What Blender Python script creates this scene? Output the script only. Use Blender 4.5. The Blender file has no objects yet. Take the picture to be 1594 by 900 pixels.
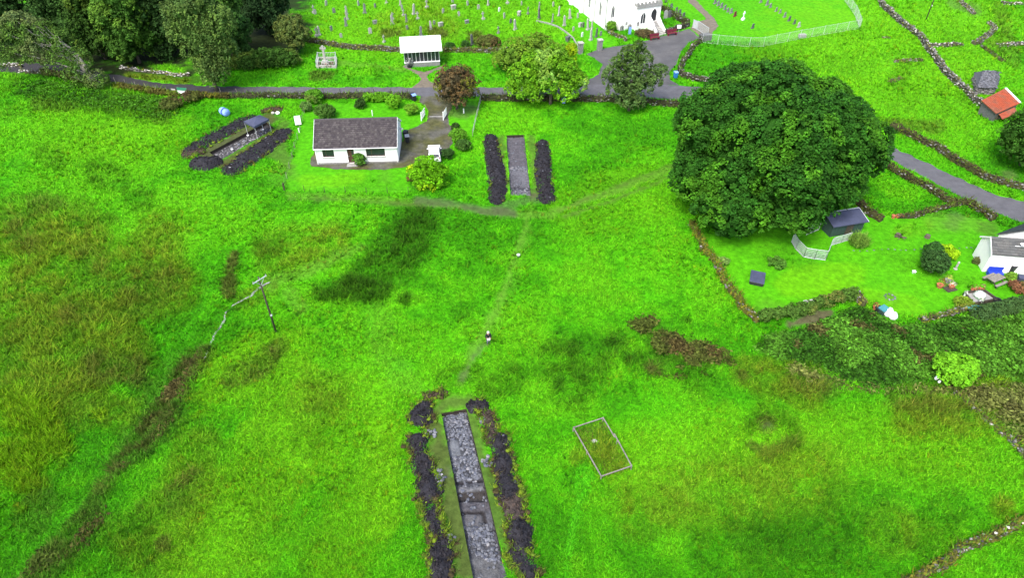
import bpy, math, random
import numpy as np
from mathutils import Vector, Matrix
from mathutils.geometry import delaunay_2d_cdt

SC = bpy.context.scene
COL = SC.collection
RNG = np.random.default_rng(7)
random.seed(7)

# ------------------------------------------------------------------ camera, world, sun, exposure
CAM_H, PITCH, FPX = 48.0, math.radians(41.5), 1063.0
cam_d = bpy.data.cameras.new('camera')
cam_d.sensor_width, cam_d.lens = 36.0, 36.0 * FPX / 1594.0
cam_d.clip_start, cam_d.clip_end = 0.5, 6000
cam = bpy.data.objects.new('camera', cam_d)
cam.location = (0, 0, CAM_H)
cam.rotation_euler = (math.pi / 2 - PITCH, 0, 0)
COL.objects.link(cam)
SC.camera = cam

SUN_EL, SUN_AZ = math.radians(55), math.radians(210)     # azimuth clockwise from +Y: behind and left of the camera
W = bpy.data.worlds.new('World'); SC.world = W; W.use_nodes = True
wn = W.node_tree.nodes; wl = W.node_tree.links
bg = wn['Background']
sky = wn.new('ShaderNodeTexSky'); sky.sky_type = 'NISHITA'; sky.sun_disc = False
sky.sun_elevation, sky.sun_rotation = SUN_EL, SUN_AZ
sky.air_density, sky.dust_density, sky.ozone_density = 1.0, 4.0, 1.0
wl.new(sky.outputs[0], bg.inputs[0]); bg.inputs[1].default_value = 0.15
sun_d = bpy.data.lights.new('sun', 'SUN'); sun_d.energy = 1.2; sun_d.angle = math.radians(14); sun_d.color = (1, .965, .91)
sun = bpy.data.objects.new('sun', sun_d); COL.objects.link(sun)
sd = Vector((math.sin(SUN_AZ) * math.cos(SUN_EL), math.cos(SUN_AZ) * math.cos(SUN_EL), math.sin(SUN_EL)))
sun.rotation_euler = sd.to_track_quat('Z', 'Y').to_euler(); sun.location = sd * 200
SC.view_settings.view_transform = 'Standard'; SC.view_settings.look = 'None'
SC.view_settings.exposure = 1.4; SC.view_settings.gamma = 1.0
SC.cycles.max_bounces = 6; SC.cycles.transparent_max_bounces = 6
SC.cycles.use_denoising = True

# ------------------------------------------------------------------ measuring: photo pixel -> point of the ground
_c, _s = math.cos(PITCH), math.sin(PITCH)
def Pn(px, py, z=0.0):
    u = (np.asarray(px, float) - 797) / FPX; v = (450 - np.asarray(py, float)) / FPX
    t = (z - CAM_H) / (-_s + v * _c)
    return u * t, (_c + v * _s) * t
def PXn(x, y, z=0.0):
    zc = y * _c - (z - CAM_H) * _s; up = y * _s + (z - CAM_H) * _c
    return 797 + FPX * x / zc, 450 - FPX * up / zc

def _hash(ix, iy, seed):
    h = (ix.astype(np.int64) * 374761393 + iy.astype(np.int64) * 668265263 + seed * 1274126177) & 0xFFFFFFFF
    h = ((h ^ (h >> 13)) * 1274126177) & 0xFFFFFFFF
    return ((h ^ (h >> 16)) & 0xFFFFFF) / float(0xFFFFFF)
def vnoise(x, y, seed=0):
    x = np.asarray(x, float); y = np.asarray(y, float)
    ix, iy = np.floor(x), np.floor(y); fx, fy = x - ix, y - iy
    fx = fx * fx * (3 - 2 * fx); fy = fy * fy * (3 - 2 * fy)
    a, b = _hash(ix, iy, seed), _hash(ix + 1, iy, seed); c, d = _hash(ix, iy + 1, seed), _hash(ix + 1, iy + 1, seed)
    return (a * (1 - fx) + b * fx) * (1 - fy) + (c * (1 - fx) + d * fx) * fy
def fbm(x, y, seed=0, o=3):
    s, a, t = 0, 1.0, 0
    for k in range(o):
        s = s + a * vnoise(np.asarray(x) * 2 ** k, np.asarray(y) * 2 ** k, seed + 17 * k); t += a; a *= .5
    return s / t
def sstep(a, b, x):
    t = np.clip((x - a) / (b - a), 0, 1); return t * t * (3 - 2 * t)
def dist_line(x, y, pts):
    """distance to a polyline; returns distance, interpolated third value, signed side"""
    x = np.asarray(x, float); y = np.asarray(y, float)
    best = np.full(x.shape, 1e18); val = np.zeros(x.shape); side = np.ones(x.shape)
    if len(pts) == 1:
        p = pts[0]; return np.hypot(x - p[0], y - p[1]), np.full(x.shape, p[2] if len(p) > 2 else 0), side
    for a, b in zip(pts[:-1], pts[1:]):
        dx, dy = b[0] - a[0], b[1] - a[1]; L = dx * dx + dy * dy + 1e-12
        t = np.clip(((x - a[0]) * dx + (y - a[1]) * dy) / L, 0, 1)
        d = np.hypot(x - a[0] - t * dx, y - a[1] - t * dy); m = d < best
        best = np.where(m, d, best)
        if len(a) > 2: val = np.where(m, a[2] + t * (b[2] - a[2]), val)
        side = np.where(m, np.sign(dx * (y - a[1]) - dy * (x - a[0])), side)
    return best, val, side
def inpoly(x, y, poly):
    x = np.asarray(x, float); y = np.asarray(y, float); r = np.zeros(x.shape, bool)
    n = len(poly)
    for i in range(n):
        x0, y0 = poly[i][:2]; x1, y1 = poly[(i + 1) % n][:2]
        if y0 == y1: continue
        c = ((y0 > y) != (y1 > y)) & (x < (x1 - x0) * (y - y0) / (y1 - y0) + x0)
        r ^= c
    return r
def wpoly(pxs):
    return [tuple(float(v) for v in Pn(p[0], p[1])) for p in pxs]

BANK = wpoly([(356, 486), (346, 505), (330, 535), (318, 560), (290, 610), (255, 660), (210, 710), (165, 760), (110, 820), (40, 905), (-40, 990)])
def H(x, y):
    x = np.asarray(x, float); y = np.asarray(y, float)
    h = .16 * (vnoise(x / 9, y / 9, 3) - .5) + .06 * (vnoise(x / 2.6, y / 2.6, 5) - .5)
    d, _, sd_ = dist_line(x, y, BANK)
    s = d * sd_      # positive on one side of the stream bank
    drop = np.where(s < 0, sstep(0, 1.4, -s) * (1 - sstep(3, 16, -s)), 0)
    return h - .75 * drop
def P(px, py, dz=0.0):
    x, y = Pn(px, py); x, y = float(x), float(y)
    return Vector((x, y, float(H(x, y)) + dz))
def Pz(px, py, z):
    x, y = Pn(px, py, z); return Vector((float(x), float(y), z))

# ------------------------------------------------------------------ materials
def srgb(r, g, b):
    f = lambda c: (c / 255 / 12.92) if c / 255 <= .04045 else ((c / 255 + .055) / 1.055) ** 2.4
    return (f(r), f(g), f(b))
def mat(name, col=(.5, .5, .5), rough=.8, var=.25, scale=3.0, bump=.0, bscale=20.0, attr=False, metal=0, translucent=0.0, spec=.3, col2=None):
    m = bpy.data.materials.new(name); m.use_nodes = True
    n, l = m.node_tree.nodes, m.node_tree.links
    b = n['Principled BSDF']; b.inputs['Roughness'].default_value = rough; b.inputs['Metallic'].default_value = metal
    b.inputs['Specular IOR Level'].default_value = spec
    tc = n.new('ShaderNodeTexCoord'); src = tc.outputs['Object']
    nz = n.new('ShaderNodeTexNoise'); nz.inputs['Scale'].default_value = scale; nz.inputs['Detail'].default_value = 5; nz.inputs['Roughness'].default_value = .65
    l.new(src, nz.inputs['Vector'])
    if attr:
        a = n.new('ShaderNodeAttribute'); a.attribute_name = 'Col'; base = a.outputs['Color']
    else:
        a = n.new('ShaderNodeRGB'); a.outputs[0].default_value = (*col, 1); base = a.outputs[0]
        if col2:
            mx2 = n.new('ShaderNodeMix'); mx2.data_type = 'RGBA'
            n2 = n.new('ShaderNodeTexNoise'); n2.inputs['Scale'].default_value = scale * .37; n2.inputs['Detail'].default_value = 6
            l.new(src, n2.inputs['Vector'])
            r2 = n.new('ShaderNodeMapRange'); r2.inputs[1].default_value = .42; r2.inputs[2].default_value = .6
            l.new(n2.outputs[0], r2.inputs[0]); l.new(r2.outputs[0], mx2.inputs[0]); l.new(base, mx2.inputs[6]); mx2.inputs[7].default_value = (*col2, 1)
            base = mx2.outputs[2]
    mr = n.new('ShaderNodeMapRange'); mr.inputs[1].default_value = .3; mr.inputs[2].default_value = .7
    mr.inputs[3].default_value = 1 - var; mr.inputs[4].default_value = 1 + var
    l.new(nz.outputs[0], mr.inputs[0])
    mx = n.new('ShaderNodeMix'); mx.data_type = 'RGBA'; mx.blend_type = 'MULTIPLY'; mx.inputs[0].default_value = 1
    cb = n.new('ShaderNodeCombineColor')
    for i in range(3): l.new(mr.outputs[0], cb.inputs[i])
    l.new(base, mx.inputs[6]); l.new(cb.outputs[0], mx.inputs[7])
    l.new(mx.outputs[2], b.inputs['Base Color'])
    if bump:
        nb = n.new('ShaderNodeTexNoise'); nb.inputs['Scale'].default_value = bscale; nb.inputs['Detail'].default_value = 6
        l.new(src, nb.inputs['Vector'])
        bp = n.new('ShaderNodeBump'); bp.inputs['Strength'].default_value = bump; bp.inputs['Distance'].default_value = .1
        l.new(nb.outputs[0], bp.inputs['Height']); l.new(bp.outputs[0], b.inputs['Normal'])
    if translucent:
        tr = n.new('ShaderNodeBsdfTranslucent'); l.new(mx.outputs[2], tr.inputs[0])
        ms = n.new('ShaderNodeMixShader'); ms.inputs[0].default_value = translucent
        l.new(b.outputs[0], ms.inputs[1]); l.new(tr.outputs[0], ms.inputs[2]); l.new(ms.outputs[0], n['Material Output'].inputs[0])
    return m

M = {}
M['ground'] = mat('ground_turf', rough=.95, var=.35, scale=1.6, bump=.6, bscale=4, attr=True, spec=.1)
M['grass'] = mat('grass_blade', rough=.8, var=.0, attr=True, translucent=.3, spec=.15)
M['leaf'] = mat('leaf', rough=.75, var=.12, scale=1.0, attr=True, translucent=.22, spec=.1)
M['bark'] = mat('bark', (.10, .085, .065), .9, .4, 6, .6, 18)
M['palebark'] = mat('pale_bark', (.30, .29, .25), .9, .35, 6, .6, 18)
M['stone'] = mat('field_stone', rough=.9, var=.3, scale=5, bump=.5, bscale=12, attr=True)
M['soil'] = mat('peaty_soil', rough=.95, var=.4, scale=3, bump=.9, bscale=9, attr=True, spec=.15)
M['road'] = mat('asphalt', (.076, .076, .078), .85, .2, .55, .3, 30, col2=(.098, .097, .096))
M['laneroad'] = M['road']
M['gravel'] = mat('gravel_drive', (.066, .068, .022), .95, .45, 1.0, .5, 16, col2=(.085, .084, .068))
M['path'] = mat('trodden_path', (.14, .12, .088), .95, .3, 1.5, .4, 14)
M['white'] = mat('white_render', (.80, .80, .79), .75, .05, .8, .08, 30)
M['whitepaint'] = mat('white_paint', (.78, .79, .79), .5, .04, 2)
M['tile'] = mat('concrete_tile', rough=.85, var=.25, scale=6, bump=.3, bscale=20, attr=True)
M['slate'] = mat('slate_tile', rough=.7, var=.25, scale=6, bump=.3, bscale=20, attr=True)
M['glass'] = mat('window_glass', (.025, .03, .035), .08, .2, 1.5, spec=.6)
M['brownwood'] = mat('brown_wood', (.07, .035, .025), .6, .2, 6)
M['wood'] = mat('weathered_wood', (.20, .185, .155), .85, .3, 6, .3, 25)
M['darkwood'] = mat('creosoted_wood', (.055, .045, .035), .85, .3, 6, .3, 25)
M['grey'] = mat('grey_metal', (.32, .33, .34), .5, .12, 4, metal=.3)
M['palemetal'] = mat('galvanised_metal', (.50, .53, .54), .5, .12, 4, metal=.2)
M['dark'] = mat('dark_plastic', (.022, .023, .027), .5, .2, 3)
M['navy'] = mat('navy_canvas', (.05, .058, .10), .7, .2, 1.5, .15, 6)
M['blue'] = mat('blue_plastic', (.03, .17, .48), .45, .12, 3)
M['paleblue'] = mat('pale_blue_plastic', (.20, .33, .72), .5, .12, 3)
M['deepblue'] = mat('deep_blue_plastic', (.02, .05, .42), .45, .12, 3)
M['red'] = mat('dark_red_paint', (.14, .018, .035), .6, .2, 4)
M['rust'] = mat('red_tin_roof', (.30, .062, .026), .8, .25, 2.2, .2, 9, col2=(.22, .075, .042))
M['terracotta'] = mat('terracotta', (.38, .13, .06), .8, .2, 5)
M['green'] = mat('sign_green', (.03, .20, .10), .6, .1, 4)
M['darkgreen'] = mat('dark_green_paint', (.03, .06, .05), .7, .2, 4)
M['concrete'] = mat('concrete', (.27, .27, .26), .9, .2, 4, .25, 25)
M['palestone'] = mat('pale_carved_stone', (.34, .34, .31), .9, .22, 5, .35, 20)
M['greystone'] = mat('grey_carved_stone', (.19, .195, .19), .9, .3, 5, .35, 20)
M['darkstone'] = mat('dark_carved_stone', (.10, .105, .105), .8, .3, 5, .3, 20)
M['skin'] = mat('skin', (.52, .30, .22), .55, .05, 3)
M['jacket'] = mat('dark_jacket', (.012, .013, .017), .8, .2, 8)
M['jeans'] = mat('grey_trousers', (.09, .10, .13), .85, .2, 8)
M['palehair'] = mat('pale_hat', (.45, .45, .40), .8, .1, 6)
M['paper'] = mat('white_sheet', (.6, .6, .6), .7, .04, 4)
M['water'] = mat('stream_water', (.24, .25, .22), .2, .4, 1.5, .25, 6, spec=.6)
M['pondwater'] = mat('pond_water', (.13, .15, .12), .15, .3, 2, .1, 6, spec=.6)
M['car'] = mat('white_car_paint', (.80, .81, .82), .25, .02, 1, spec=.5)
M['plinth'] = mat('grey_plinth', (.22, .22, .21), .9, .25, 4, .2, 20)

# ------------------------------------------------------------------ objects
ORG = {}
def T(name, label, cat, loc, rz=0.0, group=None):
    o = bpy.data.objects.new(name, None); COL.objects.link(o); o.empty_display_size = .3
    o.location = loc; o.rotation_euler = (0, 0, rz)
    o['label'] = label; o['category'] = cat
    if group: o['group'] = group
    ORG[o.name] = Vector(loc)
    return o
def tagged(o, label, cat, group=None):
    o['label'] = label; o['category'] = cat
    if group: o['group'] = group
    return o
def kind(o, k): o['kind'] = k; return o
def link(name, me, parent=None):
    o = bpy.data.objects.new(name, me); COL.objects.link(o)
    if parent is not None:
        o.parent = parent; ORG[o.name] = ORG.get(parent.name, Vector((0, 0, 0)))
    return o
def npmesh(name, v, f, material, parent=None, cols=None, smooth=False, world=False):
    v = np.asarray(v, np.float32).reshape(-1, 3)
    if world and parent is not None: v = v - np.array(ORG.get(parent.name, (0, 0, 0)), np.float32)
    f = np.asarray(f, np.int32)
    me = bpy.data.meshes.new(name)
    k = f.shape[1]
    me.vertices.add(len(v)); me.vertices.foreach_set('co', v.ravel())
    me.loops.add(f.size); me.loops.foreach_set('vertex_index', f.ravel())
    me.polygons.add(len(f)); me.polygons.foreach_set('loop_start', np.arange(len(f), dtype=np.int32) * k)
    if smooth: me.polygons.foreach_set('use_smooth', np.ones(len(f), bool))
    if cols is not None:
        a = me.color_attributes.new('Col', 'FLOAT_COLOR', 'POINT')
        c4 = np.ones((len(v), 4), np.float32); c4[:, :3] = cols; a.data.foreach_set('color', c4.ravel())
    me.materials.append(material); me.update(calc_edges=True)
    return link(name, me, parent)

_t = (1 + 5 ** .5) / 2
ICO_V = np.array([(-1, _t, 0), (1, _t, 0), (-1, -_t, 0), (1, -_t, 0), (0, -1, _t), (0, 1, _t), (0, -1, -_t), (0, 1, -_t), (_t, 0, -1), (_t, 0, 1), (-_t, 0, -1), (-_t, 0, 1)], float)
ICO_V /= np.linalg.norm(ICO_V[0])
ICO_F = np.array([(0, 11, 5), (0, 5, 1), (0, 1, 7), (0, 7, 10), (0, 10, 11), (1, 5, 9), (5, 11, 4), (11, 10, 2), (10, 7, 6), (7, 1, 8), (3, 9, 4), (3, 4, 2), (3, 2, 6), (3, 6, 8), (3, 8, 9), (4, 9, 5), (2, 4, 11), (6, 2, 10), (8, 6, 7), (9, 8, 1)])
def icosub(v, f):
    v = [tuple(p) for p in v]; mid = {}; nf = []
    def m(a, b):
        k = (min(a, b), max(a, b))
        if k not in mid:
            p = np.array(v[a]) + np.array(v[b]); v.append(tuple(p / np.linalg.norm(p))); mid[k] = len(v) - 1
        return mid[k]
    for a, b, c in f:
        x, y, z = m(a, b), m(b, c), m(c, a); nf += [(a, x, z), (b, y, x), (c, z, y), (x, y, z)]
    return np.array(v), np.array(nf)
ICO1 = icosub(ICO_V, ICO_F); ICO2 = icosub(*ICO1); ICO3 = icosub(*ICO2)

class MB:
    def __init__(s): s.v, s.f = [], []
    def add(s, vs, fs):
        o = len(s.v); s.v += [tuple(map(float, p)) for p in vs]; s.f += [tuple(i + o for i in q) for q in fs]; return s
    def box(s, c, d, rz=0.0, tilt=0.0):
        x, y, z = d[0] / 2, d[1] / 2, d[2] / 2; R = Matrix.Rotation(rz, 3, 'Z') @ Matrix.Rotation(tilt, 3, 'X')
        vs = [R @ Vector(p) + Vector(c) for p in ((-x, -y, -z), (x, -y, -z), (x, y, -z), (-x, y, -z), (-x, -y, z), (x, -y, z), (x, y, z), (-x, y, z))]
        return s.add(vs, [(0, 3, 2, 1), (4, 5, 6, 7), (0, 1, 5, 4), (1, 2, 6, 5), (2, 3, 7, 6), (3, 0, 4, 7)])
    def b2(s, x0, x1, y0, y1, z0, z1): return s.box(((x0 + x1) / 2, (y0 + y1) / 2, (z0 + z1) / 2), (abs(x1 - x0), abs(y1 - y0), abs(z1 - z0)))
    def beam(s, a, b, w, h):
        a, b = Vector(a), Vector(b); d = (b - a).normalized(); up = Vector((0, 0, 1)) if abs(d.z) < .95 else Vector((0, 1, 0))
        r = d.cross(up).normalized() * w / 2; u = r.cross(d).normalized() * h / 2
        vs = [a - r - u, a + r - u, a + r + u, a - r + u, b - r - u, b + r - u, b + r + u, b - r + u]
        return s.add(vs, [(0, 1, 2, 3), (7, 6, 5, 4), (0, 4, 5, 1), (1, 5, 6, 2), (2, 6, 7, 3), (3, 7, 4, 0)])
    def tube(s, pts, rads, n=6, cap=True):
        pts = [Vector(p) for p in pts]; rings = []
        for i, p in enumerate(pts):
            d = (pts[min(i + 1, len(pts) - 1)] - pts[max(i - 1, 0)]).normalized()
            a = Vector((0, 0, 1)) if abs(d.z) < .9 else Vector((1, 0, 0)); r = d.cross(a).normalized(); u = r.cross(d)
            rad = rads[i] if hasattr(rads, '__len__') else rads
            rings.append([p + (r * math.cos(2 * math.pi * k / n) + u * math.sin(2 * math.pi * k / n)) * rad for k in range(n)])
        o = len(s.v)
        for rg in rings: s.v += [tuple(p) for p in rg]
        for i in range(len(pts) - 1):
            for k in range(n):
                s.f.append((o + i * n + k, o + i * n + (k + 1) % n, o + (i + 1) * n + (k + 1) % n, o + (i + 1) * n + k))
        if cap:
            s.f.append(tuple(o + k for k in range(n))[::-1]); s.f.append(tuple(o + (len(pts) - 1) * n + k for k in range(n)))
        return s
    def prism(s, poly, z0, z1):
        n = len(poly); vs = [(p[0], p[1], z0) for p in poly] + [(p[0], p[1], z1) for p in poly]
        return s.add(vs, [tuple(range(n))[::-1], tuple(range(n, 2 * n))] + [(i, (i + 1) % n, n + (i + 1) % n, n + i) for i in range(n)])
    def prism_y(s, poly, y0, y1):      # polygon in x,z extruded along y
        n = len(poly); vs = [(p[0], y0, p[1]) for p in poly] + [(p[0], y1, p[1]) for p in poly]
        return s.add(vs, [tuple(range(n)), tuple(range(n, 2 * n))[::-1]] + [((i + 1) % n, i, n + i, n + (i + 1) % n) for i in range(n)])
    def prism_x(s, poly, x0, x1):      # polygon in y,z extruded along x
        n = len(poly); vs = [(x0, p[0], p[1]) for p in poly] + [(x1, p[0], p[1]) for p in poly]
        return s.add(vs, [tuple(range(n))[::-1], tuple(range(n, 2 * n))] + [(i, (i + 1) % n, n + (i + 1) % n, n + i) for i in range(n)])
    def lathe(s, c, prof, n=10):
        o = len(s.v); c = Vector(c)
        for r, z in prof:
            for k in range(n): s.v.append((c.x + r * math.cos(2 * math.pi * k / n), c.y + r * math.sin(2 * math.pi * k / n), c.z + z))
        for i in range(len(prof) - 1):
            for k in range(n): s.f.append((o + i * n + k, o + i * n + (k + 1) % n, o + (i + 1) * n + (k + 1) % n, o + (i + 1) * n + k))
        s.f.append(tuple(o + k for k in range(n))[::-1]); s.f.append(tuple(o + (len(prof) - 1) * n + k for k in range(n)))
        return s
    def ico(s, c, r, lvl=1, jit=0.0):
        v, f = (ICO_V, ICO_F) if lvl == 0 else (ICO1 if lvl == 1 else ICO2)
        r = np.array(r if hasattr(r, '__len__') else (r, r, r))
        vv = v * (1 + jit * (RNG.random((len(v), 1)) - .5)) * r + np.array(c)
        return s.add(vv, [tuple(q) for q in f])
    def build(s, name, material, parent=None, world=False, bevel=0.0, smooth=False):
        off = ORG.get(parent.name, Vector((0, 0, 0))) if (world and parent is not None) else Vector((0, 0, 0))
        me = bpy.data.meshes.new(name); me.from_pydata([tuple(Vector(p) - off) for p in s.v], [], s.f)
        me.materials.append(material)
        if smooth: me.polygons.foreach_set('use_smooth', [True] * len(me.polygons))
        me.update()
        o = link(name, me, parent)
        if bevel:
            b = o.modifiers.new('bevel', 'BEVEL'); b.width = bevel; b.segments = 1; b.limit_method = 'ANGLE'
        return o

# ------------------------------------------------------------------ stones, blades, leaves as arrays
def stones_np(c, size, cols, jit=.35, rot=None):
    N = len(c); v = ICO_V[None] * (1 + jit * (RNG.random((N, 12, 1)) - .5)) * np.asarray(size).reshape(N, 1, 3)
    a = RNG.random(N) * 6.283 if rot is None else rot
    ca, sa = np.cos(a)[:, None], np.sin(a)[:, None]
    x = v[..., 0] * ca - v[..., 1] * sa; y = v[..., 0] * sa + v[..., 1] * ca
    v = np.stack([x, y, v[..., 2]], -1) + np.asarray(c)[:, None]
    f = (ICO_F[None] + (np.arange(N) * 12)[:, None, None]).reshape(-1, 3)
    return v.reshape(-1, 3), f, np.repeat(np.asarray(cols), 12, 0)
def blades_np(p, h, w, lean, cols):
    """one triangle per blade: p (N,3), height, width, lean = horizontal reach as a share of the height"""
    N = len(p); a = RNG.random(N) * 6.283
    dx, dy = np.cos(a), np.sin(a); b = a + 1.57 + (RNG.random(N) - .5)
    wx, wy = np.cos(b) * w / 2, np.sin(b) * w / 2
    v = np.empty((N, 3, 3)); v[:, 0] = p; v[:, 1] = p; v[:, 2] = p
    v[:, 0, 0] -= wx; v[:, 0, 1] -= wy; v[:, 1, 0] += wx; v[:, 1, 1] += wy
    v[:, 2, 0] += dx * lean * h; v[:, 2, 1] += dy * lean * h; v[:, 2, 2] += h
    return v.reshape(-1, 3), np.arange(3 * N).reshape(N, 3), np.repeat(cols, 3, 0)
def leaves_np(c, nrm, size, cols, aspect=1.5):
    """a rhombic leaf per row"""
    N = len(c); nrm = nrm / (np.linalg.norm(nrm, axis=1, keepdims=True) + 1e-9)
    r = RNG.normal(size=(N, 3)); u = np.cross(nrm, r); u /= (np.linalg.norm(u, axis=1, keepdims=True) + 1e-9); w = np.cross(nrm, u)
    s = np.asarray(size).reshape(-1, 1) * np.ones((N, 1))
    v = np.stack([c - u * s * aspect * .5, c - w * s * .5 + nrm * s * .12, c + u * s * aspect * .5, c + w * s * .5 + nrm * s * .12], 1)
    return v.reshape(-1, 3), np.arange(4 * N).reshape(N, 4), np.repeat(cols, 4, 0)
def tint(base, N, amt=.35, yellow=.12):
    k = 1 + amt * (RNG.random((N, 1)) * 2 - 1); y = RNG.random((N, 1)) * yellow
    b = np.array(base)[None] * k
    return np.clip(b * np.concatenate([1 + 1.6 * y, 1 + .5 * y, 1 - .3 * y], 1), 0, 1)

# ------------------------------------------------------------------ plan of the place (traced on the ground)
TRENCH = {
    'near': [(687, 644), (726, 637), (806, 965), (749, 965)],
    'mid': [(788, 211), (816, 210), (826.5, 305), (794.6, 305)],
    'left': [(326, 236.6), (415, 190), (427.5, 200.5), (342, 249.6)],
}
TR_DEPTH = {'near': .5, 'mid': .38, 'left': .45}
TRW = {k: wpoly(v) for k, v in TRENCH.items()}
LANE_TOP = [(-60, 99), (60, 98), (110, 103), (160, 113), (210, 123), (270, 131), (340, 134), (420, 135), (520, 135.5), (640, 136), (690, 137), (760, 136), (850, 135), (905, 133), (940, 131), (1000, 130), (1040, 131), (1090, 136), (1150, 150), (1250, 178), (1330, 205), (1385, 228), (1440, 253), (1500, 281), (1545, 301), (1594, 313), (1680, 328)]
LANE_BOT = [(-60, 112), (60, 112), (110, 116), (160, 124), (210, 134), (270, 142), (340, 146), (420, 147), (520, 148), (640, 149), (690, 150), (760, 149), (850, 149), (905, 150), (940, 151), (1000, 152), (1040, 154), (1090, 158), (1150, 172), (1250, 200), (1330, 226), (1385, 248), (1440, 277), (1500, 308), (1545, 330), (1580, 343), (1680, 372)]
FORECOURT = [(880, 134.3), (912, 127), (932, 116), (938, 100), (925, 90), (912, 84), (935, 76), (985, 68), (1035, 55), (1072, 44), (1090, 58), (1072, 66), (1060, 80), (1052, 100), (1042, 113), (1043, 124), (1056, 132), (1000, 131), (940, 132)]
CEMPATH = [(1074, 43.5), (1083, 34), (1100, 29), (1090, 18), (1075, 6), (1058, -12), (1072, -12), (1095, 12), (1112, 28), (1119, 40), (1108, 52), (1092, 57)]
SHELTERPATH = [(640, 136.8), (652, 128), (656, 122), (648, 115), (636, 108), (626, 103), (632, 101), (645, 108), (660, 112), (685, 103), (690, 105), (668, 114), (664, 119), (670, 126), (684, 131), (694, 137.5)]
DRIVE = [(655, 149), (702, 149), (706, 160), (697, 182), (702, 200), (706, 222), (692, 238), (660, 250), (640, 259), (600, 263), (540, 264), (484, 259), (482, 250), (490, 236), (488, 222), (500, 232), (615, 238), (626, 222), (630, 205), (650, 196), (664, 188), (668, 172), (652, 158)]
PLOTS = [wpoly(p) for p in (LANE_TOP + LANE_BOT[::-1], FORECOURT, CEMPATH, SHELTERPATH, DRIVE)]
COTTAGE = wpoly([(492, 256), (622, 252), (629, 219), (497, 221)])
STREAM = [(420, 440), (405, 450), (388, 463), (368, 473), (353, 484), (350, 498), (338, 515), (328, 532), (324, 548), (319, 562)]

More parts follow.
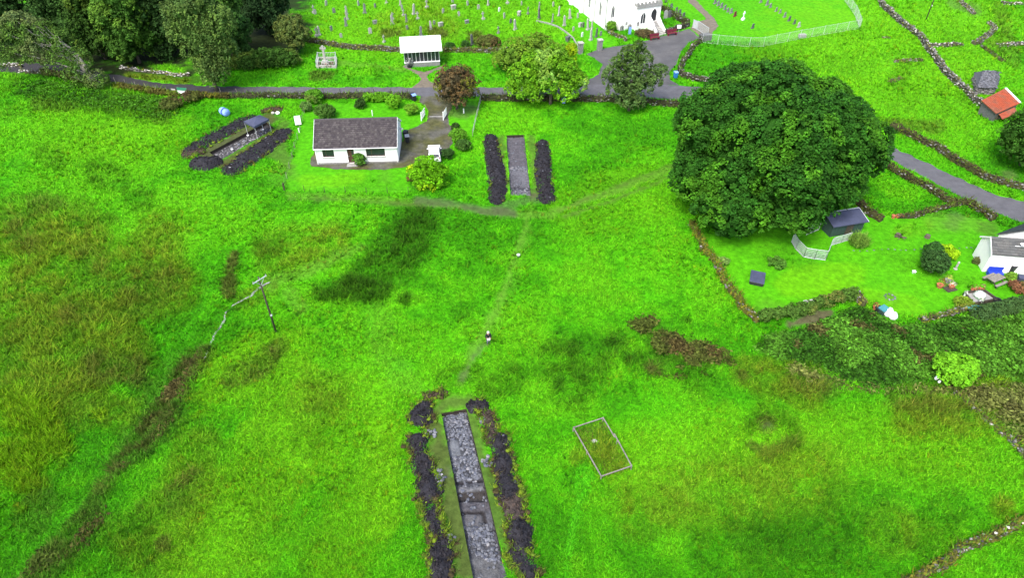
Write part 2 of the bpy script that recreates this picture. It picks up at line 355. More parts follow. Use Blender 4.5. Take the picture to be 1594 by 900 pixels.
# ------------------------------------------------------------------ colour of the sward: what grows where
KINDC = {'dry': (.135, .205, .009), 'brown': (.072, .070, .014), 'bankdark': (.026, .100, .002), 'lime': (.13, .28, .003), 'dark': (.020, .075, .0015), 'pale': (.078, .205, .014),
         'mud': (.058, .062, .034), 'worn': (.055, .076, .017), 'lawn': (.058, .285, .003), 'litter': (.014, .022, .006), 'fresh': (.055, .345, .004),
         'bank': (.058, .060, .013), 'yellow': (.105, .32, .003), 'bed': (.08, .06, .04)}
STROKES = [
    ('yellow', .5, [(1250, 90, 90), (1450, 100, 110), (1500, 40, 90)]), ('yellow', .55, [(520, 40, 50), (700, 30, 60), (840, 30, 50)]), ('dry', .45, [(600, 40, 25), (690, 35, 30), (650, 10, 25)]),
    ('yellow', .45, [(100, 200, 60), (250, 210, 50)]), ('yellow', .7, [(340, 600, 50), (450, 560, 50), (440, 700, 70), (340, 850, 80)]), ('yellow', .6, [(600, 680, 30), (590, 800, 40)]), ('yellow', .5, [(1000, 720, 50), (1300, 680, 60), (1500, 720, 40)]),
    ('yellow', .4, [(1000, 300, 60), (900, 330, 50)]), ('yellow', .5, [(560, 640, 60), (580, 760, 60), (520, 880, 60)]),
    ('dry', .8, [(40, 370, 60), (120, 380, 65), (60, 450, 90), (170, 450, 85), (250, 430, 55)]), ('dry', .75, [(20, 560, 60), (90, 560, 80), (170, 540, 60)]),
    ('dry', .6, [(250, 370, 45)]), ('dry', .6, [(430, 395, 40), (520, 375, 30)]), ('dry', .5, [(40, 620, 40), (120, 620, 40), (200, 640, 30)]),
    ('dry', .55, [(380, 470, 16), (420, 450, 14)]), ('dry', .5, [(310, 700, 40), (280, 780, 50), (230, 850, 60)]),
    ('brown', .5, [(60, 318, 22), (95, 318, 14)]), ('brown', .4, [(20, 345, 20), (50, 385, 22)]), ('brown', .3, [(130, 395, 14), (160, 420, 14)]), ('brown', .3, [(210, 460, 36), (260, 440, 24)]), ('brown', .4, [(110, 495, 16), (140, 490, 12)]),
    ('bank', .9, [(318, 545, 14), (290, 570, 28), (262, 610, 32), (236, 655, 34), (205, 695, 30), (178, 722, 20)]), ('bank', .5, [(180, 735, 12), (155, 770, 14), (140, 800, 14)]), ('brown', .65, [(150, 570, 26), (205, 575, 26)]),
    ('brown', .75, [(361, 395, 7), (353, 450, 10)]), ('brown', .85, [(436, 540, 12), (400, 575, 18), (360, 593, 13)]), ('bank', .75, [(142, 806, 20), (98, 855, 30), (50, 900, 26)]),
    ('brown', .7, [(278, 775, 26), (300, 745, 16)]), ('brown', .5, [(60, 770, 25), (40, 800, 25)]), ('brown', .55, [(150, 755, 20)]), ('brown', .5, [(215, 790, 10)]), ('brown', .6, [(255, 850, 9)]),
    ('lime', .85, [(45, 655, 45), (75, 690, 32), (25, 720, 48)]), ('lime', .8, [(152, 640, 9)]),
    ('fresh', .3, [(330, 425, 4), (300, 490, 8), (270, 555, 9), (225, 630, 9), (175, 708, 10), (110, 785, 9), (20, 890, 10)]),
    ('bankdark', .97, [(652, 346, 30), (622, 388, 38), (585, 425, 38), (545, 440, 16)]), ('dark', .8, [(590, 455, 22), (500, 460, 16)]), ('dark', .7, [(630, 465, 11)]), ('bed', .3, [(640, 460, 4)]),
    ('dark', .5, [(150, 270, 26), (185, 282, 22)]), ('dark', .5, [(90, 252, 16), (70, 240, 14)]), ('dark', .4, [(220, 312, 26)]), ('dark', .45, [(405, 388, 18), (430, 385, 16)]),
    ('dark', .45, [(720, 485, 16)]), ('dark', .6, [(862, 565, 40), (930, 560, 36), (890, 610, 36)]), ('dark', .55, [(800, 590, 26), (760, 610, 20)]), ('dark', .4, [(740, 580, 18), (690, 590, 16)]), ('dark', .55, [(960, 535, 26)]),
    ('brown', .45, [(1005, 510, 16), (1035, 540, 26), (1095, 556, 24)]), ('dark', .8, [(955, 535, 14)]), ('dark', .55, [(1000, 560, 22), (1060, 575, 18)]), ('dark', .7, [(980, 562, 9)]), ('dark', .6, [(890, 545, 12)]), ('dark', .6, [(905, 590, 11)]), ('dark', .6, [(870, 600, 9)]), ('dark', .6, [(1070, 500, 7)]), ('brown', .6, [(1130, 560, 9)]), ('brown', .5, [(1012, 575, 9)]), ('brown', .6, [(1155, 585, 8)]), ('brown', .5, [(1025, 575, 16)]), ('dark', .4, [(1090, 590, 36)]),
    ('dry', .75, [(1160, 580, 26), (1260, 600, 40)]), ('brown', .5, [(1240, 595, 20), (1290, 610, 20)]),
    ('dark', .55, [(1165, 665, 12), (1185, 645, 13), (1215, 650, 13), (1236, 672, 13)]), ('brown', .55, [(1165, 695, 9), (1195, 708, 11), (1230, 690, 10)]), ('brown', 1, [(1193, 662, 15)]), ('dark', .5, [(1240, 690, 10), (1200, 716, 8)]), ('mud', .7, [(1193, 663, 8)]), ('dark', .4, [(1180, 850, 50), (1280, 830, 45), (1340, 785, 40)]), ('dark', .4, [(1450, 840, 40), (1480, 790, 30)]),
    ('dry', .5, [(1000, 790, 50), (1100, 770, 60), (1260, 740, 60)]), ('dry', .75, [(1420, 650, 40), (1500, 650, 40), (1560, 620, 50)]), ('brown', .5, [(1400, 620, 26), (1545, 640, 26)]), ('dry', .7, [(1560, 790, 18)]),
    ('dry', .5, [(1390, 830, 40)]), ('dark', .35, [(160, 150, 30), (240, 165, 30)]), ('brown', .6, [(250, 178, 14), (272, 160, 9)]), ('brown', .35, [(60, 165, 12), (115, 168, 8)]),
    ('dark', .35, [(480, 690, 26)]), ('dry', .5, [(500, 620, 50)]),
    ('pale', .7, [(830, 318, 4), (812, 370, 5), (793, 425, 6), (770, 490, 6), (735, 545, 6), (715, 600, 5)]), ('pale', .25, [(820, 360, 9), (800, 430, 12), (760, 520, 14)]),
    ('pale', .6, [(450, 303, 5), (560, 306, 4), (660, 316, 6), (760, 330, 6), (860, 335, 6)]), ('worn', .6, [(450, 309, 3), (560, 312, 4), (660, 322, 4)]), ('pale', .8, [(860, 330, 6), (950, 300, 6), (1050, 262, 5)]), ('worn', .6, [(880, 337, 3.5), (960, 310, 3.5), (1050, 272, 3)]), ('worn', .5, [(870, 328, 3), (950, 294, 3), (1050, 255, 3)]),
    ('pale', .6, [(420, 445, 10), (480, 420, 12), (560, 385, 9)]), ('pale', .25, [(590, 495, 22), (600, 555, 22), (640, 605, 18)]), ('pale', .5, [(470, 480, 12), (450, 455, 12)]),
    ('mud', .75, [(650, 312, 8), (700, 318, 9), (740, 326, 8), (800, 332, 6)]), ('mud', .6, [(720, 590, 6), (738, 555, 5), (755, 538, 4)]),
    ('worn', .95, [(675, 655, 14), (690, 720, 18), (709, 800, 20), (730, 890, 22)]), ('worn', .8, [(733, 650, 13), (747, 720, 16), (772, 790, 18), (799, 880, 20)]), ('worn', .8, [(690, 632, 14), (730, 625, 10)]), ('mud', .6, [(690, 745, 8), (735, 700, 6)]),
    ('worn', .7, [(782, 215, 6), (785, 300, 9)]), ('worn', .7, [(826, 215, 7), (836, 300, 9)]), ('mud', .5, [(780, 322, 10), (838, 310, 8)]), ('bed', .5, [(830, 308, 6)]),
    ('worn', 1, [(316, 243, 10), (380, 209, 10), (418, 187, 10)]), ('worn', 1, [(350, 255, 9), (432, 207, 9)]), ('mud', .5, [(320, 240, 5), (380, 207, 5), (415, 189, 5)]), ('worn', .65, [(440, 195, 14), (432, 232, 14), (450, 260, 10)]), ('pale', .3, [(440, 270, 20)]),
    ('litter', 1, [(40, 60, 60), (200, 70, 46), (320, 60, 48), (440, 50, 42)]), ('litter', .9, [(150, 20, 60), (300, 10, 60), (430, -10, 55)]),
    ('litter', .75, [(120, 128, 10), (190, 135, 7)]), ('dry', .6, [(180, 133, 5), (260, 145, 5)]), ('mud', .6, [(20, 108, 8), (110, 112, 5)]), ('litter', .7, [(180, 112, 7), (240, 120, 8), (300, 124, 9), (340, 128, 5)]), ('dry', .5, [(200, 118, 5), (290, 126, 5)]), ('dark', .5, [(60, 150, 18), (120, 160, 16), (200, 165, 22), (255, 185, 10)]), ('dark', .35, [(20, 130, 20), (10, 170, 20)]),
    ('fresh', .85, [(915, 738, 16), (908, 762, 12), (898, 795, 6), (887, 850, 7), (880, 910, 8)]), ('dry', .8, [(925, 690, 26), (950, 720, 24)]), ('dry', .5, [(895, 712, 12)]),
    ('pale', .6, [(522, 98, 4), (580, 102, 4), (632, 108, 4)]), ('brown', .5, [(490, 118, 9), (512, 117, 7)]), ('dark', .3, [(590, 112, 10)]),
    ('brown', .6, [(598, 53, 7), (620, 52, 6)]), ('brown', .7, [(672, 52, 8), (690, 52, 6)]), ('brown', .7, [(740, 60, 12), (760, 65, 9)]),
    ('mud', .55, [(1485, 345, 14)]), ('pale', .5, [(1455, 345, 14), (1520, 352, 10)]), ('worn', .5, [(1540, 356, 14)]),
    ('bed', .9, [(1260, 500, 10), (1290, 487, 8), (1230, 506, 7)]), ('bed', .7, [(1470, 435, 6), (1475, 447, 7)]), ('mud', .6, [(1385, 461, 8)]), ('brown', .6, [(1545, 385, 5)]),
    ('bed', .5, [(1570, 278, 12)]), ('mud', .4, [(1480, 4, 8), (1520, 14, 10)]), ('brown', .4, [(1555, 14, 14), (1580, 100, 10), (1540, 60, 8)]), ('bed', .5, [(700, 176, 8), (735, 172, 10), (720, 168, 9)]),
    ('dark', .35, [(1420, 92, 16), (1395, 128, 14)]), ('yellow', .6, [(1240, 440, 26), (1330, 430, 22)]), ('yellow', .5, [(1420, 475, 18), (1300, 455, 16)]), ('dark', .22, [(1200, 395, 26), (1260, 410, 16)]), ('dark', .2, [(1380, 400, 16), (1460, 430, 12), (1510, 440, 14)]), ('pale', .35, [(1190, 470, 14), (1215, 480, 10)]), ('dry', .25, [(1400, 362, 14), (1440, 352, 12)]), ('dark', .22, [(540, 285, 14), (600, 290, 12)]), ('yellow', .5, [(480, 285, 12), (560, 275, 10)]), ('pale', .3, [(600, 275, 10)]), ('dark', .2, [(1150, 100, 16), (1210, 85, 14)]), ('brown', .35, [(1380, 195, 8), (1460, 198, 10)]),
]
LAWNS = [[(475, 160), (655, 160), (668, 180), (640, 205), (630, 240), (640, 300), (445, 298), (470, 180)], [(695, 185), (745, 150), (735, 215), (700, 215)],
         [(1085, 365), (1345, 335), (1545, 340), (1600, 400), (1600, 470), (1440, 495), (1400, 490), (1335, 462), (1180, 497)],
         [(1058, 62), (1040, -10), (1310, -10), (1338, 42), (1200, 66), (1095, 62)], [(900, 5), (960, 70), (920, 78), (890, 40)]]
BRAMBLE = [(1176, 545), (1190, 522), (1250, 512), (1300, 490), (1336, 478), (1370, 492), (1400, 508), (1450, 502), (1530, 482), (1594, 468), (1680, 462), (1680, 610), (1594, 600), (1540, 592), (1500, 598), (1440, 592), (1380, 604), (1320, 596), (1270, 572), (1220, 562)]

def sward(x, y):
    """base colour, height of the growth, share of rush tufts at ground points"""
    px, py = PXn(x, y)
    n1 = fbm(x / 11, y / 11, 21, 3); n2 = fbm(x / 2.4, y / 2.4, 33, 3); n3 = fbm(x / 1.1, y / 1.1, 45, 3)
    g0, g1, g2 = np.array((.046, .285, .0012)), np.array((.082, .335, .003)), np.array((.025, .160, .0006))
    w1 = sstep(.40, .66, n1 * .5 + n2 * .35 + n3 * .15)[:, None]; w2 = sstep(.52, .36, n1 * .45 + n2 * .35 + n3 * .2)[:, None]
    c = g0 * (1 - w1) + g1 * w1; c = c * (1 - .7 * w2) + g2 * .7 * w2
    hgt = .10 + .22 * n2
    rush = np.zeros(len(c))
    lw = np.zeros(len(c))
    for k, poly in enumerate(LAWNS):
        m = inpoly(px, py, poly)
        lw = np.where(m, 1.0, lw)
    c = c * (1 - .75 * lw[:, None]) + np.array(KINDC['lawn']) * .75 * lw[:, None]; hgt = hgt * (1 - .75 * lw)
    for kd, st, pts in STROKES:
        bx0, bx1 = min(p[0] - 2 * p[2] for p in pts), max(p[0] + 2 * p[2] for p in pts); by0, by1 = min(p[1] - 2 * p[2] for p in pts), max(p[1] + 2 * p[2] for p in pts)
        idx = np.nonzero((px > bx0) & (px < bx1) & (py > by0) & (py < by1))[0]
        if not len(idx): continue
        d, r, _ = dist_line(px[idx], py[idx], pts)
        q = d / np.maximum(r, 1) + (n2[idx] - .5) * 1.1 + (n3[idx] - .5) * .9
        w = st * sstep(1.25 if 'bank' not in kd else 1.45, .62 if 'bank' not in kd else .45, q)
        if kd in ('bank', 'bankdark'): w = w * (.35 + .65 * sstep(.36, .58, n3[idx] * .55 + n2[idx] * .45))
        if kd in ('dry', 'brown', 'dark') and max(p[2] for p in pts) > 12: w = w * (.30 + .70 * sstep(.36, .62, n3[idx] * .6 + n2[idx] * .4))
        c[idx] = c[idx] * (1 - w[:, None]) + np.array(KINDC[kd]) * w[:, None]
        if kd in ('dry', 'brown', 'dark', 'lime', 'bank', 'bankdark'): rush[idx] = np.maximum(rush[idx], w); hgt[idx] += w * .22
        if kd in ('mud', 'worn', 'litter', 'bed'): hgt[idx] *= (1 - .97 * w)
        if kd == 'pale': hgt[idx] *= (1 - .5 * w)
        if kd in ('mud', 'worn', 'pale', 'litter', 'bed'): hgt[idx] *= 1; rush[idx] *= (1 - w)
    return np.clip(c, 0, 1), hgt, rush

# ------------------------------------------------------------------ ground sheet with the trenches cut out of it
def ring(poly, step):
    out = []
    for i in range(len(poly)):
        a, b = Vector(poly[i]), Vector(poly[(i + 1) % len(poly)]); n = max(1, int((b - a).length / step))
        out += [tuple(a.lerp(b, k / n)) for k in range(n)]
    return out
def fine_pts():
    gx, gy = np.meshgrid(np.arange(-118, 118, .55), np.arange(15, 152, .55))
    gx = gx + (RNG.random(gx.shape) - .5) * .3; gy = gy + (RNG.random(gy.shape) - .5) * .3
    zc = gy * _c + CAM_H * _s
    m = np.abs(gx) < .80 * zc + 4
    return gx[m], gy[m]
fx, fy = fine_pts()
keep = np.ones(len(fx), bool)
rings = {}
for k, poly in TRW.items():
    rings[k] = ring(poly, .4)
    d, _, _ = dist_line(fx, fy, poly + poly[:1]); keep &= ~(inpoly(fx, fy, poly) | (d < .28))
fx, fy = fx[keep], fy[keep]
cx, cy = np.meshgrid(np.arange(-300, 301, 7.0), np.arange(-60, 420, 7.0))
zc = cy * _c + CAM_H * _s; m = (np.abs(cx) > .80 * zc + 7) | (cy < 12) | (cy > 155)
cx, cy = cx[m], cy[m]
ex, ey = np.meshgrid(np.arange(-2400, 2401, 120.0), np.arange(-1200, 3600, 120.0)); m = (np.abs(ex) > 310) | (ey < -70) | (ey > 430); ex, ey = ex[m], ey[m]
X = np.concatenate([fx, cx, ex]); Y = np.concatenate([fy, cy, ey])
pts = list(zip(X.tolist(), Y.tolist())); edges = []
for k in TRW:
    o = len(pts); n = len(rings[k]); pts += rings[k]; edges += [(o + i, o + (i + 1) % n) for i in range(n)]
res = delaunay_2d_cdt([Vector(p) for p in pts], edges, [], 0, 1e-5)
gv = np.array([(v.x, v.y) for v in res[0]]); gf = np.array([f for f in res[2] if len(f) == 3])
cen = gv[gf].mean(1); bad = np.zeros(len(gf), bool)
for poly in TRW.values(): bad |= inpoly(cen[:, 0], cen[:, 1], poly)
gf = gf[~bad]
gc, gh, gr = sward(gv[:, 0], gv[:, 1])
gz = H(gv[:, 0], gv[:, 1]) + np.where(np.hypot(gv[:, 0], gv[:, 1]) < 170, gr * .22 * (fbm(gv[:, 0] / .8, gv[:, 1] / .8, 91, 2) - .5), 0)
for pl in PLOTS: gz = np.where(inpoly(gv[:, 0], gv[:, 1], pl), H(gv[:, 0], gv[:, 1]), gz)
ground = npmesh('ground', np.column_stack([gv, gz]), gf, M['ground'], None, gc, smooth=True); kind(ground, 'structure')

# ------------------------------------------------------------------ grass and rushes as growth on the ground
def free(x, y, margin=.0):
    m = np.ones(len(x), bool)
    for poly in PLOTS + list(TRW.values()) + [COTTAGE]: m &= ~inpoly(x, y, poly)
    return m
def scatter(n, y0=-25, y1=985, x0=-110, x1=1704):
    px, py = RNG.uniform(x0, x1, n), RNG.uniform(y0, y1, n)
    x, y = Pn(px, py); m = free(x, y); return x[m], y[m], px[m], py[m]
def make_grass(n):
    x, y, px, py = scatter(n)
    c, h, r = sward(x, y)
    dist = np.hypot(np.hypot(x, y), CAM_H); k = (dist / 60) ** .6
    keep = (h > .05) & (RNG.random(len(x)) < np.clip(.25 + h * 4, 0, 1))
    x, y, c, h, k = x[keep], y[keep], c[keep], h[keep], k[keep]; N = len(x)
    hh = h * k * RNG.uniform(.6, 1.4, N)
    cc = c * RNG.uniform(.5, 1.65, (N, 1)); yl = RNG.random((N, 1)) ** 3
    cc = np.clip(cc * np.concatenate([1 + .7 * yl, 1 + .1 * yl, 1 + yl], 1), 0, .85)
    z = H(x, y) - .03
    return blades_np(np.column_stack([x, y, z]), hh, .085 * k * RNG.uniform(.6, 1.5, N), RNG.uniform(.5, 1.9, N), cc)
v, f, c = make_grass(800000)
kind(npmesh('grass', v, f, M['grass'], None, c), 'stuff')
def make_rush(n):
    x, y, px, py = scatter(n)
    c, h, r = sward(x, y)
    keep = RNG.random(len(x)) < np.clip(r * 1.1 - .12, 0, 1); x, y, c, r = x[keep], y[keep], c[keep], r[keep]
    N = len(x); B = 11
    dist = np.hypot(np.hypot(x, y), CAM_H); k = (dist / 65) ** .5
    a = RNG.random((N, B)) * 6.283; rr = RNG.random((N, B)) * .16
    bx = (x[:, None] + np.cos(a) * rr).ravel(); by = (y[:, None] + np.sin(a) * rr).ravel()
    hh = ((RNG.uniform(.3, .62, (N, 1)) + .3 * sstep(.7, .95, r)[:, None]) * RNG.uniform(.7, 1.2, (N, B)) * k[:, None]).ravel()
    tone = RNG.uniform(.45, 1.7, (N, 1, 1)) * RNG.uniform(.7, 1.35, (N, B, 1))
    cc = np.clip(c[:, None] * tone, 0, .8).reshape(-1, 3)
    z = H(bx, by) - .04
    return blades_np(np.column_stack([bx, by, z]), hh, RNG.uniform(.05, .10, N * B) * np.repeat(k, B), RNG.uniform(.2, .8, N * B), cc)
v, f, c = make_rush(90000)
kind(npmesh('rushes', v, f, M['grass'], None, c), 'stuff')
def make_tussock(n):
    x, y, px, py = scatter(n); c, h, r = sward(x, y)
    pn = fbm(x / 6, y / 6, 123, 3) + .10 * (dist_line(px, py, [(1150, 760), (1380, 820)])[0] < 150)
    keep = (h > .14) & (RNG.random(len(x)) < sstep(.46, .62, pn)); x, y, c = x[keep], y[keep], c[keep]; N, B = len(x), 9
    k = (np.hypot(np.hypot(x, y), CAM_H) / 65) ** .5; a = RNG.random((N, B)) * 6.283; rr = RNG.random((N, B)) * .13 * k[:, None]
    bx, by = (x[:, None] + np.cos(a) * rr).ravel(), (y[:, None] + np.sin(a) * rr).ravel()
    hue = np.array([(1.5, 1.35, 1.0), (2.0, 1.3, 1.5), (.62, .6, .8), (2.3, 1.05, 2.0)])[RNG.choice(4, N, p=[.42, .2, .28, .10])]
    cc = np.clip((c * hue * RNG.uniform(.8, 1.15, (N, 1)))[:, None] * RNG.uniform(.7, 1.3, (N, B, 1)), 0, .8).reshape(-1, 3)
    return blades_np(np.column_stack([bx, by, H(bx, by) - .03]), (RNG.uniform(.18, .42, (N, 1)) * RNG.uniform(.7, 1.2, (N, B)) * k[:, None]).ravel(), RNG.uniform(.05, .11, N * B) * np.repeat(k, B), RNG.uniform(.3, 1.1, N * B), cc)
v, f, c = make_tussock(46000)
kind(npmesh('tussocks', v, f, M['grass'], None, c), 'stuff')

# ------------------------------------------------------------------ roads, paths, drive: sheets lying just above the turf
def strip(name, top, bot, material, dz, n=420, across=8, wob=.2):
    def res(pl):
        a = np.array(wpoly(pl)); s = np.concatenate([[0], np.cumsum(np.hypot(*np.diff(a, axis=0).T))]); q = np.linspace(0, s[-1], n)
        return np.column_stack([np.interp(q, s, a[:, 0]), np.interp(q, s, a[:, 1])])
    A, B = res(top), res(bot); t = np.linspace(0, 1, across)
    g = A[:, None] * (1 - t)[None, :, None] + B[:, None] * t[None, :, None]
    for e in (0, -1):
        g[:, e] += (np.column_stack([fbm(g[:, e, 0] / .9, g[:, e, 1] / .9, 61, 2), fbm(g[:, e, 0] / .9, g[:, e, 1] / .9, 71, 2)]) - .5) * wob * 4
    z = H(g[..., 0], g[..., 1]) + dz
    v = np.dstack([g, z]).reshape(-1, 3); i = np.arange(n - 1)[:, None] * across + np.arange(across - 1)[None]
    f = np.stack([i, i + across, i + across + 1, i + 1], -1).reshape(-1, 4)
    return kind(npmesh(name, v, f, material, None, smooth=True), 'structure')
def sheet(name, pxs, material, dz, step=.8):
    poly = wpoly(pxs); rg = ring(poly, .6)
    rg = [(p[0] + (fbm(p[0] / .7, p[1] / .7, 5, 2) - .5) * .5, p[1] + (fbm(p[0] / .7, p[1] / .7, 8, 2) - .5) * .5) for p in rg]
    a = np.array(rg); gx, gy = np.meshgrid(np.arange(a[:, 0].min(), a[:, 0].max(), step), np.arange(a[:, 1].min(), a[:, 1].max(), step))
    gx, gy = gx.ravel(), gy.ravel(); d, _, _ = dist_line(gx, gy, rg + rg[:1]); m = inpoly(gx, gy, rg) & (d > .3); gx, gy = gx[m], gy[m]
    n = len(rg); r = delaunay_2d_cdt([Vector(p) for p in rg] + [Vector(p) for p in zip(gx.tolist(), gy.tolist())], [(i, (i + 1) % n) for i in range(n)], [], 1, 1e-5)
    v = np.array([(p.x, p.y) for p in r[0]]); f = np.array([q for q in r[2] if len(q) == 3])
    return kind(npmesh(name, np.column_stack([v, H(v[:, 0], v[:, 1]) + dz]), f, material, None, smooth=True), 'structure')
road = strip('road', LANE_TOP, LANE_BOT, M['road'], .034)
def paint_tree_shade(o):  # shade of the overhanging trees, painted into the lane's left stretch as darker asphalt
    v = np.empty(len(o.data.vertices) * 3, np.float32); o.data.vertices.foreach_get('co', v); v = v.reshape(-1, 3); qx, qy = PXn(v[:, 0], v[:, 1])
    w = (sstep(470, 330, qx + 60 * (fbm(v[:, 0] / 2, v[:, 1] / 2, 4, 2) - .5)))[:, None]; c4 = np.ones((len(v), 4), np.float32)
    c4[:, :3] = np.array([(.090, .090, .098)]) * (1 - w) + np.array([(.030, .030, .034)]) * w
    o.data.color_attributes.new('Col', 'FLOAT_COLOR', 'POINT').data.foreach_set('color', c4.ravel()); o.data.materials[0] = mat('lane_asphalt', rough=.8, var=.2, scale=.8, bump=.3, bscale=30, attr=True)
paint_tree_shade(road)
sheet('church_forecourt', FORECOURT, M['road'], .028)
sheet('cemetery_path', CEMPATH, M['path'], .03)
sheet('shelter_path', SHELTERPATH, M['path'], .024)
sheet('gravel_drive', DRIVE, M['gravel'], .026)
strip('stream', [(p[0] - 1.3, p[1] - .8) for p in STREAM], [(p[0] + 1.3, p[1] + .5) for p in STREAM], M['water'], .07, 120, 4, .12)

# ------------------------------------------------------------------ excavation trenches
def trench(name, key, floor_col, nu, nv, relief, steps=()):
    c = np.array(TRW[key]); dep = TR_DEPTH[key]
    u, w = np.linspace(0, 1, nu), np.linspace(0, 1, nv)
    top = c[0][None] * (1 - u)[:, None] + c[1][None] * u[:, None]; bot = c[3][None] * (1 - u)[:, None] + c[2][None] * u[:, None]
    g = top[None] * (1 - w)[:, None, None] + bot[None] * w[:, None, None]
    x, y = g[..., 0], g[..., 1]
    n = fbm(x / .5, y / .5, 81, 3); nn = fbm(x / 2.2, y / 2.2, 87, 2)
    z = H(x, y) - dep + relief * (n - .5) + relief * (nn - .5)
    U, Wt = np.meshgrid(u, w)
    col = np.array(floor_col)[None, None] * (.72 + .56 * nn[..., None]) * (.85 + .3 * n[..., None])
    for (u0, u1, w0, w1, dz, cc) in steps:
        m = sstep(w0 - .008, w0 + .004, Wt + (n - .5) * .012) * (1 - sstep(w1 - .004, w1 + .008, Wt + (n - .5) * .012)) * sstep(u0 - .05, u0 + .02, U) * (1 - sstep(u1 - .02, u1 + .05, U))
        z = z + dz * m
        if cc is not None: col = col * (1 - m[..., None]) + np.array(cc)[None, None] * (.8 + .4 * n[..., None]) * m[..., None]
    v = np.dstack([x, y, z]).reshape(-1, 3); i = np.arange(nv - 1)[:, None] * nu + np.arange(nu - 1)[None]
    f = np.stack([i, i + nu, i + nu + 1, i + 1], -1).reshape(-1, 4)
    o = kind(npmesh(name, v, f, M['soil'], None, col.reshape(-1, 3), smooth=True), 'structure')
    # cut sides: turf lip, dark topsoil, subsoil
    rg = rings[key] + rings[key][:1]; n = len(rg); rv, rc = [], []
    ctr = c.mean(0)
    for (p, q) in rg:
        h = float(H(p, q)); k = .03 * (random.random() - .5)
        px_, py_ = p + (ctr[0] - p) * .004 + k, q + (ctr[1] - q) * .004 + k
        rv += [(p, q, h + .015), (px_, py_, h - .10), (p, q, h - dep * .6), (p + (ctr[0] - p) * .012, q + (ctr[1] - q) * .012, h - dep - .25)]
        rc += [(.05, .06, .02), (.030, .024, .020), (.034, .028, .024), (.07, .066, .066)]
    f = []
    for i in range(n - 1):
        for j in range(3): f.append((i * 4 + j, (i + 1) * 4 + j, (i + 1) * 4 + j + 1, i * 4 + j + 1))
    side = npmesh('trench_side', rv, f, M['soil'], o, np.array(rc)); side.location = (0, 0, 0)
    def at(u, w, dz=0):
        a = (c[0] * (1 - u) + c[1] * u) * (1 - w) + (c[3] * (1 - u) + c[2] * u) * w
        j, i = min(nv - 1, int(round(w * (nv - 1)))), min(nu - 1, int(round(u * (nu - 1))))
        return Vector((a[0], a[1], float(z[j, i]) + dz))
    return o, at
STONE_ME = []
for k in range(8):
    vv, ff, cc = stones_np(np.zeros((1, 3)), np.array([[.5, .36, .2]]) * RNG.uniform(.85, 1.15, (1, 3)), np.array([[1, 1, 1]]) * .0 + np.array([[(.115, .122, .142), (.08, .087, .108), (.165, .172, .19), (.06, .067, .09), (.135, .143, .162), (.098, .108, .138), (.22, .22, .23), (.105, .11, .13)][k]]), jit=.5)
    me = bpy.data.meshes.new('stone'); me.from_pydata(vv.tolist(), [], ff.tolist())
    a = me.color_attributes.new('Col', 'FLOAT_COLOR', 'POINT')
    for i in range(len(vv)): a.data[i].color = (*cc[i], 1)
    me.materials.append(M['stone']); me.update(); STONE_ME.append(me)
def stone(parent, loc, s, flat=1.0):
    o = bpy.data.objects.new('stone', random.choice(STONE_ME)); COL.objects.link(o); o.parent = parent
    o.location = Vector(loc) - ORG.get(parent.name, Vector((0, 0, 0))); o.rotation_euler = (random.uniform(-.35, .35), random.uniform(-.35, .35), random.uniform(0, 6.28)); o.scale = (s, s * random.uniform(.75, 1.1), s * flat)
    return o
def rubble(parent, pts, smin, smax, base=(.10, .108, .126)):
    N = len(pts); s = RNG.uniform(smin, smax, (N, 1)) * np.column_stack([RNG.uniform(.8, 1.3, N), RNG.uniform(.6, 1, N), RNG.uniform(.35, .7, N)])
    v, f, c = stones_np(np.array([tuple(p) for p in pts]), s, tint(base, N, .5, .02))
    return kind(npmesh('rubble', v, f, M['stone'], parent, c, world=True), 'stuff')
# near trench: bands of tumbled stone with bare silt and a cut step between them
t_near, at_n = trench('near_trench', 'near', (.078, .081, .092), 26, 220, .10, [
    (0, 1, .0, .37, 0, (0.051, 0.053, 0.059)), (0, .42, .15, .235, .07, (0.120, 0.129, 0.141)), (.62, 1, .003, .03, .05, (0.120, 0.132, 0.132)), (0, 1, .376, .386, -.10, (0.021, 0.020, 0.024)), (.0, .35, .39, .425, .0, (0.066, 0.069, 0.078)),
    (.12, .95, .408, .428, .12, (0.126, 0.129, 0.138)), (0, 1, .432, .468, -.08, (0.037, 0.033, 0.031)), (0, .9, .47, .478, -.12, (0.017, 0.016, 0.017)), (0, 1, .482, .525, .02, (0.069, 0.067, 0.075)),
    (0, .72, .527, .54, -.12, (0.018, 0.016, 0.017)), (.68, .80, .53, .59, -.10, (0.024, 0.022, 0.023)), (0, .66, .542, .60, -.03, (0.087, 0.087, 0.093)), (.6, 1, .612, .622, -.1, (0.024, 0.024, 0.027)), (0, 1, .63, .75, 0, (0.060, 0.062, 0.069)), (0, .8, .745, 1, .02, (0.087, 0.089, 0.093))])
pts = []
for _ in range(2200):
    w = random.random(); u = random.uniform(.04, .96)
    if w < .37: ok = not (u < .45 and .145 < w < .24) and random.random() < .9
    elif w < .60: ok = random.random() < .08
    elif w < .77: ok = random.random() < .8 and (u > (w - .70) * 9 or w < .70)
    else: ok = random.random() < .04
    if ok: pts.append((u, w))
for u, w in pts[:290]: stone(t_near, at_n(u, w, .06), random.uniform(.22, .44), .95)
rubble(t_near, [at_n(u, w, .02) for u, w in pts[290:]], .08, .19)
t_mid, at_m = trench('middle_trench', 'mid', (.10, .10, .112), 20, 90, .06, [(0, 1, .0, .5, .0, (0.081, 0.078, 0.087)), (.0, 1, .84, .88, -.12, (0.042, 0.042, 0.051)), (0, 1, .52, .56, .07, (0.144, 0.144, 0.156))])
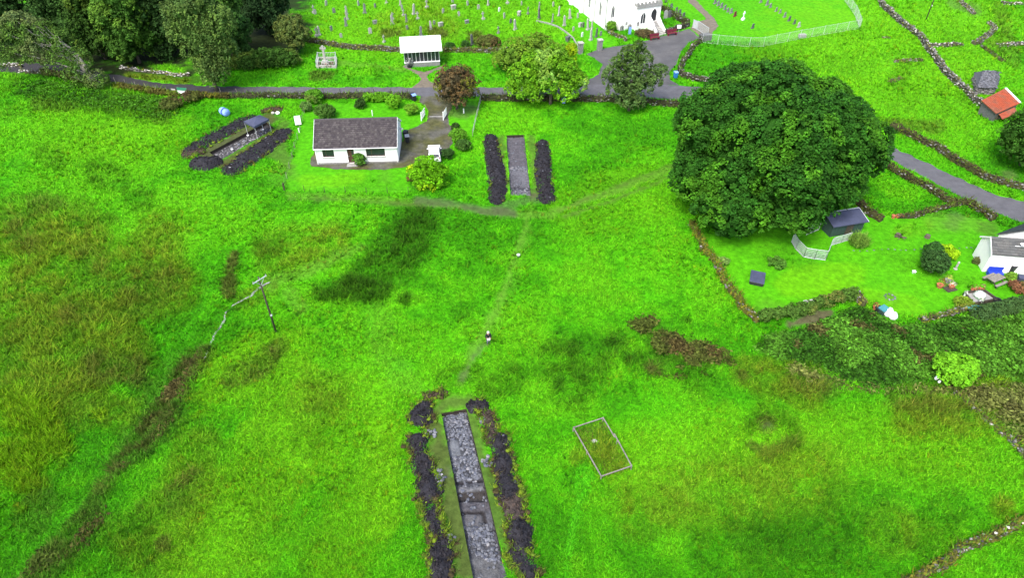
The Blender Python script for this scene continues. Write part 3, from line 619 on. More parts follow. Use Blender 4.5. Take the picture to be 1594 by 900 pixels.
rubble(t_mid, [at_m(random.uniform(.05, .95), random.choice([random.uniform(.5, .6), random.uniform(.76, .95), random.uniform(0, 1)]), .02) for _ in range(170)], .06, .16)
for _ in range(16): stone(t_mid, at_m(random.uniform(.1, .9), random.choice([random.uniform(.52, .57), random.uniform(.78, .9)]), .04), random.uniform(.25, .45))
t_left, at_l = trench('left_trench', 'left', (.046, .045, .048), 60, 24, .10, [(.05, .5, .2, 1, .04, (.066, .065, .067))])
rubble(t_left, [at_l(random.uniform(.03, .97), random.uniform(.08, .95), .02) for _ in range(260)], .05, .16, (.17, .17, .175))
for (u, w) in [(.19, .75), (.42, .45), (.52, .35), (.6, .6), (.66, .7), (.64, .62), (.3, .4), (.8, .5)]: stone(t_left, at_l(u, w, .06), random.uniform(.4, .6))

# ------------------------------------------------------------------ spoil heaps
def heap(label, pl, hw, h, turf=0, clods=40, base=(.019, .0185, .0225), group='spoil heaps beside the trenches', name='spoil_heap', stones=0, red=0):
    p3 = [P(a, b) for a, b in pl]
    root = T(name, label, 'spoil heap', tuple(p3[len(p3) // 2]), 0, group)
    a = np.array([(p.x, p.y) for p in p3])
    if len(a) == 1: a = np.array([a[0] - (hw * .25, 0), a[0] + (hw * .25, 0)])
    s = np.concatenate([[0], np.cumsum(np.hypot(*np.diff(a, axis=0).T))]); L = s[-1]
    nu = max(16, int((L + 2 * hw) / .16)); nv = 17
    q = np.linspace(-hw, L + hw, nu)
    qc = np.clip(q, 0, L); cx_, cy_ = np.interp(qc, s, a[:, 0]), np.interp(qc, s, a[:, 1])
    i = np.clip(np.searchsorted(s, qc, side='right') - 1, 0, len(a) - 2); d = a[i + 1] - a[i]; d = d / (np.hypot(d[:, 0], d[:, 1])[:, None] + 1e-9)
    cx_ = cx_ + d[:, 0] * (q - qc); cy_ = cy_ + d[:, 1] * (q - qc)
    e = np.where(q < 0, -q / hw, np.where(q > L, (q - L) / hw, 0)); wid = np.sqrt(np.clip(1 - e * e, 0, 1)) * hw
    wid = wid * (.72 + .6 * fbm(q / 1.1, q * 0 + hw, 13 + len(pl), 2))
    t = np.linspace(-1, 1, nv); X_ = cx_[:, None] - d[:, 1][:, None] * t[None] * wid[:, None]; Y_ = cy_[:, None] + d[:, 0][:, None] * t[None] * wid[:, None]
    X_ = X_ + (vnoise(X_ / .3, Y_ / .3, 3) - .5) * .16; Y_ = Y_ + (vnoise(X_ / .3, Y_ / .3, 9) - .5) * .16
    nz = fbm(X_ / .45, Y_ / .45, 31, 3); big = fbm(X_ / 1.3, Y_ / 1.3, 37, 2)
    Z_ = H(X_, Y_) - .06 + (h * (.35 + 1.1 * big) * np.clip(1 - np.abs(t)[None] ** 1.7, 0, 1) * np.clip(wid[:, None] / hw, 0, 1)) + .16 * (nz - .45) * (1 - np.abs(t)[None] ** 4)
    col = np.array(base) * (.65 + .8 * nz[..., None]) * (.8 + .5 * big[..., None])
    idx = np.arange(nu - 1)[:, None] * nv + np.arange(nv - 1)[None]
    f = np.stack([idx, idx + nv, idx + nv + 1, idx + 1], -1).reshape(-1, 4)
    npmesh('soil_mound', np.dstack([X_, Y_, Z_]).reshape(-1, 3), f, M['soil'], root, col.reshape(-1, 3), smooth=True, world=True)
    def some(n, edge=False):
        r = RNG.integers(1, nu - 1, n); j = RNG.integers(1, nv - 1, n) if not edge else RNG.choice([0, 1, 2, nv - 3, nv - 2, nv - 1], n)
        return np.column_stack([X_[r, j], Y_[r, j], Z_[r, j] + .02]) + RNG.normal(size=(n, 3)) * (.10 if edge else .04)
    n = int(clods * (L + 2 * hw))
    sz = RNG.uniform(.04, .15, (n, 1)) * RNG.uniform(.6, 1.2, (n, 3))
    v, f, c = stones_np(some(n), sz, tint(base, n, .5, .1))
    kind(npmesh('clods', v, f, M['soil'], root, c, world=True), 'stuff')
    if turf:
        n = int(1.7 * turf * (L + 2 * hw)); p = some(n, True); k = 9
        cc = np.array([(.13, .20, .012), (.075, .13, .012), (.06, .05, .02)])[RNG.integers(0, 3, n)]
        v1, f1, c1 = stones_np(p, RNG.uniform(.10, .30, (n, 1)) * np.array([[1, .8, .5]]), cc * RNG.uniform(.6, 1.2, (n, 1)))
        kind(npmesh('turf_sods', v1, f1, M['soil'], root, c1, world=True), 'stuff')
        pb = np.repeat(p, k, 0) + RNG.normal(size=(n * k, 3)) * .13
        v2, f2, c2 = blades_np(pb, RNG.uniform(.15, .35, n * k), RNG.uniform(.05, .1, n * k), RNG.uniform(.4, 1.6, n * k), np.repeat(cc, k, 0) * RNG.uniform(.7, 1.7, (n * k, 1)))
        kind(npmesh('turf_blades', v2, f2, M['grass'], root, c2, world=True), 'stuff')
    if stones:
        rubble(root, [Vector(p) for p in some(stones)], .06, .14)
    return root
heap('long dark spoil heap along the upper left side of the trench with the canopy', [(300, 233), (319, 221), (342, 208), (370, 194), (385, 187)], 1.6, .4, 2)
heap('small brown spoil heap at the lower left corner of the trench with the canopy', [(297, 239), (305, 237)], 1.35, .4, 6, base=(.05, .036, .03))
heap('rounded dark spoil heap at the lower end of the trench with the canopy', [(321, 254)], 1.8, .75)
heap('long dark spoil heap along the lower right side of the trench with the canopy', [(364, 263), (382, 249), (403, 235), (422, 221), (439, 210)], 1.75, .5, 3, stones=10)
heap('rough brown turf pile behind the blue canopy', [(414, 173), (424, 171), (434, 172)], .7, .35, 9, base=(.05, .036, .028))
heap('long dark spoil heap left of the middle trench', [(764, 217), (767, 240), (772, 265), (775, 290), (773, 312)], 1.15, .5, 1, stones=18)
heap('long dark spoil heap right of the middle trench', [(845, 226), (845, 250), (846, 272), (850, 295), (851, 311)], 1.1, .5, 1, stones=14)
heap('rounded dark spoil heap at the top left corner of the near trench', [(655, 650), (658, 642)], 1.1, .7, 8)
heap('long dark spoil heap on the left of the near trench below two round heaps', [(650, 690), (655, 718), (662, 745), (669, 768)], 1.0, .55, 8)
heap('low broken strip of turf and soil on the left of the near trench', [(668, 785), (674, 810), (681, 833)], .8, .32, 16)
heap('dark spoil heap at the lowest visible left side of the near trench', [(686, 853), (685, 880), (688, 915)], 1.0, .55, 9)
heap('thin brown strip of turf above the head of the near trench', [(666, 620), (676, 617), (690, 612)], .45, .25, 10, base=(.045, .034, .026))
heap('rounded dark spoil heap at the top right corner of the near trench', [(743, 634)], .85, .6, 4)
heap('narrow brown spoil heap on the upper right side of the near trench', [(757, 648), (764, 665), (766, 680)], .65, .45, 9, base=(.042, .034, .028))
heap('long dark spoil heap on the right of the near trench level with its stones', [(778, 690), (782, 712), (786, 740), (792, 765)], 1.05, .6, 7, stones=8)
heap('knobbly brown spoil heap on the right of the near trench below the long heap', [(797, 778), (803, 800)], .95, .5, 9, base=(.045, .036, .032))
heap('smooth black spoil heap on the right of the near trench near its lower end', [(808, 825), (812, 848)], 1.0, .6, 6)
heap('low heap of turf and soil at the lowest visible right side of the near trench', [(806, 868), (822, 886), (826, 915)], .85, .35, 14)
def stone_pile(label, px, py, r, n):
    root = T('stone_pile', label, 'stone pile', P(px, py), 0, 'small piles of stones beside the near trench')
    for _ in range(n):
        a, q = random.random() * 6.28, r * random.random() ** .5
        stone(root, P(px, py, .05 + .12 * random.random()) + Vector((math.cos(a) * q, math.sin(a) * q, 0)), random.uniform(.25, .5))
stone_pile('small pile of bluish stones on the left verge just below the round heap', 671, 676, .5, 14)
stone_pile('wide scatter of bluish stones on the left verge halfway down the near trench', 682, 746, .75, 26)
stone_pile('pile of bluish stones on the right verge beside the stony floor', 759, 720, .5, 18)
stone_pile('tiny pile of pale stones on the left verge near the lower heaps', 702, 839, .3, 9)
stone_pile('few bluish stones on the right verge near the head of the near trench', 752, 656, .35, 8)

# ------------------------------------------------------------------ drystone walls
def resample(pl, step):
    a = np.array([(float(x), float(y)) for x, y in (Pn(p[0], p[1]) for p in pl)]); s = np.concatenate([[0], np.cumsum(np.hypot(*np.diff(a, axis=0).T))])
    n = max(2, int(s[-1] / step) + 1); q = np.linspace(0, s[-1], n)
    x, y = np.interp(q, s, a[:, 0]), np.interp(q, s, a[:, 1])
    dx, dy = np.gradient(x), np.gradient(y); L = np.hypot(dx, dy) + 1e-9
    return x, y, dx / L, dy / L, s[-1]
STONEC = np.array([(.15, .15, .148), (.10, .10, .10), (.19, .187, .175), (.07, .07, .07), (.26, .25, .235), (.125, .115, .09)])
MOSSC = np.array([(.11, .12, .02), (.075, .065, .025), (.16, .17, .02), (.05, .045, .025), (.09, .14, .015)])
def wall(label, pl, w=.6, h=1.1, moss=.3, name='drystone_wall', ragged=.25, group=None, grass=0.0, cat='wall', rich=1.0, mossc=MOSSC, wander=.3, jut=None):
    x, y, tx, ty, L = resample(pl, .4)
    wn_ = (fbm(np.arange(len(x)) * .22, x * 0 + len(pl) * 3.3 + h, 11, 2) - .5) * wander * 2
    x, y = x - ty * wn_, y + tx * wn_
    hv = h * (1 - ragged * 1.6 * (fbm(np.arange(len(x)) * .3, x * 0 + L, 19, 3)))
    i0 = len(x) // 2
    root = T(name, label, cat, (float(x[i0]), float(y[i0]), float(H(x[i0], y[i0]))), 0, group)
    prof = np.array([(-.5, -.25), (-.42, .72), (-.25, .9), (.25, .9), (.42, .72), (.5, -.25)])
    g = np.stack([np.stack([x - ty * p[0] * w * .86, y + tx * p[0] * w * .86, H(x, y) + hv * p[1]], -1) for p in prof], 1); k = len(prof)
    idx = np.arange(len(x) - 1)[:, None] * k + np.arange(k - 1)[None]
    f = np.stack([idx, idx + 1, idx + k + 1, idx + k], -1).reshape(-1, 4)
    f = np.concatenate([f, [[0, 5, 4, 1], [1, 4, 3, 2]], np.array([[0, 1, 4, 5], [1, 2, 3, 4]]) + (len(x) - 1) * k])
    core = np.array([(.045, .042, .036)]) * (1 - moss) + mossc.mean(0)[None] * moss
    npmesh('wall_core', g.reshape(-1, 3), f, M['stone'], root, np.repeat(core * .8, len(x) * k, 0), world=True)
    n = int(L * 24 * rich * (h / 1.0) ** .6)
    s = RNG.random(n) * (len(x) - 1.001); i = s.astype(int); fr = s - i
    X_, Y_ = x[i] * (1 - fr) + x[i + 1] * fr, y[i] * (1 - fr) + y[i + 1] * fr; hh = hv[i]
    q = RNG.random(n); side = np.where(q < .32, -1.0, np.where(q < .64, 1.0, RNG.uniform(-.8, .8, n))); top = q >= .64
    zz = np.where(top, hh * RNG.uniform(.86, 1.0, n), hh * RNG.uniform(.0, .9, n))
    off = np.where(top, side * .4, side * (.5 - .1 * zz / h)) * w
    c = np.column_stack([X_ - ty[i] * off, Y_ + tx[i] * off, H(X_, Y_) + zz])
    sz = RNG.uniform(.09, .20, (n, 1)) * np.column_stack([RNG.uniform(.9, 1.5, n), RNG.uniform(.6, .9, n), RNG.uniform(.5, .8, n)])
    mossy = RNG.random(n) < np.clip(moss * (.55 + .9 * vnoise(s * .35, s * 0, 77)) + .12 * top * (moss > .05), 0, 1)
    cc = np.where(mossy[:, None], mossc[RNG.integers(0, len(mossc), n)], STONEC[RNG.integers(0, len(STONEC), n)]) * RNG.uniform(.75, 1.25, (n, 1))
    if jut: cc = np.where((RNG.random(n) < jut)[:, None], np.array([[.5, .49, .45]]), cc)
    v, f, c2 = stones_np(c, sz, cc, rot=np.arctan2(ty[i], tx[i]) + RNG.normal(size=n) * .25)
    kind(npmesh('stonework', v, f, M['stone'], root, c2, world=True), 'stuff')
    m = int(L * (30 * moss + 60 * grass))
    if m:
        s = RNG.random(m) * (len(x) - 1.001); i = s.astype(int); o = RNG.uniform(-.75, .75, m) * w
        inner = np.abs(o) < .5 * w
        z = H(x[i], y[i]) + np.where(inner, hv[i] * .92, RNG.uniform(0, .6, m) * hv[i])
        p = np.column_stack([x[i] - ty[i] * o + RNG.normal(size=m) * .15, y[i] + tx[i] * o + RNG.normal(size=m) * .15, z])
        col = np.where((RNG.random(m) < .45)[:, None], np.array([[.09, .21, .012]]), mossc[RNG.integers(0, len(mossc), m)] * 1.2) * RNG.uniform(.6, 1.5, (m, 1))
        v, f, c2 = blades_np(p, RNG.uniform(.12, .42, m), RNG.uniform(.06, .14, m), RNG.uniform(.4, 1.6, m), col)
        kind(npmesh('moss_tufts', v, f, M['grass'], root, c2, world=True), 'stuff')
    return root
BROWNMOSS = np.array([(.050, .044, .016), (.038, .030, .014), (.065, .078, .012), (.028, .025, .013), (.075, .10, .010)])
DARKHEDGE = np.array([(.030, .035, .012), (.045, .04, .018), (.06, .075, .015), (.022, .026, .012)])
wall('long grey drystone wall running down past the ruined stone hut to the red-roofed shed', [(1360, -14), (1370, 6), (1400, 35), (1430, 58), (1455, 92), (1475, 118), (1497, 137), (1512, 152), (1530, 170), (1550, 188)], .8, 1.25, .18, jut=.08)
wall('brown mossy wall along the far verge of the road at the right', [(1386, 198), (1420, 213), (1460, 236), (1500, 259), (1540, 281), (1594, 296), (1680, 312)], .9, 1.05, .85, mossc=BROWNMOSS, grass=.2)
wall('brown mossy wall between the road and the triangular grass plot', [(1366, 251), (1400, 271), (1440, 294), (1478, 316), (1505, 318), (1530, 330), (1546, 343)], .8, 1.0, .9, mossc=BROWNMOSS, grass=.3)
wall('low mossy wall between the triangular grass plot and the garden', [(1500, 318), (1470, 325), (1440, 332), (1415, 338), (1395, 339)], .55, .6, .7, mossc=BROWNMOSS, grass=.3)
wall('dark mossy wall beside the blue-roofed shed under the sycamore', [(1322, 303), (1335, 318), (1350, 334), (1370, 346)], .7, 1.0, .9, mossc=BROWNMOSS)
wall('yellow-green mossy wall between the field and the right-hand garden', [(1076, 350), (1088, 370), (1100, 393), (1120, 427), (1142, 460), (1160, 484), (1180, 502)], .6, .9, .9, grass=.8, mossc=np.array([(.12, .13, .008), (.085, .085, .012), (.15, .15, .012), (.06, .055, .015)]))
wall('short stone wall end at the corner of the bushy garden hedge', [(1332, 463), (1337, 470), (1345, 478)], .6, 1.1, .6)
wall('overgrown low stone wall between the right-hand lawn and the bramble thicket', [(1432, 500), (1460, 494), (1485, 489), (1518, 482)], .5, .7, .5, grass=.5)
wall('tumbled mossy wall running down from the bright round bush at the right edge', [(1470, 598), (1495, 618), (1520, 641), (1545, 664), (1565, 683), (1594, 713), (1660, 770)], .5, .55, .6, grass=.9, jut=.04, ragged=.5)
wall('mossy grey wall crossing the lower right corner of the field', [(1385, 925), (1420, 903), (1460, 881), (1500, 860), (1550, 834), (1600, 810), (1680, 776)], .5, .8, .8, rich=1.6, jut=.02, grass=.8, mossc=np.array([(.10, .11, .010), (.07, .072, .014), (.13, .13, .012), (.05, .048, .018)]))
wall('dark mossy field wall between the lane and the field on the left', [(352, 150), (380, 151), (420, 151.5), (470, 152), (490, 152)], .8, .9, .9, mossc=DARKHEDGE, grass=.4)
wall('dark mossy wall between the lane and the cottage back lawn', [(498, 152), (540, 152), (600, 152.5), (640, 153)], .8, 1.0, .95, mossc=DARKHEDGE, grass=.2)
wall('dark mossy wall along the lane above the middle trench', [(748, 155), (780, 156), (830, 157), (880, 156), (960, 159), (1020, 163), (1100, 168)], .8, 1.15, .85, mossc=DARKHEDGE, grass=.2)
wall('old graveyard wall behind the stone cross', [(478, 64), (500, 68), (530, 74), (560, 77), (600, 79), (624, 80)], .6, 1.1, .45, grass=.3)
wall('old graveyard wall right of the white-roofed shelter', [(690, 80), (720, 81), (755, 82), (790, 80)], .6, 1.0, .65, grass=.5)
wall('stone wall curving round the grass corner beside the church forecourt', [(1091, 64), (1080, 74), (1068, 90), (1058, 108), (1062, 119), (1080, 124), (1105, 126), (1125, 128)], .7, 1.0, .6, mossc=DARKHEDGE)
wall('grey wall between the church forecourt and the small church garden', [(1036, 51), (1050, 47), (1062, 44), (1073, 40)], .6, 1.1, .4, mossc=DARKHEDGE)
wall('dark mossy wall between the small church garden and the new cemetery', [(1019, 8), (1032, 16), (1046, 24), (1058, 31), (1070, 38)], .9, 1.2, .9, mossc=DARKHEDGE, grass=.4)
wall('low wall in front of the church below the white walls', [(946, 50), (960, 56), (975, 64)], .5, .7, .4)
wall('white-topped roadside wall under the dark trees at the left', [(188, 106), (210, 110), (240, 114), (270, 117), (296, 118)], .45, .6, .25, jut=.35)
wall('pale tumbled wall at the far left end of the lane', [(-10, 102), (15, 103), (35, 105)], .5, .7, .2, jut=.3)
wall('low pale stones beside the lane below the bare-branched willow', [(32, 112), (50, 113), (70, 114)], .6, .5, .35, jut=.3)
G_R = 'ruined walls in the upper right fields'
wall('short ruined wall with pale stones right of the long drystone wall', [(1450, 71), (1470, 71), (1498, 70)], 1.0, .8, .2, ragged=.6, jut=.2)
wall('crooked ruined wall winding down the upper right field', [(1540, 35), (1549, 43), (1547, 48), (1535, 54), (1530, 60), (1522, 67), (1514, 68)], 1.0, .8, .3, ragged=.5)
wall('brown ruined wall trailing down to the right of the ruined hut', [(1530, 72), (1542, 82), (1552, 90), (1562, 96)], .7, .5, .8, ragged=.6, mossc=BROWNMOSS)
wall('grey ruined wall at the right edge below the crooked ruin', [(1553, 71), (1570, 69), (1594, 69)], 1.1, .8, .2, ragged=.5, jut=.12)
wall('grey ruined wall at the very top right above the crooked ruin', [(1494, -2), (1500, 8), (1510, 16), (1517, 22)], 1.0, .6, .3, ragged=.5)
wall('pale strip of wall stones in the top right corner', [(1560, 5), (1575, 5), (1592, 6)], 1.2, .6, .2, ragged=.5, jut=.3)
wall('low stony ridge left of the long drystone wall', [(1391, 95), (1410, 95), (1420, 93), (1436, 94)], .8, .5, .5, ragged=.6)
wall('low outcrop of stones in the grass left of the long drystone wall', [(1385, 128), (1393, 124), (1402, 121)], .8, .4, .5, ragged=.7)
wall('small heap of stones near the cemetery fence', [(1374, 59), (1385, 59)], .7, .35, .4, ragged=.7)

# ------------------------------------------------------------------ foliage
def crown_arrays(lobes, base, n_clump, leaf, per=16, clump=.45, amt=.35, yellow=.12, cover=1.0, tone2=None, droop=0.0, core=.8):
    """lobes: (x, y, z, rx, ry, rz). Clumps of leaves over each lobe, those buried inside another lobe left out."""
    L = np.array(lobes, float); area = L[:, 3] * L[:, 4] + L[:, 3] * L[:, 5]; share = area / area.sum()
    P_, N_ = [], []
    for k, l in enumerate(L):
        n = max(6, int(n_clump * share[k])); d = RNG.normal(size=(n, 3)); d /= np.linalg.norm(d, axis=1, keepdims=True); d[:, 2] = np.where(d[:, 2] < -.45, -d[:, 2], d[:, 2])
        r = 1 + .16 * (fbm(d[:, 0] * 3 + k, d[:, 1] * 3 + d[:, 2] * 2, 51, 2) - .5) * 2 + RNG.normal(size=n) * .04
        p = d * l[3:6] * r[:, None] + l[:3]
        ok = np.ones(n, bool)
        for j, q in enumerate(L):
            if j != k: ok &= (((p - q[:3]) / q[3:6]) ** 2).sum(1) > .72
        ok &= RNG.random(n) < cover
        P_.append(p[ok]); N_.append((d / l[3:6])[ok])
    p = np.concatenate(P_); nn = np.concatenate(N_); nn /= np.linalg.norm(nn, axis=1, keepdims=True); n = len(p)
    ctone = tint(base, n, amt, yellow)
    if tone2 is not None:
        m = vnoise(p[:, 0] / 2.2 + 9, p[:, 1] / 2.2 + p[:, 2] / 3, 99)[:, None]; m = sstep(.55, .75, m); ctone = ctone * (1 - m) + tint(tone2, n, amt, yellow) * m
    # a clump is a small dome: leaves lie over its outside
    d = RNG.normal(size=(n * per, 3)); d /= np.linalg.norm(d, axis=1, keepdims=True); pn = np.repeat(nn, per, 0)
    flip = (d * pn).sum(1) < -.2; d[flip] *= -1
    cs = clump * RNG.uniform(.65, 1.3, (n, 1)); c = np.repeat(p, per, 0) + d * np.repeat(cs, per, 0) * RNG.uniform(.6, 1.1, (n * per, 1))
    if droop: c[:, 2] -= RNG.random(n * per) ** 2 * droop
    ln = d * .6 + np.array([[0, 0, .55]]) + RNG.normal(size=(n * per, 3)) * .32
    v, f, col = leaves_np(c, ln, leaf * RNG.uniform(.7, 1.3, n * per), np.clip(np.repeat(ctone, per, 0) * RNG.uniform(.75, 1.3, (n * per, 1)), 0, 1))
    return v, f, col, p
def inner_mass(lobes, scale, base, name, parent):
    v, f, c = [], [], []; o = 0
    # a second, deeper layer of larger leaves closes the crown
    for l in lobes:
        n = int(90 * l[3] * max(l[3], l[5]) / 3) + 30; d = RNG.normal(size=(n, 3)); d /= np.linalg.norm(d, axis=1, keepdims=True)
        q, g, cl = leaves_np(d * np.array(l[3:6]) * (scale + .12) * RNG.uniform(.85, 1.1, (n, 1)) + np.array(l[:3]), d + RNG.normal(size=(n, 3)) * .5, min(l[3], l[5]) * RNG.uniform(.18, .34, n), tint(base, n, .35, .1))
        v.append(q); f.append(np.concatenate([g[:, :3], g[:, [0, 2, 3]]]) + o); c.append(cl); o += len(q)
    scale = scale * .8
    for l in lobes:
        q = ICO2[0] * (1 + .12 * RNG.normal(size=(len(ICO2[0]), 1))) * np.array(l[3:6]) * scale + np.array(l[:3])
        v.append(q); f.append(ICO2[1] + o); o += len(q); c.append(tint(base, len(q), .2, .1))
    return kind(npmesh(name, np.concatenate(v), np.concatenate(f), M['leaf'], parent, np.concatenate(c), world=True), 'stuff')
def limb_pts(a, b, n=5, bend=.12):
    a, b = Vector(a), Vector(b); L = (b - a).length; out = []
    for i in range(n):
        t = i / (n - 1); out.append(a.lerp(b, t) + Vector((random.uniform(-1, 1), random.uniform(-1, 1), random.uniform(-.5, 1))) * L * bend * math.sin(t * math.pi) * .6)
    return out
def tree(name, label, base, lobes, col, n_clump, leaf, per=16, clump=.45, trunk=.3, bark='bark', group=None, cat='tree', core=.78, lean=(0, 0), boughs=8, stems=1, **kw):
    root = T(name, label, cat, tuple(base), 0, group)
    lobes = [(base[0] + l[0], base[1] + l[1], base[2] + l[2], *l[3:]) for l in lobes]
    top = max(lobes, key=lambda l: l[2]); mid = Vector((base[0] + lean[0], base[1] + lean[1], base[2] + (top[2] - base[2]) * .55))
    tb = MB()
    for s in range(stems):
        st = Vector(base) + Vector((random.uniform(-.3, .3), random.uniform(-.3, .3), 0)) * (stems > 1)
        tb.tube(limb_pts(st - Vector((0, 0, .2)), mid, 6, .06), [trunk * 1.35, trunk, trunk * .9, trunk * .8, trunk * .7, trunk * .55], 8)
    tb.build('trunk', M[bark], root, world=True, smooth=True)
    lm = MB()
    for l in random.sample(lobes, min(boughs, len(lobes))):
        r = trunk * random.uniform(.3, .5); lm.tube(limb_pts(mid - Vector((0, 0, random.random() * (mid.z - base[2]) * .4)), Vector(l[:3]) + Vector((0, 0, l[5] * .3)), 5), [r, r * .8, r * .6, r * .45, r * .25], 6)
    if lm.v: lm.build('boughs', M[bark], root, world=True, smooth=True)
    v, f, c, p = crown_arrays(lobes, col, n_clump, leaf, per, clump, **kw)
    cr = kind(npmesh('crown', v, f, M['leaf'], root, c, world=True), 'stuff')
    if core: inner_mass(lobes, core, np.array(col) * .9, 'inner_foliage', root)
    return root
def rlobes(n, R, Hc, B, r0, r1, flat=.8, low=-.5):
    """n lobes over an ellipsoid of radius R, half height B, centre height Hc"""
    out = [(0, 0, Hc, R * .72, R * .72, B * .72)]
    for k in range(n):
        z = 1 - (k + .5) / n * (1 - low); a = k * 2.39996 + random.uniform(-.3, .3); q = math.sqrt(max(0, 1 - z * z)); r = random.uniform(r0, r1)
        out.append((math.cos(a) * q * (R - r * .75), math.sin(a) * q * (R - r * .75), Hc + z * (B - r * flat * .7), r, r, r * flat))
    return out
# the great sycamore
B0 = P(1177, 312)
lob = [(x + random.uniform(-.6, .6), y + random.uniform(-.6, .6), z + random.uniform(-.5, .5), a * k, b * k, c * k) for (x, y, z, a, b, c) in rlobes(58, 10.9, 8.0, 8.0, 1.6, 3.3, .82, -.72) for k in [random.uniform(.85, 1.12)]]
lob += [(-5.6, -7.6, 4.0, 3.8, 3.5, 3.4), (-8.6, -2.5, 4.8, 2.8, 3, 3), (8.2, 1.5, 6.0, 2.8, 3, 3), (1.0, -8.6, 4.4, 2.8, 2.6, 2.4)]
tree('sycamore_tree', 'huge rounded dark green sycamore towering between the road and the right-hand garden', B0, lob, (.020, .092, .008), 9000, .21, 26, .48, .75, boughs=16, amt=.42, yellow=.2, tone2=(.042, .160, .009), core=.72)
def bush(name, label, px, py, r, h, col, group=None, n=None, leaf=.14, clump=.22, cat='shrub', per=12, lob=5, **kw):
    b = P(px, py)
    lobes = [(0, 0, h * .5, r * .8, r * .8, h * .5)] + [(math.cos(k * 2.4) * r * .5, math.sin(k * 2.4) * r * .5, h * (.42 + .2 * random.random()), r * .5, r * .5, h * .36) for k in range(lob)]
    return tree(name, label, b, lobes, col, n or int(90 * r * max(r, h)) + 40, leaf, per, clump, max(.03, r * .05), cat=cat, group=group, boughs=3, core=.8, **kw)
# trees by the lane
b = P(713, 170)
tree('copper_tree', 'round copper and green leaved tree at the mouth of the cottage drive', b, rlobes(16, 3.1, 3.7, 3.0, .9, 1.4, .9, -.6), (.078, .070, .036), 760, .16, 13, .3, .13, yellow=.5, amt=.45, tone2=(.08, .12, .016), core=.55, stems=2)
b = P(858, 163)
tree('ash_tree', 'bright yellow-green spreading tree with a forked trunk beside the lane', b, [(-4.2, .5, 4.2, 2.2, 2.2, 1.9), (-2.4, .8, 6.0, 2.2, 2.2, 1.8), (-.2, .4, 5.6, 2.0, 2, 2), (1.9, .6, 4.9, 2.1, 2, 1.9), (3.4, 0, 3.6, 1.8, 1.8, 1.6), (-3.2, -.8, 2.4, 1.9, 1.8, 1.4), (2.1, -1, 2.5, 1.6, 1.6, 1.4), (.3, 1.6, 7.0, 1.6, 1.6, 1.3), (-5.6, 0, 2.6, 1.4, 1.4, 1.2), (-1, -1.2, 3.6, 1.5, 1.4, 1.3)], (.085, .26, .010), 1700, .19, 13, .34, .2, amt=.4, yellow=.35, cover=.8, core=.5, stems=2, tone2=(.17, .36, .06))
b = P(828, 112)
tree('willow_scrub', 'loose pale green scrubby tree standing behind the bright yellow-green tree', b, [(-2.5, 0, 3, 2.6, 2.4, 2.3), (.6, 0, 3.8, 2.8, 2.5, 2.4), (3.2, .4, 2.6, 2.3, 2.2, 2), (-4.6, .3, 1.8, 1.8, 1.8, 1.6), (0, -1.6, 1.8, 2.4, 1.8, 1.5)], (.10, .22, .02), 900, .2, 12, .36, .12, amt=.35, yellow=.3, cover=.75, core=.55, stems=3)
b = P(886, 105)
tree('sapling', 'small lime green sapling by the graveyard gate pillars', b, [(0, 0, 2.3, 1.0, 1, 1.6), (.4, .1, 3.0, .7, .7, .9), (-.5, 0, 1.6, .8, .8, .8)], (.18, .34, .008), 190, .15, 11, .24, .06, yellow=.4, core=.55)
b = P(979, 172)
tree('alder_tree', 'grey-green airy tree on the lane verge in front of the church', b, [(0, 0, 2.0, 2.0, 1.9, 1.5), (-1.4, .3, 3.6, 2.0, 2, 1.7), (1.1, .2, 4.2, 2.0, 2, 1.7), (-2.6, .2, 5.2, 1.7, 1.7, 1.5), (0, .5, 6.0, 2.1, 2, 1.8), (2.8, .2, 4.8, 1.5, 1.5, 1.2), (3.6, .1, 6.0, 1.2, 1.2, 1.0), (-.8, .5, 8.2, 1.5, 1.5, 1.4), (1.0, .4, 7.8, 1.3, 1.3, 1.2), (.4, .5, 9.4, .9, .9, .9), (-2.2, .4, 7.0, 1.2, 1.2, 1.0)], (.065, .135, .035), 1700, .18, 12, .34, .2, amt=.45, yellow=.2, cover=.72, core=.4, tone2=(.05, .115, .018))
b = P(1588, 258)
tree('hawthorn_tree', 'dark green round tree at the right edge above the roadside wall', b, rlobes(16, 3.9, 4.0, 3.6, 1.3, 1.9, .9, -.7), (.03, .10, .010), 1000, .19, 16, .36, .2, amt=.4, tone2=(.05, .145, .012), core=.7)
# the wood at the upper left
def woodtree(label, px, py, R, Ht, col, n=14, name='woodland_tree', **kw):
    b = P(px, py); bz = Ht * .55
    kw.setdefault('n_clump', int(85 * R * Ht / 4)); kw.setdefault('core', .66); nc = kw.pop('n_clump')
    return tree(name, label, b, rlobes(n, R, Ht - bz + .3, bz, R * .32, R * .5, 1.1, -.85), col, nc, kw.pop('leaf', .27), kw.pop('per', 14), kw.pop('clump', .5), max(.14, R * .06), group='trees of the dark wood at the upper left', **kw)
woodtree('dark green woodland tree rising behind the white-topped roadside wall', 218, 98, 4.2, 15, (.040, .115, .014), 18, tone2=(.085, .19, .02))
woodtree('tall dark tree just right of the bare-branched willow', 165, 92, 3.4, 13, (.032, .085, .012), 14, tone2=(.07, .13, .014))
woodtree('tall very dark tree in the middle of the wood', 268, 88, 3.8, 16, (.024, .066, .014), 16)
woodtree('dark tree between the drooping tree and the edge of the wood', 365, 92, 3.6, 12, (.036, .10, .018), 14, tone2=(.06, .15, .02))
woodtree('very dark evergreen at the back of the wood above the round bush', 420, 52, 4.0, 12, (.020, .055, .016), 14)
woodtree('dark tree at the back of the wood near the top edge', 330, 50, 4.2, 15, (.026, .075, .016), 14)
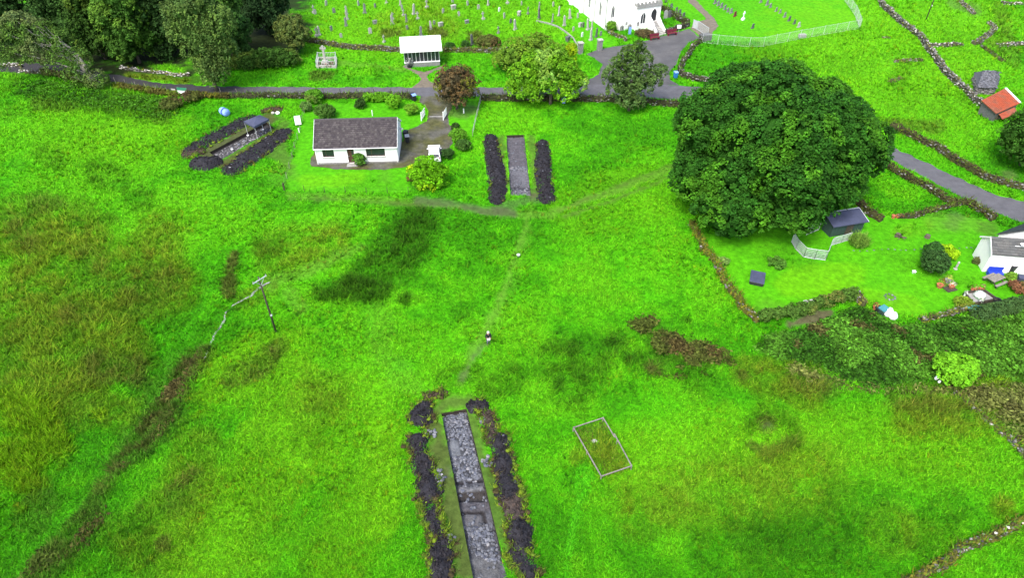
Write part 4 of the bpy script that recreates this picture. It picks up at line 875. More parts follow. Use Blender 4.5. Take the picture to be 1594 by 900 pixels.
woodtree('dark tree deep in the wood behind the willow', 110, 68, 4.4, 14, (.030, .082, .016), 14)
woodtree('dark tree deep in the wood in the top left corner', 25, 72, 4.4, 12, (.034, .09, .018), 14)
woodtree('dark tree at the back of the wood behind the tallest crowns', 215, 45, 4.8, 15, (.026, .07, .016), 14)
b = P(462, 82)
tree('hawthorn_bush', 'round greyish green bush at the right edge of the wood beside the graveyard', b, rlobes(12, 2.9, 3.4, 3.0, 1.0, 1.4, .9, -.6), (.075, .125, .030), 620, .19, 14, .32, .12, amt=.4, yellow=.3, core=.74)
tree('bramble_bush', 'low dark bramble mass at the foot of the wood left of the stone cross', P(425, 103), [(-4, 0, .9, 2.6, 1.8, 1.2), (-1, .3, 1.2, 2.6, 2, 1.5), (2, .6, 1.2, 2.4, 2, 1.3), (-6.5, -.2, .6, 2, 1.4, .9)], (.04, .11, .014), 620, .19, 14, .32, .1, cat='bush', amt=.4, tone2=(.075, .14, .02))
b = P(338, 141)
tree('drooping_willow', 'tall grey-green drooping tree standing at the lane edge in front of the wood', b, [(-1, .3, 12.6, 2.6, 2.6, 2.6), (-1.6, .3, 10, 2.8, 2.6, 2.6), (1.4, .5, 9.2, 2.6, 2.4, 2.6), (-.8, .2, 7.2, 2.4, 2.2, 2.2), (2.6, .4, 6.6, 1.9, 1.9, 2), (0, 0, 4.8, 1.9, 1.8, 1.9), (.2, -.2, 2.8, 1.6, 1.5, 1.6), (-2.4, .4, 12.5, 2, 2, 2), (3.2, .6, 11, 2, 2, 2), (1, .5, 13.5, 2, 2, 1.8), (1.4, 0, 3.6, 1.3, 1.3, 1.3), (-3.4, .4, 9.2, 1.6, 1.6, 1.8)], (.080, .165, .035), 1500, .2, 15, .38, .25, amt=.4, yellow=.25, droop=.8, core=.58, tone2=(.06, .12, .03))
# the bare-limbed willow: sparse leaf and pale curving limbs
b = P(150, 132)
wl_lobes = [(-2.2, 0, 2.0, 2.0, 1.8, 1.6), (-4.4, .6, 4.0, 2.4, 2.2, 1.9), (-7.0, 1, 5.6, 2.4, 2.4, 2.0), (-9.6, 1.4, 5.0, 2.2, 2.2, 1.8), (-11.6, 1.8, 7.0, 2.2, 2.2, 2), (-6.2, 1.2, 8.2, 2.2, 2.2, 1.8), (-9, 1.6, 9.0, 2.4, 2.2, 1.8), (-12.5, 1.6, 3.6, 1.8, 1.8, 1.6), (.6, -.6, 1.4, 1.6, 1.4, 1.2), (-1.0, .2, 4.2, 1.6, 1.6, 1.6), (-3.4, 1, 7.0, 1.7, 1.7, 1.6), (1.2, -1.2, .8, 1.2, 1, .8)]
wt = tree('bare_willow', 'half bare willow with pale curving limbs leaning over the lane at the far left', b, wl_lobes, (.058, .135, .022), 1900, .19, 13, .42, .3, bark='palebark', amt=.45, yellow=.25, cover=.7, core=0, droop=.5, tone2=(.085, .14, .045), lean=(-1.2, .5))
mb = MB()
for l in wl_lobes[:8]:
    e = b + Vector(l[:3]) + Vector((random.uniform(-2, 2), random.uniform(-1.6, 1.6), random.uniform(.6, 2.4)))
    mb.tube(limb_pts(b + Vector((-.9, .4, random.uniform(1.5, 4))), e, 7, .16), [.12, .10, .08, .06, .05, .03, .015], 5)
for _ in range(14):
    mb.tube(limb_pts(b + Vector((random.uniform(-1, 1), 0, .4)), b + Vector((random.uniform(-3.5, 2.6), random.uniform(-2.5, .8), random.uniform(.1, 3.4))), 5, .2), [.05, .045, .035, .025, .012], 4)
mb.build('bare_limb', M['palebark'], wt, world=True)

# ------------------------------------------------------------------ hedges, garden shrubs, thicket
def hedge(name, label, pl, w, h, col, dens=60, leaf=.13, cat='hedge', tone2=None, **kw):
    x, y, tx, ty, L = resample(pl, .5); i0 = len(x) // 2
    b = (float(x[i0]), float(y[i0]), float(H(x[i0], y[i0])))
    lobes = []
    for k in range(0, len(x), max(1, int(w / .5 * .7))):
        r = w * random.uniform(.42, .6); lobes.append((float(x[k]) - b[0] + random.uniform(-.1, .1), float(y[k]) - b[1] + random.uniform(-.1, .1), h * .48, r, r, h * random.uniform(.42, .58)))
    return tree(name, label, b, lobes, col, int(dens * L * max(w, h)), leaf, 11, .2, .05, cat=cat, boughs=2, tone2=tone2, core=.82, **kw)
hedge('garden_hedge', 'ragged leafy hedge along the lower edge of the right-hand garden lawn', [(1182, 500), (1215, 494), (1255, 486), (1290, 474), (1326, 463)], 1.1, 1.2, (.06, .14, .02), 50, .14, tone2=(.11, .15, .03), cover=.8)
hedge('evergreen_hedge', 'grey-green clipped hedge in front of the white house at the right edge', [(1522, 496), (1540, 494), (1562, 489), (1594, 484), (1640, 478)], 1.8, 1.5, (.045, .105, .028), 60, .13)
hedge('back_hedge', 'low bright green hedge along the lane behind the cottage', [(574, 157), (590, 157), (602, 157)], 1.3, 1.3, (.10, .30, .012), 60, .12)
bush('round_shrub', 'round bright green clipped shrub behind the cottage beside the low hedge', 614, 168, 1.05, 2.0, (.11, .33, .012))
bush('round_shrub', 'small dark clipped shrub on the cottage back lawn', 562, 168, .72, 1.4, (.03, .075, .014))
bush('round_shrub', 'light green rounded bush near the cottage back corner and gate', 641, 177, 1.0, 1.35, (.12, .30, .02))
bush('leafy_bush', 'leafy bush growing in the lane wall behind the left end of the cottage', 491, 160, 1.25, 2.0, (.075, .23, .014), tone2=(.1, .18, .03))
bush('round_shrub', 'domed dark shrub against the back of the cottage roof', 508, 183, 1.5, 1.9, (.055, .14, .02), tone2=(.1, .16, .03))
bush('rough_bush', 'rough grey-green bush at the left end of the cottage back garden', 478, 172, .8, 1.2, (.08, .17, .035))
tree('golden_shrub', 'big golden yellow-green shrub in front of the white car', P(667, 288), [(-.9, 0, 1.3, 1.3, 1.2, 1.2), (.2, .1, 2.2, 1.3, 1.2, 1.2), (1.2, .2, 1.6, 1.1, 1.1, 1.0), (-.5, .3, 2.9, 1.0, .9, .9), (.7, .2, 3.1, .8, .8, .8), (1.9, .1, 2.0, .8, .8, .7), (-1.6, 0, 2.0, .8, .8, .8), (0, -.7, .8, 1.5, 1.0, .8), (1.5, -.3, .9, .9, .8, .7)], (.10, .32, .006), 620, .17, 12, .3, .08, cat='shrub', stems=3, boughs=6, tone2=(.30, .47, .006), amt=.45, cover=.85, core=.6)
bush('red_shrub', 'small reddish brown shrub at the foot of the golden shrub', 644, 281, .7, 1.0, (.12, .045, .03))
bush('green_shrub', 'bright green shrub right of the drive above the dark one', 714, 219, 1.15, 1.6, (.08, .24, .014))
bush('dark_shrub', 'dark green shrub right of the drive near the wire fence', 722, 232, 1.0, 1.3, (.05, .13, .02))
bush('dark_shrub', 'small dark shrub between the white car and the fence', 698, 245, .75, 1.2, (.03, .085, .016))
bush('dark_shrub', 'tiny dark shrub at the head of the drive lawn', 709, 200, .5, .7, (.03, .075, .014))
bush('porch_plant', 'feathery green plant beside the cottage front door', 561, 256, .75, 1.5, (.06, .17, .02), amt=.5)
bush('dark_bush', 'tall dark bush on the right-hand lawn in front of the lime bush', 1449, 424, 1.35, 2.6, (.028, .08, .018), n=420)
bush('dark_bush', 'dark green bush behind the tall dark bush on the right-hand lawn', 1447, 403, 1.0, 1.9, (.03, .10, .018))
bush('lime_bush', 'bright lime bush beside the dark bush on the right-hand lawn', 1471, 399, 1.15, 1.1, (.24, .46, .008))
bush('feathery_plant', 'pale green feathery plant beside the blue-roofed shed', 1335, 380, 1.6, 2.1, (.13, .27, .05), cover=.7, core=0) if False else None
bush('low_shrub', 'low ring-shaped shrub on the shaded lawn left of the wire pen', 1208, 413, .85, .7, (.06, .17, .02))
bush('spiky_plant', 'spiky pale green plant against the mossy garden wall', 1124, 412, .5, .8, (.14, .26, .06))
bush('round_bush', 'bright green ball-shaped bush standing in the bramble thicket', 1477, 592, 1.75, 2.7, (.12, .36, .014), n=620, leaf=.15)
bush('fern_clump', 'dark ferny clump at the left edge of the white shelter wall', 700, 78, .9, 1.2, (.03, .09, .014))
bush('brown_bush', 'brownish overgrown bush in the graveyard right of the shelter', 760, 74, 2.1, 2.0, (.085, .12, .025), tone2=(.10, .08, .03), n=300)
bush('graveyard_bush', 'small dark bush in the graveyard just right of the shelter roof', 725, 74, .7, 1.1, (.03, .09, .014))
bush('hedgerow_bush', 'brown-green scrub on the field side of the lane below the willow', 268, 168, 1.7, 1.5, (.07, .10, .02), tone2=(.09, .065, .03), n=200, cover=.8)
bush('hedgerow_bush', 'brambly scrub hanging over the lane wall beside the green sign', 300, 156, 1.5, 1.2, (.075, .10, .02), tone2=(.08, .06, .03), n=180)
bush('church_bush', 'leafy green bush below the white church corner', 951, 47, 1.0, 1.6, (.10, .25, .02))
bush('church_bush', 'brown and pink flowering bed beside the church steps', 1003, 55, 1.7, .8, (.09, .08, .035), tone2=(.20, .16, .13))
hedge('lane_hedge', 'low mossy hedge bank with gaps along the lane left of the cottage', [(190, 137), (220, 142), (250, 147), (275, 150)], .9, .8, (.08, .085, .018), 45, tone2=(.11, .17, .02), cover=.7)
hedge('lane_hedge', 'low brown-green hedge bank along the lane beside the drooping tree', [(300, 151), (330, 153), (352, 153)], .9, .9, (.075, .075, .02), 45, tone2=(.12, .13, .015), cover=.75)
hedge('lane_hedge', 'brushy hedge bank below the pale willow at the left end of the lane', [(70, 116), (100, 121), (130, 128), (150, 134)], 1.1, 1.0, (.09, .14, .03), 45, tone2=(.10, .09, .04), cover=.7)
# feathery plant: arching blades
b = P(1335, 381); r_ = T('feathery_plant', 'pale green feathery plant arching beside the blue-roofed shed', 'plant', b)
n = 900; a = RNG.random(n) * 6.283; q = RNG.random(n) ** .6 * 1.5
v, f, c = blades_np(np.column_stack([b.x + np.cos(a) * q * .7, b.y + np.sin(a) * q * .7, b.z + .1 + RNG.random(n) * 1.3 * (1 - q / 2)]), RNG.uniform(.4, .9, n), RNG.uniform(.05, .1, n), RNG.uniform(.3, 1.2, n), tint((.13, .27, .04), n, .5, .2))
npmesh('fronds', v, f, M['grass'], r_, c, world=True)
# bramble thicket: one mass
def thicket(name, poly, n, hmax, base, tone, seed, per=7):
    wp = wpoly(poly); a = np.array(wp); x = RNG.uniform(a[:, 0].min(), a[:, 0].max(), n); y = RNG.uniform(a[:, 1].min(), a[:, 1].max(), n)
    d, _, _ = dist_line(x, y, wp + wp[:1]); m = inpoly(x, y, wp) & (RNG.random(n) < sstep(0, 1.5, d + .9 * (fbm(x / 1.2, y / 1.2, 5, 2)))) & ((seed != 171) | (fbm(x / 1.3, y / 1.3, 18, 2) > .52)) & ((seed < 70) | (seed in (141, 171)) | (fbm(x / 2.4, y / 2.4, 8, 3) + .04 * np.minimum(d, 3) > .52)); x, y, d = x[m], y[m], d[m]; n = len(x)
    nn = fbm(x / 3.2, y / 3.2, seed, 2); n2 = fbm(x / .9, y / .9, seed + 5, 2)
    hh = hmax * sstep(0, 2.2, d) * (.3 + .9 * nn) * (.25 + 1.4 * n2)
    z = H(x, y) + hh * RNG.uniform(.75, 1, n)
    w = sstep(.42, .6, nn)[:, None]; c0 = np.array(base) * (1 - w) + np.array(tone) * w
    c0 = np.where((fbm(x / 1.9, y / 1.9, seed + 9, 2) > (.66 if seed < 70 else 2))[:, None], np.array([(.07, .075, .02)]), c0)
    k = per; p = np.repeat(np.column_stack([x, y, z]), k, 0) + RNG.normal(size=(n * k, 3)) * np.array([.18, .18, .09])
    ln = RNG.normal(size=(n * k, 3)) * .45 + np.array([[0, 0, .8]])
    col = np.clip(np.repeat(c0 * RNG.uniform(.35, 1.9, (n, 1)), k, 0) * RNG.uniform(.7, 1.35, (n * k, 1)), 0, 1)
    v, f, c = leaves_np(p, ln, RNG.uniform(.09, .24, n * k), col, 2.1)
    return kind(npmesh(name, v, f, M['leaf'], None, c), 'stuff')
thicket('bramble_thicket', BRAMBLE, 34000, 1.05, (.024, .085, .006), (.062, .180, .014), 41)
thicket('bracken', [(1220, 575), (1230, 560), (1320, 592), (1400, 602), (1500, 596), (1560, 590), (1640, 600), (1640, 690), (1594, 700), (1540, 660), (1490, 625), (1440, 620), (1390, 618), (1330, 610), (1260, 606)], 7000, .7, (.075, .11, .02), (.11, .13, .03), 61, 5)
thicket('nettles', [(130, 136), (200, 143), (262, 152), (290, 160), (280, 185), (240, 190), (190, 178), (130, 172), (70, 160), (20, 150), (20, 128), (80, 122)], 4200, .5, (.026, .10, .006), (.05, .16, .010), 141, 5)
thicket('dead_bracken', [(326, 540), (320, 565), (292, 615), (264, 660), (228, 705), (190, 738), (160, 738), (196, 680), (226, 625), (254, 575), (288, 545)], 8000, .6, (.062, .056, .016), (.045, .066, .010), 151, 5)
thicket('dead_bracken', [(168, 796), (152, 830), (98, 882), (20, 915), (50, 870), (104, 822)], 2600, .5, (.062, .056, .016), (.048, .075, .010), 161, 5)
thicket('dead_bracken', [(978, 500), (1012, 488), (1035, 512), (1080, 522), (1130, 545), (1150, 575), (1100, 588), (1060, 592), (1025, 588), (1000, 572), (985, 550), (975, 525)], 6500, .6, (.070, .058, .018), (.055, .075, .012), 171, 5)

# ------------------------------------------------------------------ building parts (local frame: x along the front, y to the back, front face at y = 0)
def wall_open(mb, L, Hh, th, ops, y0=0.0):
    """front wall with real openings: ops = (x0, x1, z0, z1)"""
    xs = sorted({0.0, L} | {o[0] for o in ops} | {o[1] for o in ops})
    for a, b in zip(xs[:-1], xs[1:]):
        cut = sorted([(o[2], o[3]) for o in ops if o[0] <= a + 1e-6 and o[1] >= b - 1e-6]); z = 0.0
        for c0, c1 in cut:
            if c0 > z: mb.b2(a, b, y0, y0 + th, z, c0)
            z = c1
        if z < Hh: mb.b2(a, b, y0, y0 + th, z, Hh)
def window(root, x0, x1, z0, z1, y, mull=1, material='brownwood', name='window', sill=True):
    f = MB(); t = .07
    f.b2(x0, x1, y, y + .07, z0, z0 + t); f.b2(x0, x1, y, y + .07, z1 - t, z1); f.b2(x0, x0 + t, y, y + .07, z0 + t, z1 - t); f.b2(x1 - t, x1, y, y + .07, z0 + t, z1 - t)
    for k in range(1, mull + 1):
        xm = x0 + (x1 - x0) * k / (mull + 1) if mull > 1 else x0 + (x1 - x0) * .28
        f.b2(xm - .03, xm + .03, y + .005, y + .065, z0 + t, z1 - t)
    o = f.build(name, M[material], root)
    MB().b2(x0 + t, x1 - t, y + .035, y + .05, z0 + t, z1 - t).build('pane', M['glass'], o)
    if sill: MB().b2(x0 - .08, x1 + .08, y - .2, y - .005, z0 - .07, z0 - .005).build('sill', M['concrete'], o)
    return o
def tiles(root, o, ux, us, L, S, tw, th_, cols, name='roof_tiling', material='tile', lift=.06):
    """rows of overlapping tiles on a slope: o lower corner, ux unit along the eave, us unit up the slope"""
    o, ux, us = (np.array(v, float) for v in (o, ux, us)); n = np.cross(ux, us)
    nr, nc = int(math.ceil(S / th_)), int(math.ceil(L / tw)); rr, cc = np.meshgrid(np.arange(nr), np.arange(nc), indexing='ij'); rr, cc = rr.ravel(), cc.ravel(); N = len(rr)
    x0 = np.clip(cc * tw + (rr % 2) * tw * .5 - tw * .5, 0, L) + .008; x1 = np.clip(x0 + tw - .016, 0, L); s0 = rr * th_; s1 = np.minimum(s0 + th_ * 1.12, S)
    m = x1 - x0 > .05; x0, x1, s0, s1, rr = x0[m], x1[m], s0[m], s1[m], rr[m]; N = len(x0); l0 = lift + RNG.normal(size=N) * .006
    def pt(x, s, h): return o + x[:, None] * ux + s[:, None] * us + h[:, None] * n
    z = np.zeros(N)
    v = np.stack([pt(x0, s0, l0), pt(x1, s0, l0), pt(x1, s1, z + .006), pt(x0, s1, z + .006), pt(x0, s0, z), pt(x1, s0, z)], 1)
    f = np.array([(0, 1, 2, 3), (4, 5, 1, 0), (4, 0, 3, 3), (1, 5, 2, 2)]); f = (f[None, :2] + (np.arange(N) * 6)[:, None, None]).reshape(-1, 4)
    c = np.array(cols)[RNG.integers(0, len(cols), N)] * RNG.uniform(.88, 1.12, (N, 1)); c = np.repeat(c, 6, 0)
    return kind(npmesh(name, v.reshape(-1, 3), f, M[material], root, c), 'stuff')
def gable_house(root, L, D, He, Hr, ops, wallm='white', over=.3, tcols=((.1, .1, .1),), tw=.3, tl=.3, tm='tile', ridge=True, plinth=.25, ox=None):
    ox = over if ox is None else ox
    mb = MB(); th = .25; wall_open(mb, L, He, th, ops)
    mb.b2(0, L, D - th, D, 0, He)
    for x in (0, L - th):
        mb.prism_x([(th, 0), (D - th, 0), (D - th, He), (D / 2, Hr - .05), (th, He)], x, x + th)
        mb.prism_x([(0, He), (D, He), (D / 2, Hr)], x + .004, x + th - .004)
    mb.build('wall', M[wallm], root)
    if plinth: 
        p = MB(); xs = sorted([(o[0], o[1]) for o in ops if o[2] < plinth]); x = -.03
        for a, b in xs: p.b2(x, a, -.03, -.004, -.3, plinth); x = b
        p.b2(x, L + .03, -.03, -.004, -.3, plinth); p.b2(L + .004, L + .03, -.003, D, -.3, plinth); p.b2(-.03, -.004, -.003, D, -.3, plinth); p.build('plinth', M['plinth'], root)
    sl = math.hypot(D / 2, Hr - He); cy, cz = (D / 2) / sl, (Hr - He) / sl
    rf = MB()
    for s in (1, -1):
        y0 = -over * cy if s == 1 else D + over * cy; z0 = He - over * cz; yr = D / 2
        a = [(y0, z0), (yr, Hr), (yr, Hr + .10), (y0, z0 + .10)]
        rf.prism_x(a if s == 1 else a[::-1], -ox, L + ox)
    r = rf.build('roof', M['slate' if tm == 'slate' else 'tile'], root)
    tcols = np.array(tcols); ca = r.data.color_attributes.new('Col', 'FLOAT_COLOR', 'POINT'); ca.data.foreach_set('color', np.tile(np.append(tcols.mean(0), 1), len(r.data.vertices)).astype(np.float32))
    S = sl + over
    tiles(r, (-ox, -over * cy, He - over * cz + .10), (1, 0, 0), (0, cy, cz), L + 2 * ox, S - .05, tw, tl, tcols, material=tm)
    tiles(r, (L + ox, D + over * cy, He - over * cz + .10), (-1, 0, 0), (0, -cy, cz), L + 2 * ox, S - .05, tw, tl, tcols, material=tm)
    if ridge:
        rb = MB(); n = int((L + 2 * ox) / .45)
        for k in range(n):
            x0 = -ox + (L + 2 * ox) * k / n; x1 = x0 + (L + 2 * ox) / n - .02
            rb.prism_x([(D / 2 - .16, Hr + .07), (D / 2 + .16, Hr + .07), (D / 2 + .06, Hr + .21), (D / 2 - .06, Hr + .21)], x0, x1)
        rr = rb.build('ridge_tiling', M['tile'], r); kind(rr, 'stuff')
        ca = rr.data.color_attributes.new('Col', 'FLOAT_COLOR', 'POINT'); ca.data.foreach_set('color', np.tile(np.append(tcols.mean(0) * 1.15, 1), len(rr.data.vertices)).astype(np.float32))
    return r
# ------------------------------------------------------------------ the white cottage
A_, B_ = P(494.5, 255.5), P(621, 252); L_ = (B_ - A_).length; RZ = math.atan2(B_.y - A_.y, B_.x - A_.x)
cot = T('cottage', 'white single-storey cottage with a dark tiled roof beside the middle trench', 'cottage', A_, RZ)
W1, DR, W2 = (.085 * L_, .225 * L_, 1.05, 2.25), (.385 * L_, .468 * L_, .08, 2.2), (.615 * L_, .845 * L_, 1.0, 2.25)
TC = [(.050, .043, .047), (.058, .050, .054), (.042, .036, .041), (.072, .064, .066)]
rf = gable_house(cot, L_, 6.6, 2.55, 4.75, [W1, DR, W2], over=.32, tcols=TC, tw=.30, tl=.30, ox=.06)
window(cot, *W1, .12, 1, 'brownwood'); window(cot, *W2, .12, 1, 'brownwood')
d = MB().b2(DR[0] + .02, DR[1] - .02, .14, .19, .1, 2.16).build('door', M['brownwood'], cot); MB().b2(DR[0] + .55, DR[1] - .12, .125, .137, 1.2, 2.0).build('door_pane', M['glass'], d); MB().b2(DR[0] + .1, DR[0] + .16, .08, .138, 1.05, 1.15).build('handle', M['palemetal'], d)
MB().b2(DR[0] - .2, DR[1] + .3, -.9, -.04, -.1, .12).build('doorstep', M['concrete'], cot)
g = MB(); g.tube([(-.08, -.38, 2.46), (L_ + .08, -.38, 2.46)], .06, 6); g.build('gutter', M['whitepaint'], cot)
for x in (.12, L_ - .12): MB().tube([(x, -.36, 2.42), (x, -.08, 2.2), (x, -.08, .1)], .045, 6).build('downpipe', M['whitepaint'], cot)
for s in (-1, 1):
    MB().prism_x([(-.36, 2.36), (3.3, 4.66), (6.96, 2.36), (6.96, 2.6), (3.3, 4.93), (-.36, 2.6)], L_ + .065 if s == 1 else -.1, L_ + .1 if s == 1 else -.065).build('bargeboard', M['whitepaint'], cot)
g = MB(); g.tube([(L_ + .1, 3.4, 3.3), (L_ + .38, 3.3, 3.3)], .03, 5); g.lathe((L_ + .4, 3.2, 3.15), [(.02, 0), (.28, .06), (.3, .1)], 10); g.build('satellite_dish', M['grey'], cot)
# ------------------------------------------------------------------ the white house at the right edge
h0 = P(1528, 423); hs = T('white_house', 'white house with a grey slate roof cut off by the right edge above the pond', 'house', h0, math.radians(-8))
SCOL = [(.085, .088, .088), (.10, .10, .098), (.075, .078, .08)]
r = gable_house(hs, 9.0, 2.9, 2.45, 3.45, [(5.0, 5.8, .1, 2.1)], over=.12, tcols=SCOL, tw=.6, tl=.30, tm='slate', plinth=0)
MB().b2(5.02, 5.78, .1, .16, .1, 2.08).build('door', M['darkgreen'], hs)
for s in (0,): MB().prism_x([(-.2, 2.33), (1.45, 3.47), (3.1, 2.33), (3.1, 2.55), (1.45, 3.68), (-.2, 2.55)], -.17, -.125).build('bargeboard', M['whitepaint'], hs)
g = MB(); g.tube([(2.9, .8, 2.9), (2.9, .8, 3.5)], .035, 6); g.lathe((2.9, .7, 3.35), [(.03, 0), (.26, .1), (.28, .14)], 10); g.beam((2.3, .8, 3.15), (3.3, .8, 3.15), .06, .06); g.build('satellite_dish', M['whitepaint'], r)
h1 = Pz(1555, 366, 2.5); h1 = Vector((h1.x + 4.4 * .42, h1.y - 4.4 * .906, 0)); hw_ = T('house_wing', 'grey slate roofed wing of the white house with a small white gable facing the garden', 'house', h1, math.radians(25))
gable_house(hw_, 9.0, 4.4, 2.6, 4.6, [], over=.2, tcols=SCOL, tw=.5, tl=.34, tm='slate', plinth=0)
# ------------------------------------------------------------------ the church
CH0 = P(943, 47) - Vector((0, 0, .1)); CRZ = math.radians(21)
ch = T('church', 'white church with an arched porch window and stepped entrance above the forecourt', 'church', CH0, CRZ)
NL, NW, NH, NR = 24.0, 10.3, 6.0, 10.0
mb = MB(); mb.b2(0, NW, 0, NL, -.4, NH)
mb.prism_y([(0, NH), (NW, NH), (NW / 2, NR)], .02, NL - .02); mb.build('nave', M['white'], ch)
rf = MB()
for s in (-1, 1):
    x0 = -.3 if s == -1 else NW + .3; a = [(x0, NH - .22), (NW / 2, NR), (NW / 2, NR + .15), (x0, NH - .07)]; rf.prism_y(a if s == 1 else a[::-1], -.05, NL + .3)
rr = rf.build('roof', M['slate'], ch); ca = rr.data.color_attributes.new('Col', 'FLOAT_COLOR', 'POINT'); ca.data.foreach_set('color', np.tile([.17, .155, .16, 1], len(rr.data.vertices)).astype(np.float32))
sl = math.hypot(NW / 2 + .3, NR - NH + .22); cxx, czz = (NW / 2 + .3) / sl, (NR - NH + .22) / sl
tiles(rr, (-.3, NL + .3, NH - .07), (0, -1, 0), (cxx, 0, czz), NL + .35, sl, .45, .35, [(.16, .145, .15), (.20, .18, .18), (.13, .12, .13)], material='slate')
MB().b2(2.2, 5.0, -1.0, -.004, -.4, 9.0).build('stair_turret', M['white'], ch)
MB().b2(5.0, 10.0, -2.0, -.006, -.4, 4.4).build('porch', M['white'], ch)
pp = MB(); pp.b2(4.9, 10.1, -2.1, -1.85, 4.4, 4.75); pp.b2(9.85, 10.1, -1.85, -.01, 4.4, 4.75); pp.b2(4.9, 5.15, -1.85, -1.01, 4.4, 4.75)
for k in range(7): pp.b2(4.9 + k * .77, 5.3 + k * .77, -2.11, -1.84, 4.75, 5.1)
for k in range(3): pp.b2(9.84, 10.11, -1.5 + k * .65, -1.15 + k * .65, 4.75, 5.1)
pp.build('parapet', M['concrete'], ch)
MB().b2(4.88, 10.12, -2.14, -2.003, 4.1, 4.3).build('string_course', M['concrete'], ch)
def arch(root, axis, c, z0, w, h, face, name='window', pane='glass', surround='white'):
    """pointed opening: a raised surround and a dark pane in it, on a wall plane"""
    def outline(w, h): return [(-w / 2, 0), (w / 2, 0), (w / 2, h * .66), (w * .3, h * .86), (0, h), (-w * .3, h * .86), (-w / 2, h * .66)]
    o, i = outline(w + .28, h + .2), outline(w, h); f = MB(); n = len(o)
    def put(p, d, dz=0): return (c + p[0], face - d, z0 + p[1] + dz) if axis == 'y' else (face - d, c - p[0], z0 + p[1] + dz)
    vs = [put(p, .10, -.08) for p in o] + [put(p, .10) for p in i] + [put(p, .0, -.08) for p in o] + [put(p, .0) for p in i]
    fs = []
    for k in range(n):
        j = (k + 1) % n; fs += [(k, j, n + j, n + k), (2 * n + k, 2 * n + j, j, k), (n + k, n + j, 3 * n + j, 3 * n + k)]
    f.add(vs, fs); fr = f.build(name, M[surround], root)
    MB().add([put(p, .012) for p in i] + [put(p, .004) for p in i], [tuple(range(n)), tuple(range(n, 2 * n))[::-1]]).build('pane' if name == 'window' else 'door_leaf', M[pane], fr)
    b = MB()
    if name == 'window':
        a = put((0, 0), .03); e = put((0, h * .95), .03); b.beam(a, e, .05, .05); b.build('mullion', M['whitepaint'], fr)
    return fr
for y in (2.6, 7.2, 11.8, 16.4): arch(ch, 'x', y, 2.0, .85, 2.7, 0.0)
arch(ch, 'y', 6.4, 1.3, .95, 2.0, -2.0); arch(ch, 'y', 8.6, 1.45, 1.15, 2.3, -2.0, 'door', 'dark')
arch(ch, 'y', 5.45, .9, .45, .9, -2.0); arch(ch, 'y', 1.1, 2.4, .6, 2.2, 0.0); arch(ch, 'y', 3.6, 1.0, .4, .7, -1.0); arch(ch, 'y', 2.75, .2, .5, .8, -1.0, surround='concrete'); arch(ch, 'y', 4.4, .2, .5, .8, -1.0, surround='concrete'); arch(ch, 'y', 7.2, 5.6, .8, 1.6, 0.0)
st = MB()
for k in range(8): st.b2(7.95, 9.3, -2.0 - .36 * (k + 1), -2.005 - .36 * k, -.3, 1.4 - .175 * k)
st.build('entrance_steps', M['concrete'], ch)
for x in (7.6, 9.32):
    MB().prism_x([(-2.01, -.3), (-2.01, 2.3), (-2.5, 2.3), (-5.0, .75), (-5.0, -.3)][::-1], x, x + .32).build('stair_wall', M['white'], ch)
for y in (.3, 4.9, 9.5): MB().tube([(-.08, y, 0), (-.08, y, NH - .3)], .06, 6).build('downpipe', M['grey'], ch)
for y in (5.2, 9.9, 14.6): MB().prism_y([(-.55, -.3), (-.006, -.3), (-.006, 4.6), (-.2, 4.4), (-.55, 2.6)], y, y + .6).build('buttress', M['white'], ch)
# ------------------------------------------------------------------ white-roofed shelter
s0 = P(631, 104.5); s1 = P(684.6, 101.5); SL = (s1 - s0).length
sh = T('shelter', 'small glazed shelter with a white sloping roof on the green by the lane', 'shelter', s0, math.atan2(s1.y - s0.y, s1.x - s0.x))
mb = MB(); mb.b2(-.05, SL + .05, -.08, .3, -.3, .75); mb.b2(-.05, .25, .31, 3.2, -.3, .75); mb.b2(SL - .25, SL + .05, .31, 3.2, -.3, .75); mb.b2(0, SL, 3.0, 3.25, -.3, 2.9); mb.build('stone_base', M['greystone'], sh)
MB().b2(-.1, SL + .1, -.14, .34, .752, .85).build('ledge', M['whitepaint'], sh)
wf = MB(); n = 9
for k in range(n + 1): wf.b2(SL * k / n - .04, SL * k / n + .04, .08, .16, .85, 2.55)
wf.b2(-.04, SL + .04, .07, .17, 2.552, 2.75); fr = wf.build('window_frame', M['palemetal'], sh)
for k in range(n): MB().b2(SL * k / n + .043, SL * (k + 1) / n - .043, .11, .13, .852, 2.55).build('pane', M['glass'], fr)
for x in (0.02, SL - .02): MB().b2(x - .05, x + .05, .3, 3.0, .752, 2.74).build('side_panel', M['navy'], sh)
mb = MB(); mb.add([(-.55, -.6, 2.72), (SL + .55, -.6, 2.72), (SL + .55, 3.7, 3.62), (-.55, 3.7, 3.62), (-.55, -.6, 2.86), (SL + .55, -.6, 2.86), (SL + .55, 3.7, 3.76), (-.55, 3.7, 3.76)], [(0, 3, 2, 1), (4, 5, 6, 7), (0, 1, 5, 4), (1, 2, 6, 5), (2, 3, 7, 6), (3, 0, 4, 7)])
ro = mb.build('roof', M['whitepaint'], sh)
mb = MB()
for k in range(9): x = -.5 + (SL + 1.0) * k / 8; mb.beam((x, -.58, 2.875), (x, 3.68, 3.775), .05, .03)
mb.build('roof_seam', M['whitepaint'], ro)
